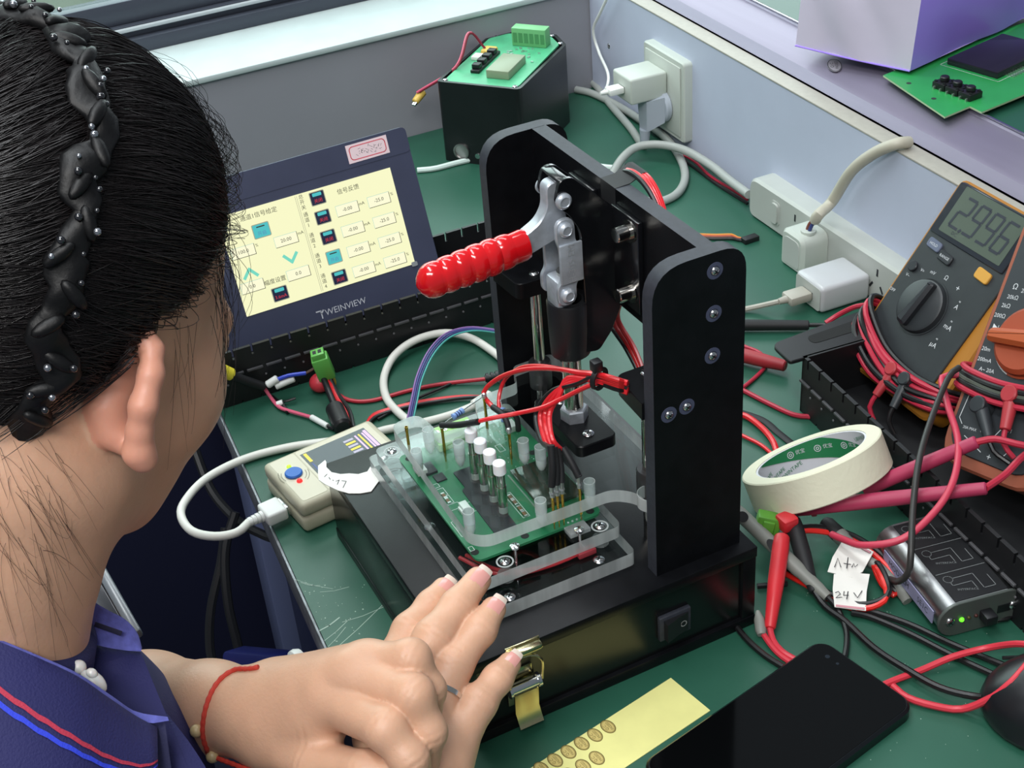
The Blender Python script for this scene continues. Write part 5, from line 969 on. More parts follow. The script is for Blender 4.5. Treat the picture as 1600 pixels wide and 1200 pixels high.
for k in range(3):
    g = G(F); g.box(0, k * 14.5, 0, 15, 13.5 + k * 14.5, 6, bev=.8); g.cyl((7.5, 6.7 + k * 14.5, 6), (7.5, 6.7 + k * 14.5, 10.5), 4, n=18, bev=.8)
    for x, y in ((2.2, 2.2), (12.8, 2.2), (2.2, 11.4), (12.8, 11.4)): g.cyl((x, y + k * 14.5, 6), (x, y + k * 14.5, 6.9), 1.5, n=10)
    sw_ = obj('push_switch', g, BLP, pc)
    g = G(F)
    for y in (3, 10): g.box(-2, y + k * 14.5 - .6, 0, 0, y + k * 14.5 + .6, 2.5)
    obj('switch_pin', g, SOL, sw_)
g = G(); a = at(1558, 124, z=154); LF = frame(a, Vector(at(1600, 104, z=154)) - Vector(a), Vector(at(1500, 82, z=154)) - Vector(a)); g = G(LF); g.box(0, 0, .1, 80, 52, 6, bev=.8); ds = obj('display', g, mat('dark_lcd_glass', '#23222b', .12), pc)
g = G(LF); g.strokes([[(-4, -4), (-4, 56), (84, 56), (84, -4), (-4, -4)]], .5, .1); obj('white_outline', g, WHINK, ds)
for k in range(8):
    g = G(LF); g.box(12 + k * 3.4, -8, .1, 12.8 + k * 3.4, .2, 1); g.box(11.9 + k * 3.4, -8.4, 0, 12.9 + k * 3.4, -7, 1.4); obj('display_pin', g, SOL, ds)
for x, y in ((1420, 130), (1459, 154)): p = at(x, y, z=154.05); g = G(); g.cyl((p[0], p[1], 154), (p[0], p[1], 154.1), 2.2, n=16); obj('mounting_hole', g, mat('hole_grey', '#2b2f33', .7), pc)
# bag
bgm = mat('milky_film', '#c9c4d6', .32, spec=.6, var=.05, vscale=14, bump=.15, bscale=60); PUR = mat('violet_film', '#a98cff', .3, spec=.6, var=.07, vscale=12, bump=.12, bscale=50)
bag = thing('plastic_bag', 'white and violet plastic bag standing on the shelf above the board', 'bag', (-190, 640, 150))
z0 = 158
A_ = Vector(at(1243, 72, z=z0)); B_ = Vector(at(1422, 111, z=z0)); K_ = Vector(at(1640, 10, z=z0)); upv = Vector((-.02, .10, 1)).normalized(); H_ = 150
def wall(P, Q, m_, name, bul, seed, amp):
    r_ = random.Random(seed); n = 22; kz = 18; d = (Q - P); nn = d.cross(upv).normalized(); v = []; ph_ = [(r_.uniform(3, 9), r_.uniform(2, 7), r_.uniform(0, 6)) for _ in range(7)]
    for j in range(kz + 1):
        for i in range(n + 1):
            s_, t_ = i / n, j / kz; o_ = bul * math.sin(math.pi * s_) * math.sin(math.pi * min(1, t_ * 1.1)) 
            for a, b, c in ph_: o_ += amp * (abs(math.sin(a * s_ + b * t_ + c)) - .6) * min(1, 4 * s_, 4 * (1 - s_)) 
            v.append(tuple(P + d * s_ + upv * (H_ * t_) + nn * o_))
    g = G(); g.add(v, [(j*(n+1)+i, j*(n+1)+i+1, (j+1)*(n+1)+i+1, (j+1)*(n+1)+i) for j in range(kz) for i in range(n)]); return obj(name, g, m_, bag, angle=25)
D2 = A_ + (K_ - B_) * 1.0
wall(A_, B_, bgm, 'white_side', 5, 3, 1.4); wall(B_, K_, PUR, 'violet_side', 7, 5, 1.6); wall(K_, D2, bgm, 'back_side', 4, 8, 1.2); wall(D2, A_, bgm, 'far_side', 4, 9, 1.2)
g = G(); g.add([tuple(A_), tuple(B_), tuple(K_), tuple(D2)], [(0, 1, 2, 3)]); obj('bag_bottom', g, bgm, bag)
g = G(); g.tube([tuple(A_ + Vector((0, -.4, .6))), tuple(A_.lerp(B_, .5) + Vector((0, -1.5, 0))), tuple(B_ + Vector((0, -.4, 0)))], .8, 6); obj('violet_seam', g, PUR, bag)
q = A_.lerp(B_, .16) + upv * 52; F = frame(tuple(q + Vector((0, -3, 0))), (B_ - A_), upv); g = G(F); g.prism([(-4, -6), (6, 6), (5, 16), (-3, 14)], 0, .4); obj('blue_print', g, mat('blue_bag_print', '#2f3fa8', .5), bag)
sk = thing('sticker', 'small gold oval QC sticker stuck on the lilac shelf lip below the bag', 'sticker', at(1304, 102, z=146))
p = at(1304, 102, z=146.2); F = frame((p[0], p[1], 145.9), (-.84, .54, .03), (-.54, -.84, 0)); ov = [(14.0 * math.cos(a), 6.4 * math.sin(a)) for a in np.linspace(0, 2 * math.pi, 28, endpoint=False)]
g = G(F); g.prism(ov, -.1, .5); obj('sticker_face', g, mat('grey_sticker', '#8f8b93', .5), sk)
g = G(F); o_ = [(a * .95, b * .94) for a, b in ov]; g.strokes([o_ + o_[:1]], .7, .6); g.text('Q.C', 4.2, 0, 2.3, .6, sx=1.6); g.text('PASSED', 4, 0, -1.9, .6, sx=1.3); obj('oval_print', g, INK, sk)
# ================================================================== wire harness on the press
hs = thing('wire_harness', 'bundle of red and black wires tied in front of the clamp spindle', 'wire', at(935, 592, y=122))
ty = Vector(at(935, 592, y=122))
def hw(nm, pts, m_, r=1.5):
    g = G(); g.tube(pts, r, 8, step=3); return obj(nm, g, m_, hs)
def yy(px, py, y): return at(px, py, y=y)
prb = {k: v for k, v in enumerate(PRB)}
back = [yy(1000, 596, 150), yy(1010, 590, 172), yy(985, 560, 190), yy(962, 510, 192), yy(962, 470, 188)]
hsS = []
def shrink(a, b, r=2.1):
    g = G(); g.tube([tuple(a), tuple(Vector(a).lerp(Vector(b), .5) + Vector((1, 1, 0))), tuple(b)], r, 10); obj('heat_shrink', g, SHR, hs)
# three short loops to the probes on the near edge, one to the corner probe
for k, (ix, off, m_, nm) in enumerate(((4, -3, BLW, 'black_wire'), (5, 0, RED, 'red_wire'), (6, 3, RED, 'red_wire'), (7, 5, RED, 'red_wire'))):
    x, y, h = PRB[ix]; top = Vector((x, y, h + 1)); s1 = Vector(at(866 + off * 1.6, 705 + off, y=y + 4)) if ix < 7 else Vector(at(880, 706, y=104))
    hw(nm, [tuple(ty + Vector((16, 10, -1 - k))), tuple(ty + Vector((0, 0, 1.5 - k * 1.2))), yy(900 - k * 4, 600 - 3 * k, 118), yy(862 + k * 4, 612 + k * 2, 112), yy(838 + k * 7, 646, 106), yy(845 + k * 6, 686, 98), tuple(s1)], m_, 1.7)
    mid = s1.lerp(top, .5) + Vector((1.5, 0, 4)); g = G(); g.tube([tuple(s1 + Vector((0, 0, 3))), tuple(mid), tuple(top + Vector((0, 0, 5)))], 2.3, 10); obj('heat_shrink', g, SHR, hs)
    g = G(); g.cyl(top - Vector((0, 0, 3)), top + Vector((0, 0, 7)), 1.5, n=10); g.ball(tuple(top), 1.9, 8); obj('crimp', g, SOL, hs)
hw('red_wire', [tuple(ty + Vector((16, 10, -3))), tuple(ty + Vector((0, 0, -3))), yy(880, 622, 112), yy(850, 636, 104), yy(812, 645, 95), yy(770, 653, 80), yy(745, 659, 72)], RED, 1.5)
g = G(); g.tube([yy(747, 659, 72), yy(715, 664, 66), tuple(Vector((PRB[1][0], PRB[1][1], PRB[1][2] + .5)))], 2.1, 10); obj('heat_shrink', g, SHR, hs)
hw('red_wire', [tuple(ty + Vector((16, 10, 2))), tuple(ty + Vector((0, 0, 2.5))), yy(905, 582, 120), yy(865, 576, 118), yy(822, 577, 114), yy(785, 588, 108), yy(760, 606, 102), yy(757, 620, 99), yy(772, 638, 97)], RED, 1.6)
hw('red_wire', [tuple(ty + Vector((16, 10, 3))), tuple(ty + Vector((0, 0, 3.5))), yy(895, 580, 122), yy(850, 572, 120), yy(815, 574, 117), yy(790, 592, 112), yy(780, 618, 106), yy(780, 645, 101)], RED, 1.3)
a = Vector(yy(770, 636, 97)); x, y, h = PRB[3]
g = G(); g.tube([tuple(a), yy(788, 650, 98), yy(795, 672, 97), (x - 1, y, h + 1)], 2.0, 10); obj('heat_shrink', g, SHR, hs)
g = G(); g.tube([yy(780, 643, 101), yy(800, 645, 104), yy(808, 655, 106), yy(810, 672, 107)], 1.9, 10); obj('heat_shrink', g, SHR, hs)
for ix in (1, 2, 3):
    x, y, h = PRB[ix]; g = G(); g.ball((x, y, h), (1.8, 1.8, 2.4), 10); obj('solder_blob', g, SOL, hs)
for k in range(6):
    j = (k % 3 - 1) * 2.6; j2 = (k // 3) * 3 - 1
    hw('black_wire' if k in (0, 3) else 'red_wire', [tuple(ty + Vector((0, 0, j * .9))), tuple(ty + Vector((14, 8, j * .8 + j2 * .5))), yy(985, 597 + j, 148), yy(1003 + j, 590, 172), (yy(985 + j * 2.4, 545, 190)), yy(958 + j * 3, 500, 192), yy(962 + j * 3, 470, 188), yy(972 + j * 3, 440, 186), yy(980 + j * 2, 390, 184)], BLW if k in (0, 3) else mat('deep_red_wire', '#b51f22', .38), 1.7)
g = G(); g.ring(tuple(ty + Vector((-1, -.4, .6))), (.9, .42, 0), 6.0, 7.2, 3, 20); g.box(ty.x - 3, ty.y - 4, ty.z + 6, ty.x + 3, ty.y + 2, ty.z + 13, bev=.8); obj('cable_tie', g, BLP, hs)
for k in range(4):
    hw('red_wire' if k else 'black_wire', [(96 + k, 181 + k, 266), (104, 182 + k * 1.6, 274 + k * .6), (112, 183 + k * 1.8, 277.5), (126, 183 + k * 1.8, 277), (140, 182 + k * 1.4, 272), (150, 181 + k, 262), (152, 181 + k, 240)], RED if k else BLW, 1.6)
# ================================================================== the person: one body grown from a distance field
def PD(px, py, d): return CAMC + d * (CAMR.T @ np.array([(px - 800) / FPX, (py - 600) / FPX, 1.0]))
def nrm(v): v = np.array(v, float); return v / np.linalg.norm(v)
def seg_d(P, a, b, ra, rb):
    ab = b - a; q = P - a; t = np.clip((q @ ab) / (ab @ ab), 0, 1); q = q - t[:, None] * ab
    return np.sqrt((q * q).sum(1)) - (ra + (rb - ra) * t)
def ell_d(P, c, A, rad):
    q = ((P - c) @ A.T) / rad; k0 = np.sqrt((q * q).sum(1)) + 1e-9; q = q / rad; k1 = np.sqrt((q * q).sum(1)) + 1e-9
    return k0 * (k0 - 1) / k1
def smin(a, b, k): h = np.maximum(k - np.abs(a - b), 0) / k; return np.minimum(a, b) - h * h * k * .25
def chain_d(P, ch, k=4):
    d = None
    for (a, ra), (b, rb) in zip(ch, ch[1:]): e = seg_d(P, a, b, ra, rb); d = e if d is None else smin(d, e, k)
    return d
def pc_(*l): return [(PD(*p[:3]), p[3]) for p in l]
# head frame
FH = nrm(0.54 * CAMR[0] + 0.84 * CAMR[2] + 0.02 * CAMR[1]); UH = np.array([0, 0, 1.]) - FH * FH[2]; UH = nrm(UH); RH = np.cross(FH, UH)
UH = nrm(UH + .02 * RH); RH = np.cross(FH, UH)
EAR = PD(200, 622, 618); H0 = EAR - 72 * RH; AH = np.stack([FH, RH, UH])
def hp(f, r, u): return H0 + f * FH + r * RH + u * UH
NECK = pc_((0, 740, 640, 57), (-55, 900, 648, 55), (-95, 1045, 655, 60), (-120, 1160, 665, 75))
EARB = pc_((206, 552, 613, 6), (186, 590, 611, 8.5), (170, 635, 612, 9), (178, 672, 614, 7.5), (200, 695, 612, 5.5))
RIM = pc_((196, 572, 606, 4.2), (208, 545, 603, 4.5), (226, 530, 601, 4.8), (239, 546, 600, 4.6), (236, 585, 597, 5.4), (224, 635, 596, 6.0), (218, 675, 600, 5.6), (217, 706, 604, 6.8), (224, 717, 606, 6.2))
def head_d(P):
    d = ell_d(P, hp(-8, 0, 48), AH, np.array([94, 75, 88.]))
    d = smin(d, ell_d(P, hp(40, 0, -10), AH, np.array([56, 57, 66.])), 30)
    d = smin(d, ell_d(P, hp(52, 0, -48), AH, np.array([40, 44, 34.])), 22)
    for s in (-1, 1):
        d = smin(d, ell_d(P, hp(56, s * 38, -8), AH, np.array([30, 24, 30.])), 16)
        d = smin(d, seg_d(P, hp(4, s * 50, -40), hp(62, s * 18, -72), 17, 15), 18)
        d = smin(d, seg_d(P, hp(80, s * 12, 34), hp(72, s * 44, 32), 8, 7), 10)          # brow
        d = np.maximum(d, -ell_d(P, hp(95, s * 31, 20), AH, np.array([14, 14, 10.])) * .8) # eye socket
        d = smin(d, ell_d(P, hp(79, s * 31, 19), AH, np.array([12, 13, 11.])), 4)         # eye with lids
    d = smin(d, seg_d(P, hp(86, 0, 26), hp(103, 0, -12), 6, 8.5), 9); d = smin(d, seg_d(P, hp(92, -10, -14), hp(92, 10, -14), 6.5, 6.5), 6)
    d = smin(d, ell_d(P, hp(88, 0, -38), AH, np.array([8, 22, 4.5])), 4); d = smin(d, ell_d(P, hp(87, 0, -47), AH, np.array([8, 19, 5.])), 3)
    d = smin(d, ell_d(P, hp(78, 0, -68), AH, np.array([17, 20, 14.])), 14)
    d = smin(d, chain_d(P, NECK, 20), 26)
    e = smin(chain_d(P, EARB, 6), chain_d(P, RIM, 3), 2.2); d = smin(d, e, 5)
    e2 = ell_d(P, hp(-4, -74, 2), AH, np.array([18, 10, 30.])); return smin(d, e2, 5)
# arms
ARMA = pc_((432, 1114, 740, 22), (400, 1114, 746, 23), (330, 1108, 768, 25), (235, 1099, 812, 28.5), (80, 1085, 880, 32)) + [(np.array([-15., -300, 90]), 45)]
SHL, SHR_ = np.array([-5., -305, 150]), np.array([290., -268, 72])
ARMA = ARMA[:-1] + [(SHL, 48)]
MCA = {'i': (515, 1092, 706, 12.6), 'm': (553, 1058, 701, 12.2), 'r': (576, 1040, 705, 11.6), 'p': (585, 1040, 719, 10)}
PALMA = [pc_((432, 1140, 736, 17), MCA['i']), pc_((436, 1112, 733, 18), MCA['m']), pc_((438, 1086, 737, 16), MCA['r']), pc_((444, 1078, 746, 13), MCA['p']), pc_((430, 1155, 735, 15), (500, 1130, 712, 13))]
FINA = [pc_(MCA['i'], (602, 1138, 673, 10.2), (640, 1186, 671, 8.8), (655, 1220, 680, 7.8)), pc_(MCA['m'], (645, 1086, 679, 10.0), (669, 1144, 681, 8.6), (664, 1190, 694, 7.6)),
        pc_(MCA['r'], (642, 1030, 692, 9.6), (669, 1078, 694, 8.3), (668, 1126, 706, 7.2)), pc_(MCA['p'], (636, 1036, 712, 9), (660, 1080, 714, 7.6), (655, 1120, 720, 6.6)),
        pc_((438, 1158, 732, 15), (498, 1198, 706, 13.5), (572, 1210, 682, 11.2), (628, 1218, 674, 9.4))]
MCB = {'i': (600, 1066, 748, 12), 'm': (624, 1086, 740, 12.4), 'r': (672, 1131, 730, 12), 'p': (706, 1173, 724, 11.6)}
ARMB = pc_((650, 1315, 703, 26), (600, 1420, 680, 30), (470, 1680, 640, 40)) + [(SHR_ + np.array([30, 10, -120.]), 44), (SHR_, 50)]
PALMB = [pc_((622, 1300, 706, 17), MCB['i']), pc_((640, 1300, 704, 18), MCB['m']), pc_((660, 1300, 704, 18), MCB['r']), pc_((682, 1300, 706, 15), MCB['p'])]
FINB = [pc_(MCB['i'], (641, 986, 767, 9.6), (674, 946, 779, 8.1), (693, 921, 786, 6.9)), pc_(MCB['m'], (678, 997, 752, 10.6), (715, 947, 765, 8.9), (747, 906, 775, 7.4)),
        pc_(MCB['r'], (707, 1041, 746, 10.2), (750, 984, 758, 8.5), (771, 952, 766, 7.1)), pc_(MCB['p'], (748, 1098, 738, 9.2), (777, 1061, 748, 7.7), (796, 1037, 755, 6.4)),
        pc_((640, 1290, 700, 16), (590, 1215, 716, 12.5), (585, 1150, 738, 10.6), (595, 1105, 758, 8.6))]
def hand_d(P, arm, palm, fins, kf):
    p = chain_d(P, arm, 10)
    for c in palm: p = smin(p, chain_d(P, c), 13)
    d = None
    for c in fins:
        f = chain_d(P, c, 5)
        for (q, r) in c[1:3]: f = smin(f, np.sqrt(((P - q) ** 2).sum(1)) - r * 1.03, 2)
        f = smin(p, f, kf); d = f if d is None else np.minimum(d, f)
    return d
TORS = [(PD(-110, 1180, 745), 76), (np.array([150., -275, 60]), 100), (np.array([150., -290, -160]), 118)]
def torso_d(P):
    d = chain_d(P, TORS, 30)
    for s in (SHL, SHR_): d = smin(d, seg_d(P, np.array([150., -275, 130]), s, 60, 52), 30)
    return d
GROUPS = [(head_d, [p for p, r in NECK] + [hp(110, 0, 0), hp(-110, 0, 140), hp(0, 95, -80), hp(0, -95, 0)], 80), (lambda P: hand_d(P, ARMA, PALMA, FINA, 6), [p for c in [ARMA] + PALMA + FINA for p, r in c], 52),
          (lambda P: hand_d(P, ARMB, PALMB, FINB, 6), [p for c in [ARMB] + PALMB + FINB for p, r in c], 54), (torso_d, [p for p, r in TORS] + [SHL, SHR_], 130)]
BBS = [(np.min(pts, 0) - m, np.max(pts, 0) + m) for _, pts, m in GROUPS]
def body_d(P):
    out = np.full(len(P), 60.0)
    for (fn, _, _), (lo, hi) in zip(GROUPS, BBS):
        idx = np.nonzero(((P > lo) & (P < hi)).all(1))[0]
        if len(idx): e = fn(P[idx]); out[idx] = smin(out[idx], e, 1.0) if fn not in (head_d, torso_d) else smin(out[idx], e, 14)
    return out
def surface(fn, lo, hi, h, B=8):
    lo = np.array(lo, float); nb = np.ceil((np.array(hi) - lo) / (h * B)).astype(int); n = nb * B + 1
    ci = np.stack(np.meshgrid(*[np.arange(k) for k in nb], indexing='ij'), -1).reshape(-1, 3); cc = lo + (ci + .5) * h * B
    dc = np.concatenate([fn(cc[i:i + 60000]) for i in range(0, len(cc), 60000)])
    D = np.repeat(np.repeat(np.repeat(np.sign(dc).reshape(nb).astype(np.float32) * 99, B, 0), B, 1), B, 2); D = np.pad(D, ((0, 1),) * 3, mode='edge')
    act = ci[np.abs(dc) < h * B * 1.05]; o = np.stack(np.meshgrid(*[np.arange(B + 1)] * 3, indexing='ij'), -1).reshape(-1, 3)
    for i in range(0, len(act), 700):
        a = act[i:i + 700]; ii = (a[:, None] * B + o[None]).reshape(-1, 3); D[ii[:, 0], ii[:, 1], ii[:, 2]] = fn(lo + ii * h)
    s = D < 0; c8 = [s[x:x or None, y:y or None, z:z or None] for x in (0, 1) for y in (0, 1) for z in (0, 1)]
    sl = lambda q, x, y, z: q[x:q.shape[0] - 1 + x, y:q.shape[1] - 1 + y, z:q.shape[2] - 1 + z]
    cnt = sum(sl(s, x, y, z).astype(np.int8) for x in (0, 1) for y in (0, 1) for z in (0, 1)); cell = np.argwhere((cnt > 0) & (cnt < 8))
    vid = np.full(np.array(D.shape) - 1, -1, np.int32); vid[cell[:, 0], cell[:, 1], cell[:, 2]] = np.arange(len(cell))
    pos = np.zeros((len(cell), 3)); num = np.zeros(len(cell)); cor = [(x, y, z) for x in (0, 1) for y in (0, 1) for z in (0, 1)]
    for a in range(8):
        for b in range(a + 1, 8):
            if sum(abs(cor[a][k] - cor[b][k]) for k in range(3)) != 1: continue
            pa = cell + cor[a]; pb = cell + cor[b]; da = D[pa[:, 0], pa[:, 1], pa[:, 2]]; db = D[pb[:, 0], pb[:, 1], pb[:, 2]]; m = (da < 0) != (db < 0)
            t = (da[m] / (da[m] - db[m]))[:, None]; pos[m] += pa[m] + t * (pb[m] - pa[m]); num[m] += 1
    V = lo + pos / num[:, None] * h; F = []
    for ax in range(3):
        u, w = (ax + 1) % 3, (ax + 2) % 3; e = np.zeros(3, int); e[ax] = 1; A0 = s[:D.shape[0] - e[0], :D.shape[1] - e[1], :D.shape[2] - e[2]]; A1 = s[e[0]:, e[1]:, e[2]:]
        ed = np.argwhere(A0 != A1); ed = ed[(ed[:, u] > 0) & (ed[:, w] > 0) & (ed[:, u] < D.shape[u] - 1) & (ed[:, w] < D.shape[w] - 1)]
        du = np.zeros(3, int); du[u] = 1; dw = np.zeros(3, int); dw[w] = 1; g_ = lambda q: vid[q[:, 0], q[:, 1], q[:, 2]]
        q = np.stack([g_(ed - du - dw), g_(ed - dw), g_(ed), g_(ed - du)], 1); fl = s[ed[:, 0], ed[:, 1], ed[:, 2]]; q[~fl] = q[~fl][:, ::-1]; F.append(q)
    F = np.concatenate(F); return V, F[(F >= 0).all(1)]
def fastmesh(name, V, F, mats, base, mi=None):
    me = bpy.data.meshes.new(name); k = F.shape[1]; me.vertices.add(len(V)); me.vertices.foreach_set('co', ((V - base) * S).astype(np.float32).ravel())
    me.loops.add(F.size); me.loops.foreach_set('vertex_index', F.astype(np.int32).ravel()); me.polygons.add(len(F)); me.polygons.foreach_set('loop_start', np.arange(0, F.size, k, dtype=np.int32))
    for m in mats: me.materials.append(m)
    if mi is not None: me.polygons.foreach_set('material_index', mi.astype(np.int32))
    me.update(calc_edges=True); me.validate(); me.shade_smooth(); o = bpy.data.objects.new(name, me); C.objects.link(o); return o
SKIN = mat('warm_skin', '#d0a387', .46, sss=.18, var=.05, vscale=60, bump=.22, bscale=520); ROSY = mat('rosy_ear_skin', '#d3967f', .44, sss=.25, var=.05, vscale=60, bump=.1, bscale=500)
V, F = surface(body_d, (-75, -380, -120), (395, 75, 470), 1.22)
pbase = np.array([150., -270., -120.])
# light Laplacian smoothing of the grown surface
nb_ = np.zeros_like(V); ct_ = np.zeros(len(V))
for it in range(1):
    nb_[:] = 0; ct_[:] = 0
    for a, b in ((0, 1), (1, 2), (2, 3), (3, 0)):
        np.add.at(nb_, F[:, a], V[F[:, b]]); np.add.at(ct_, F[:, a], 1); np.add.at(nb_, F[:, b], V[F[:, a]]); np.add.at(ct_, F[:, b], 1)
    V = V + .4 * (nb_ / np.maximum(ct_, 1)[:, None] - V)
for c in FINA + FINB:                                             # skin folds over the finger joints
    for (q0, _), (q, r), (q1, _2), amp in ((c[0], c[1], c[2], .75), (c[1], c[2], c[3], .45)):
        ax = nrm(q1 - q0); up_ = nrm(CAMC - q); up_ = nrm(up_ - ax * (up_ @ ax)); dl = V - q; nearv = np.nonzero((dl * dl).sum(1) < (r * 1.9) ** 2)[0]; dl = dl[nearv]; x = dl @ ax; u_ = (dl @ up_) / (np.linalg.norm(dl - x[:, None] * ax, axis=1) + 1e-6)
        V[nearv] -= up_ * (amp * np.exp(-(x / 4.2) ** 2) * np.maximum(0, np.cos(x * 2 * math.pi / 4.3)) * np.clip(u_ - .15, 0, 1))[:, None]
fc = V[F].mean(1); ear_ = np.minimum(chain_d(fc, EARB, 6), chain_d(fc, RIM, 3)) < 1.2
per = fastmesh('person', V, F, [SKIN, ROSY], pbase, ear_); per.location = Vector(pbase) * S
tag(per, 'person in navy polo with black hair and headband, hands clasped over the press', 'person')
def hit(px, py, d0=540, d1=900, fn=body_d, off=0.0):
    r = CAMR.T @ np.array([(px - 800) / FPX, (py - 600) / FPX, 1.0]); t = np.arange(d0, d1, 1.0); P = CAMC + t[:, None] * r; d = fn(P); i = np.nonzero(d < off)[0]
    return P[i[0]] if len(i) else None
# finger nails
NP, NW = mat('nail_pink', '#d79a92', .25, coat=.3), mat('nail_white', '#d9c9bb', .3, coat=.2)
for c, w in ((FINB[0], 5.6), (FINB[1], 6.2), (FINB[2], 5.9), (FINB[3], 5.0)):
    (q, rq), (t, rt) = c[-2], c[-1]; ax = nrm(t - q); cdir = nrm(CAMC - t); up_ = nrm(cdir - ax * (cdir @ ax)); sd = np.cross(ax, up_); n, m_ = 10, 8; vv = []; fs = []; ms_ = []
    for j in range(n + 1):
        s_ = -8.5 + 15 * j / n; rr = (rt + .25 if s_ < 0 else rt + .25 - .018 * s_ * s_); wd_ = w * (1 if s_ < 5 else math.sqrt(max(0.02, 1 - ((s_ - 5) / 4.2) ** 2))) * (1 if s_ > -6 else math.sqrt(max(.1, 1 - ((-6 - s_) / 4) ** 2)))
        for i in range(m_ + 1):
            a = (i / m_ * 2 - 1) * wd_ * .82 / (rt + 1.0); vv.append(tuple(t + ax * s_ * 1.0 + (up_ * math.cos(a) + sd * math.sin(a)) * (rr + .12)))
    for j in range(n):
        for i in range(m_): fs.append((j*(m_+1)+i, j*(m_+1)+i+1, (j+1)*(m_+1)+i+1, (j+1)*(m_+1)+i)); ms_.append(1 if j >= n * .76 else 0)
    g = G(); g.add(vv, fs); g.m = ms_; obj('finger_nail', g, [NP, NW], per, angle=80)
# finger ring and red thread bracelet
a, b = FINB[2][0][0], FINB[2][1][0]; c_ = a + (b - a) * .50; ax = nrm(b - a); g = G()
g.ring(tuple(c_), tuple(ax), 10.9, 11.9, 2.6, 40); obj('finger_ring', g, mat('silver_ring', '#d9d6d0', .2, 1.0), per)
a, b = ARMA[2][0], ARMA[1][0]; ax = nrm(b - a); c_ = a + (b - a) * .25; cdv = nrm(CAMC - c_); e1 = nrm(cdv - ax * (cdv @ ax)); e2 = np.cross(ax, e1); lp = []
for i in range(41):
    t = 2 * math.pi * i / 40; dirv = e1 * math.cos(t) + e2 * math.sin(t); lp.append(c_ + dirv * 28.4 + ax * (-9 * math.sin(t + .2) * (1 if True else 0)))
sgn = 1 if (e2 @ np.array([0, 0, 1])) > 0 else -1
lp = [c_ + (e1 * math.cos(t) + e2 * math.sin(t)) * 26.6 + ax * (9 * math.sin(t) * sgn - 1) for t in np.linspace(0, 2 * math.pi, 41)]
afn = lambda P: hand_d(P, ARMA, PALMA, FINA, 6)
bv = [hit(x, y, fn=afn, off=1.0) for x, y in ((404, 1042), (396, 1044), (385, 1045), (368, 1046), (350, 1056), (336, 1072), (326, 1092), (320, 1112), (317, 1132), (317, 1150), (322, 1168), (332, 1181), (350, 1190), (372, 1196), (392, 1204))]
bv = [p for p in bv if p is not None]; am = c_; bk = [tuple(2 * am - p - .25 * (am - p)) for p in bv[::3]]
g = G(); g.tube([tuple(p) for p in bv], lambda t: 1.35 + .14 * math.sin(t * 160), 8, step=.8); br_ = obj('red_thread_bracelet', g, mat('red_braid', '#c23a2c', .6, bump=.6, bscale=500), per)
YB = mat('amber_bead', '#c9b183', .3, coat=.4)
for px, py in ((307, 1142), (332, 1182)):
    p = hit(px, py, fn=lambda P: hand_d(P, ARMA, PALMA, FINA, 6), off=1.5); p = p if p is not None else lp[30]
    g = G(); g.ball(tuple(p), 3.6, 14); obj('bead', g, YB, br_)
p0 = hit(310, 1140, fn=lambda P: hand_d(P, ARMA, PALMA, FINA, 6), off=2); 
# ------------------------------------------------------------------ hair
HAIR = mat('black_hair', '#1a1617', .36, spec=.5, var=.25, vscale=30); CEN = hp(-12, 0, 50); RADI = np.array([95, 86, 101.])
def hs_(phi, th, k=1.0):
    p, t = math.radians(phi), math.radians(th); q = np.array([math.cos(t), math.sin(t) * math.sin(p), math.sin(t) * math.cos(p)]) * RADI * k
    return CEN + q[0] * FH + q[1] * RH + q[2] * UH
def th_front(phi): a = abs(phi); return 40 + 4 * (a / 60) ** 2 + (max(0, a - 70) * .95 if a > 70 else 0)
def th_band(phi): return 105 + 11 * math.exp(-((abs(phi) - 88) / 36) ** 2)
def phi_max(th): return 96 if th < 84 else min(142, 96 + (th - 84) * 1.5)
rh = random.Random(3); nz = [(rh.uniform(4, 16), rh.uniform(0, 6), rh.uniform(.3, 1)) for _ in range(10)]
vv = []; fs = []; NPH, NTH = 150, 60
for i in range(NPH + 1):
    phi = -132 + 264 * i / NPH; t0 = th_front(phi)
    if abs(phi) > 96: t0 = max(t0, 84 + (abs(phi) - 96) / 1.5)
    for j in range(NTH + 1):
        th = t0 + (176 - t0) * j / NTH; edge = min(1, (th - t0) / 13) * min(1, (140 - abs(phi)) / 16 if th > 90 else 1); k = .885 + .115 * math.sqrt(max(0, edge))
        k += .010 * edge * sum(w * math.sin(a * math.radians(phi) * 2.2 + b + .8 * math.sin(math.radians(th) * 2)) for a, b, w in nz) / 3
        db = abs(th - th_band(phi)); k -= .022 * math.exp(-(db / 5) ** 2) * edge
        vv.append(tuple(hs_(phi, th, k)))
for i in range(NPH):
    for j in range(NTH): fs.append((i*(NTH+1)+j, (i+1)*(NTH+1)+j, (i+1)*(NTH+1)+j+1, i*(NTH+1)+j+1))
g = G(); g.add(vv, fs); hair = obj('hair', g, HAIR, per, angle=80)
rel = (fc - H0) @ AH.T
def nape_(sv): return np.interp(sv, [-200, -110, -81, -48, -16], [-64, -58, -38, -12, 5])
dst = np.minimum(rel[:, 2] - nape_(rel[:, 0]), np.minimum(-13 - rel[:, 0], 60 - rel[:, 2])); keep = np.nonzero((dst > 0) & (rel[:, 0] > -125) & (ear_ == 0))[0]
Fk = F[keep]; ids, inv = np.unique(Fk, return_inverse=True); Fk = inv.reshape(-1, 4); vn = np.zeros((len(V), 3)); q_ = V[F]; fn_ = np.cross(q_[:, 2] - q_[:, 0], q_[:, 3] - q_[:, 1])
for k in range(4): np.add.at(vn, F[:, k], fn_)
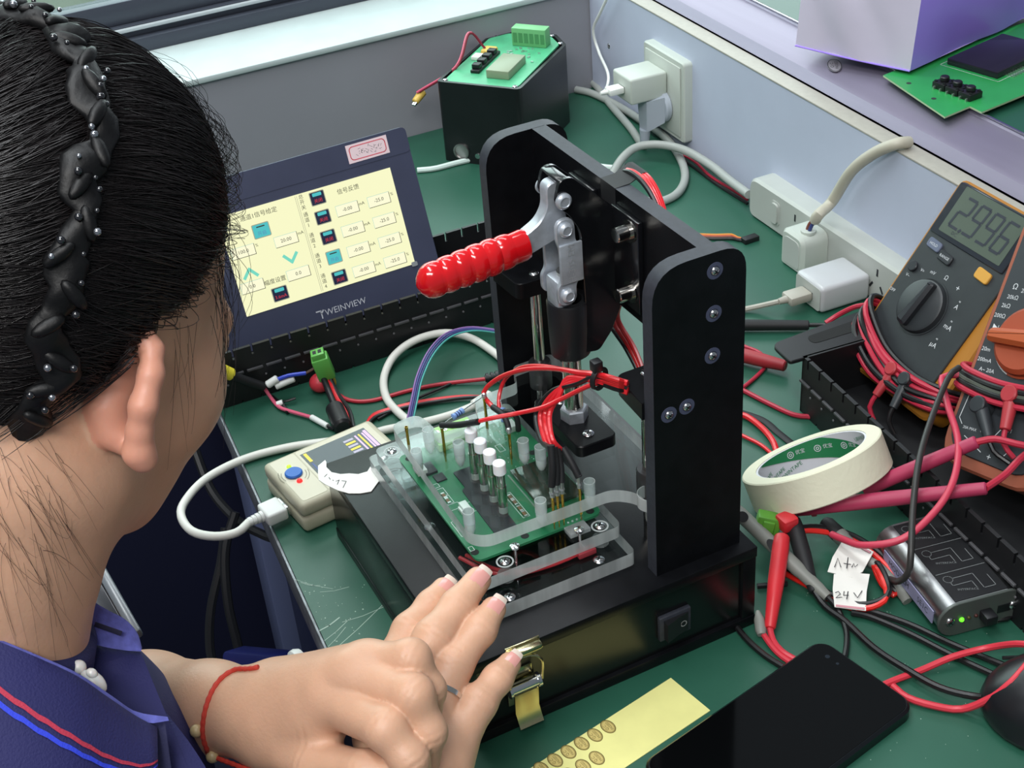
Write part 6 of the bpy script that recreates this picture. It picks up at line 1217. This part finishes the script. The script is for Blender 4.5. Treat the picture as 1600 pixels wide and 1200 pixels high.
vn /= np.linalg.norm(vn, axis=1)[:, None] + 1e-9; Vk = V[ids]; rk = (Vk - H0) @ AH.T; dk = np.minimum(rk[:, 2] - nape_(rk[:, 0]), -13 - rk[:, 0])
Vk = Vk + vn[ids] * (-.6 + 6.5 * np.clip(dk / 22, 0, 1) ** .7 + .5 * np.sin(rk[:, 2] * 1.3 + rk[:, 0] * .9) * np.clip(dk / 8, 0, 1))[:, None]
nh = fastmesh('nape_hair', Vk, Fk, [HAIR], pbase); nh.parent = per
SV_, SF_ = [], []
def strand(pts, r, n=3):
    pts = [np.array(p) for p in pts]; o = len(SV_); k = len(pts)
    for i, p in enumerate(pts):
        t = nrm(pts[min(i+1, k-1)] - pts[max(i-1, 0)]); u = np.cross(t, FH + .3 * UH); u = nrm(u) if np.linalg.norm(u) > .05 else nrm(np.cross(t, UH)); w = np.cross(t, u); rr = r * (1 - .6 * (i / (k - 1)) ** 3)
        for j in range(n): a = 2 * math.pi * j / n; SV_.append(p + rr * (u * math.cos(a) + w * math.sin(a)))
    for i in range(k - 1):
        for j in range(n): SF_.append((o+i*n+j, o+i*n+(j+1) % n, o+(i+1)*n+(j+1) % n, o+(i+1)*n+j))
for q in range(2600):                                             # swept back from the hairline to the band
    phi = rh.uniform(-60, 112); t0 = th_front(phi) + (rh.uniform(0, 4) if rh.random() < .5 else rh.uniform(0, 40)); t1 = th_band(phi) + 2; 
    if phi > 92: t0 = max(t0, 80)
    if t0 > t1 - 8: continue
    lift = abs(rh.gauss(0, .012)); wob = rh.uniform(-3, 3); dph = rh.gauss(0, 5); m_ = 11
    strand([hs_(phi + dph * (1 - s) + wob * math.sin(3.1 * s), t0 + (t1 - t0) * s, (.90 + .105 * min(1, s * 5)) + lift * math.sin(math.pi * s) + .004) for s in [i / m_ for i in range(m_ + 1)]], rh.uniform(.18, .34))
for q in range(2200):                                             # behind the band down to the nape
    phi = rh.uniform(-60, 135); t0 = th_band(phi) - 1; t1 = t0 + rh.uniform(25, 60); dph = rh.gauss(14, 6); lift = abs(rh.gauss(0, .010)); m_ = 10
    strand([hs_(min(139, phi + dph * s), min(176, t0 + (t1 - t0) * s), (.985 + .02 * min(1, s * 4)) + lift * math.sin(math.pi * s) - (.06 * s ** 3 if phi > 110 else 0)) for s in [i / m_ for i in range(m_ + 1)]], rh.uniform(.18, .34))
for q in range(170):                                              # loose frizz over the brow and crown
    phi = rh.gauss(48, 30); 
    if not -30 < phi < 100: continue
    t0 = th_front(phi) + rh.uniform(-1, 14); L_ = rh.uniform(18, 46); amp = rh.uniform(.02, .11); m_ = 14; dph = rh.gauss(0, 4)
    strand([hs_(phi + dph * s, t0 - 6 * math.sin(math.pi * s) + L_ * s, (.94 + .06 * min(1, 4 * s)) + amp * math.sin(math.pi * min(1, s * 1.05)) * (1 if s < .9 else .7)) for s in [i / m_ for i in range(m_ + 1)]], rh.uniform(.10, .18))
for q in range(46):                                              # wisps hanging past the temple
    x0 = rh.uniform(300, 346); y0 = rh.uniform(230, 420); x1 = rh.gauss(352, 12); y1 = y0 + rh.uniform(120, 300); dd = rh.uniform(648, 668); bow = rh.gauss(14, 14); m_ = 10
    strand([PD(x0 + (x1 - x0) * s + bow * math.sin(math.pi * s), y0 + (y1 - y0) * s, dd - 4 * math.sin(math.pi * s)) for s in [i / m_ for i in range(m_ + 1)]], rh.uniform(.10, .2))
hfn = lambda P: head_d(P)
def skinstrand(x0, y0, x1, y1, bow, r, m_=10):
    pts = []
    for i in range(m_ + 1):
        s = i / m_; p = hit(x0 + (x1 - x0) * s + bow * math.sin(math.pi * s) * .6, y0 + (y1 - y0) * s + bow * math.sin(math.pi * s), fn=hfn, off=.6 + 1.2 * math.sin(math.pi * s), d0=560, d1=720)
        if p is None: break
        pts.append(p)
    if len(pts) > 3: strand(pts, r)
for q in range(62):                                              # strays on the neck and before the ear
    if q < 54: x0 = rh.uniform(-20, 100); y0 = rh.uniform(680, 900); skinstrand(x0, y0, x0 + rh.uniform(10, 95), y0 + rh.uniform(40, 190), rh.gauss(0, 30), rh.uniform(.05, .11))
    else: x0 = rh.uniform(260, 320); y0 = rh.uniform(500, 560); skinstrand(x0, y0, x0 + rh.uniform(-30, 24), y0 + rh.uniform(60, 200), rh.gauss(6, 8), rh.uniform(.06, .10))
for q in range(420):                                              # combed from behind the ear down to the nape
    x0 = rh.uniform(-30, 215); y0 = 560 + rh.uniform(-30, 20) - .02 * x0; x1 = x0 - rh.uniform(60, 170); y1 = y0 + (x0 - x1) * rh.uniform(.45, .95); lim = np.interp(x1, [-80, 0, 75, 150], [790, 740, 655, 600])
    if y1 > lim: y1 = lim + rh.uniform(-14, 6)
    pts = []
    for i in range(9):
        s_ = i / 8; p = hit(x0 + (x1 - x0) * s_, y0 + (y1 - y0) * s_ + 9 * math.sin(math.pi * s_), fn=hfn, off=2.2 + 5.6 * math.sin(math.pi * min(1, .25 + s_ * .75)), d0=560, d1=740)
        if p is None: break
        pts.append(p)
    if len(pts) > 4: strand(pts, rh.uniform(.14, .28))
SVn = np.array(SV_); SFn = np.array(SF_); st_o = fastmesh('hair_strands', SVn, SFn, [HAIR], pbase); st_o.parent = per; st_o['kind'] = 'stuff'
# black ruched headband with beads
BND = mat('black_satin', '#060608', .5, spec=.4, var=.2, vscale=60, bump=.7, bscale=140); g = G(); path = []
for i in range(90):
    phi = -128 + 262 * i / 89; path.append(hs_(phi, th_band(phi) + 1.6 * math.sin(i * .9), 1.015 + .012 * math.sin(i * 1.7)))
NB_ = 12; rv = []; rf = []
for i in range(90):
    p = path[i]; nn = nrm(p - CEN); t = nrm(path[min(89, i + 1)] - path[max(0, i - 1)]); s_ = np.cross(nn, t); wd = 7.6 + 1.8 * math.sin(i * .8) + 1.2 * math.sin(i * 2.1); sh = 2.2 * math.sin(i * .55)
    for j in range(NB_):
        a_ = 2 * math.pi * j / NB_; rv.append(tuple(p + s_ * (sh + wd * math.cos(a_)) + nn * ((4.2 + 1.3 * math.sin(i * 1.3 + 2 * math.cos(a_))) * math.sin(a_))))
g.add(rv, [(i*NB_+j, i*NB_+(j+1) % NB_, (i+1)*NB_+(j+1) % NB_, (i+1)*NB_+j) for i in range(89) for j in range(NB_)] + [tuple(range(NB_))[::-1], tuple(range(89*NB_, 90*NB_))])
hbn = obj('headband', g, BND, per, angle=80)
g = G()
for i in range(6, 88, 3):
    p = path[i]; nn = nrm(p - CEN); t = nrm(path[i + 1] - path[i - 1]); s_ = np.cross(nn, t); sg = 1 if (i // 3) % 2 else -1
    F = Matrix([[t[k], s_[k], nn[k], p[k] + nn[k] * 5] for k in range(3)] + [[0, 0, 0, 1]]) @ Matrix.Rotation(sg * .8, 4, 'Z'); g.M = F; g.ball((0, sg * 2.4, -1.2), (8, 3.2, 2.8), 12)
g.M = I4; obj('ruched_fold', g, BND, hbn, angle=80)['kind'] = 'stuff'
JET = mat('jet_bead', '#1a1b20', .08, spec=.8, coat=.8); SIL = mat('silver_bead', '#aeb2ba', .15, .9)
for i in range(8, 86):
    p = path[i]; nn = nrm(p - CEN); t = nrm(path[i + 1] - path[i - 1]); s_ = np.cross(nn, t)
    for sg in (-1, 1):
        if rh.random() < .5:
            q = p + nn * 5.6 + s_ * sg * rh.uniform(2, 7) + t * rh.uniform(-2, 2); g = G(); g.ball(tuple(q), rh.choice((1.1, 1.4, 1.8)), 10); obj('bead', g, JET if rh.random() < .6 else SIL, hbn)
# ------------------------------------------------------------------ polo shirt and collar
NAV = mat('navy_pique', '#1c1d55', .75, var=.06, vscale=40, bump=.5, bscale=900); DEN = mat('lilac_blue_lining', '#5f63b4', .85, var=.18, vscale=250, bump=.4, bscale=700)
RST = mat('red_stripe', '#b22f49', .75, bump=.4, bscale=800); BST = mat('blue_stripe', '#2b3fd0', .75, bump=.4, bscale=800)
PL0 = PD(0, 1006, 602); PLN = np.cross(PD(170, 1092, 624) - PL0, PD(118, 922, 692) - PL0); PLN = nrm(PLN) * (1 if PLN[2] > 0 else -1)
def body_c(P):
    d = smin(torso_d(P), chain_d(P, NECK, 20), 20); d = smin(d, chain_d(P, ARMA[2:], 26), 14); return smin(d, chain_d(P, ARMB[1:], 26), 14)
def sleeves(P):                                                   # keep the short sleeves: cut the cloth off past the upper arms
    a = (P - (SHL * .45 + ARMA[-2][0] * .55)) @ nrm(ARMA[-2][0] - SHL); b = (P - (SHR_ * .35 + ARMB[-2][0] * .65)) @ nrm(ARMB[-2][0] - SHR_)
    near_a = seg_d(P, SHL, ARMA[-2][0], 75, 75); near_b = seg_d(P, SHR_, ARMB[-2][0], 75, 75); fa = seg_d(P, ARMA[1][0], ARMA[-2][0], 60, 60); fb = seg_d(P, ARMB[0][0], ARMB[2][0], 60, 60)
    out = np.full(len(P), -50.0); m = (a > 0) & ((fa < 0) | (near_a < 0)); out[m] = a[m]; m = (b > 0) & ((fb < 0) | (near_b < 0)); out[m] = np.maximum(out[m], b[m]); return out
def shirt_d(P):
    d = chain_d(P, [(PD(-70, 1140, 760), 92), (PD(0, 1290, 742), 104), (np.array([165., -262, -40]), 112), (np.array([160., -285, -160]), 122)], 40)
    d = smin(d, seg_d(P, np.array([150., -285, 95]), SHL, 70, 60), 30); d = smin(d, seg_d(P, np.array([165., -285, 80]), SHR_, 70, 60), 30)
    d = smin(d, seg_d(P, SHL, SHL + .55 * (ARMA[-2][0] - SHL), 60, 58), 20); d = smin(d, seg_d(P, SHR_, SHR_ + np.array([28, 8, -100.]), 62, 60), 20)
    hole = chain_d(P, [(q, r + 9) for q, r in NECK] , 20); d = np.maximum(d, -hole)
    b_ = body_c(P) - 4.0; d = smin(d, np.maximum(np.maximum(b_, (P - PL0) @ PLN + 3), sleeves(P)), 6)
    return d + .5 * np.sin(P[:, 0] * .05 + P[:, 2] * .09) * np.sin(P[:, 1] * .06 + P[:, 2] * .03)
Vs, Fs = surface(shirt_d, (-130, -460, -160), (440, -90, 270), 3.4); so_ = fastmesh('polo_shirt', Vs, Fs, [NAV], pbase); so_.parent = per
def patch(name, top, low, m_, n=24, k=12, bul=0, th=1.6, v0=None, v1=None, lift=0, parent=per, m2=None):
    T = smooth_path([PD(*p) for p in top], 2.0); Lw = smooth_path([PD(*p) for p in low], 2.0); T = [T[int(i * (len(T) - 1) / n)] for i in range(n + 1)]; Lw = [Lw[int(i * (len(Lw) - 1) / n)] for i in range(n + 1)]; vs = []; fs = []
    for i in range(n + 1):
        a = v0(i / n) if v0 else 0; b = v1(i / n) if v1 else 1
        for j in range(k + 1):
            v = a + (b - a) * j / k; p = T[i] * (1 - v) + Lw[i] * v; cd_ = nrm(CAMC - p); vs.append(tuple(p + cd_ * (bul * math.sin(math.pi * min(1, v * .9 + .1)) + lift)))
    N_ = len(vs)
    for i in range(n):
        for j in range(k): fs.append((i*(k+1)+j, i*(k+1)+j+1, (i+1)*(k+1)+j+1, (i+1)*(k+1)+j))
    back = [tuple(np.array(p) - nrm(CAMC - np.array(p)) * th) for p in vs]; g = G(); g.add(vs, fs, 0); g.add(back, [f[::-1] for f in fs], 1 if m2 else 0)
    rim = [i*(k+1) for i in range(n+1)] + [n*(k+1)+j for j in range(1, k+1)] + [i*(k+1)+k for i in range(n-1, -1, -1)] + [j for j in range(k-1, 0, -1)]
    g.f += [(rim[q], rim[(q+1) % len(rim)], rim[(q+1) % len(rim)] + N_, rim[q] + N_) for q in range(len(rim))]; g.m += [0] * len(rim)
    return obj(name, g, [m_, m2] if m2 else m_, parent, angle=60)
top = [(-70, 975, 600), (0, 1003, 600), (60, 1028, 604), (120, 1056, 611), (170, 1090, 622), (215, 1120, 634), (246, 1136, 640)]
low = [(-90, 1300, 560), (0, 1310, 566), (60, 1310, 572), (120, 1300, 582), (180, 1280, 598), (232, 1250, 612), (247, 1215, 622)]
col = patch('collar_flap', top, low, NAV, bul=5)
patch('red_stripe', top, low, RST, n=40, k=2, bul=5, th=.4, lift=.5, v0=lambda u: .127 + .52 * u, v1=lambda u: .162 + .52 * u, parent=col)
patch('blue_stripe', top, low, BST, n=40, k=2, bul=5, th=.4, lift=.5, v0=lambda u: .20 + .53 * u, v1=lambda u: .235 + .53 * u, parent=col)
patch('collar_lining', [(-60, 972, 603), (0, 999, 603), (60, 1024, 607), (120, 1051, 614), (170, 1084, 625), (208, 1110, 636), (232, 1116, 640), (262, 1120, 642)], [(-60, 976, 601), (0, 1004, 601), (60, 1029, 605), (120, 1057, 612), (170, 1091, 623), (208, 1120, 634), (232, 1130, 637), (264, 1126, 642)], DEN, k=3)
patch('collar_lining', [(116, 915, 690), (132, 926, 690), (150, 942, 690), (172, 955, 689), (196, 968, 688), (214, 988, 686), (222, 1012, 684)], [(105, 985, 680), (120, 996, 679), (140, 1004, 678), (160, 1010, 678), (180, 1014, 678), (202, 1017, 678), (220, 1018, 680)], DEN, bul=2, m2=NAV)
a, b = PD(148, 975, 676), PD(190, 990, 676); dx = nrm(b - a); F = frame(tuple(a), dx, -CAMR[1] + .0 * dx); g = G(F); g.box(0, -1.2, -.3, np.linalg.norm(b - a), 1.2, .5, bev=.3); obj('button_hole', g, mat('dark_thread', '#1a1a3a', .8), per)
patch('front_placket', [(100, 1000, 682), (120, 1002, 682), (150, 1008, 682), (185, 1015, 682), (220, 1019, 683)], [(150, 1110, 665), (180, 1135, 660), (210, 1160, 656), (240, 1190, 652), (300, 1215, 648)], NAV, bul=3)
patch('front_placket', [(236, 1130, 640), (246, 1132, 641), (258, 1130, 642)], [(245, 1290, 622), (262, 1290, 624), (280, 1290, 626)], mat('dark_navy_band', '#12133f', .75, bump=.4, bscale=800), n=8)
patch('shirt_front', [(218, 1019, 684), (226, 1045, 680), (240, 1080, 674), (262, 1116, 668), (296, 1160, 660), (330, 1215, 652), (345, 1260, 646)], [(150, 1040, 674), (160, 1080, 668), (180, 1130, 660), (210, 1180, 652), (250, 1240, 644), (285, 1300, 636), (300, 1340, 630)], NAV, bul=3)
# collar band carried round the nape
axn = nrm(NECK[2][0] - NECK[1][0]); tt = ((PL0 - NECK[1][0]) @ PLN) / (axn @ PLN); NC = NECK[1][0] + axn * tt
e1 = nrm(PD(-60, 980, 601) - NC); e1 = nrm(e1 - PLN * (e1 @ PLN)); e2 = np.cross(PLN, e1); ang = lambda q: math.atan2((q - NC) @ e2, (q - NC) @ e1)
a1 = ang(PD(118, 918, 691)); ab = ang(NC - FH * 80); a0 = 0.0
if (a1 > 0) != (ab > 0): a1 += 2 * math.pi * (1 if ab > 0 else -1)
vs, fs = [], []; n_ = 34
for i in range(n_ + 1):
    t = a0 + (a1 - a0) * i / n_; dr = e1 * math.cos(t) + e2 * math.sin(t); rr_ = np.arange(20, 150, 1.0); dd_ = smin(torso_d(NC + rr_[:, None] * dr), chain_d(NC + rr_[:, None] * dr, NECK, 20), 20); k_r = np.nonzero(dd_ > 0)[0]; r_ = rr_[k_r[0]] if len(k_r) else 70
    for u_, v_ in ((3, 4), (6, 6), (12, -6), (17, -20), (21, -34), (19, -35), (3, -6)): vs.append(tuple(NC + dr * (r_ + u_) + PLN * v_))
for i in range(n_):
    for j in range(6): fs.append((i*7+j, i*7+j+1, (i+1)*7+j+1, (i+1)*7+j))
g = G(); g.add(vs, fs); obj('collar_band', g, NAV, per, angle=60)
# jade necklace
COR = mat('brown_cord', '#4a2a22', .6); JADE = mat('pale_jade', '#d8d5d2', .25, sss=.3, coat=.4)
pts = [PD(60, 1005, 606), PD(95, 1030, 616), PD(104, 1012, 640), PD(104, 1022, 650), PD(112, 1040, 648), PD(130, 1052, 645), PD(140, 1060, 643)]
g = G(); g.tube([tuple(p) for p in pts[2:]], 1.7, 8); nk = obj('necklace_cord', g, COR, per)
g = G(); g.ball(tuple(PD(123, 1043, 640)), 3.6, 16); obj('jade_bead', g, JADE, nk)
c_ = PD(146, 1066, 638); F = frame(tuple(c_), tuple(CAMR[0] * .75 + CAMR[1] * .66), tuple(-CAMR[1])); g = G(F); g.ball((0, 0, 0), (7.2, 4.6, 4), 18); g.ball((-3, 3, 1.5), (3, 2.5, 2.5), 12); obj('jade_pendant', g, JADE, nk)
# ------------------------------------------------------------------ look-alikes share a group
seen = {}
for o in list(C.objects):
    if o.parent is None and 'category' in o.keys(): seen.setdefault(o.name.split('.')[0], []).append(o)
WHERE = {'thin_wire': 'thin wires lying on the green mat', 'test_lead': 'test leads on the right of the bench', 'power_cable': 'mains cables on the bench', 'usb_cable': 'usb cables on the bench', 'usb_charger': 'white usb chargers', 'multimeter': 'multimeters leaning on the back panel', 'slotted_rack': 'slotted board racks', 'banana_plug': 'plugs in the multimeters', 'test_probe': 'crimson probe handles by the tape', 'paper_tag': 'paper tags on the red coil', 'hanging_cable': 'cables hanging under the bench', 'wired_resistor': 'resistors wired above the board', 'grey_probe': 'grey probes beside the press', 'plug_terminal': 'green plug terminals', 'twin_wire': 'twin wires on the bench', 'mains_plug': 'mains plugs on the back panel', 'circuit_board': 'bare circuit boards', 'sleeved_lead': 'sleeved leads behind the upright'}
for k, l in seen.items():
    if len(l) > 1:
        for o in l: o['group'] = WHERE.get(k, k.replace('_', ' ') + 's on the bench')
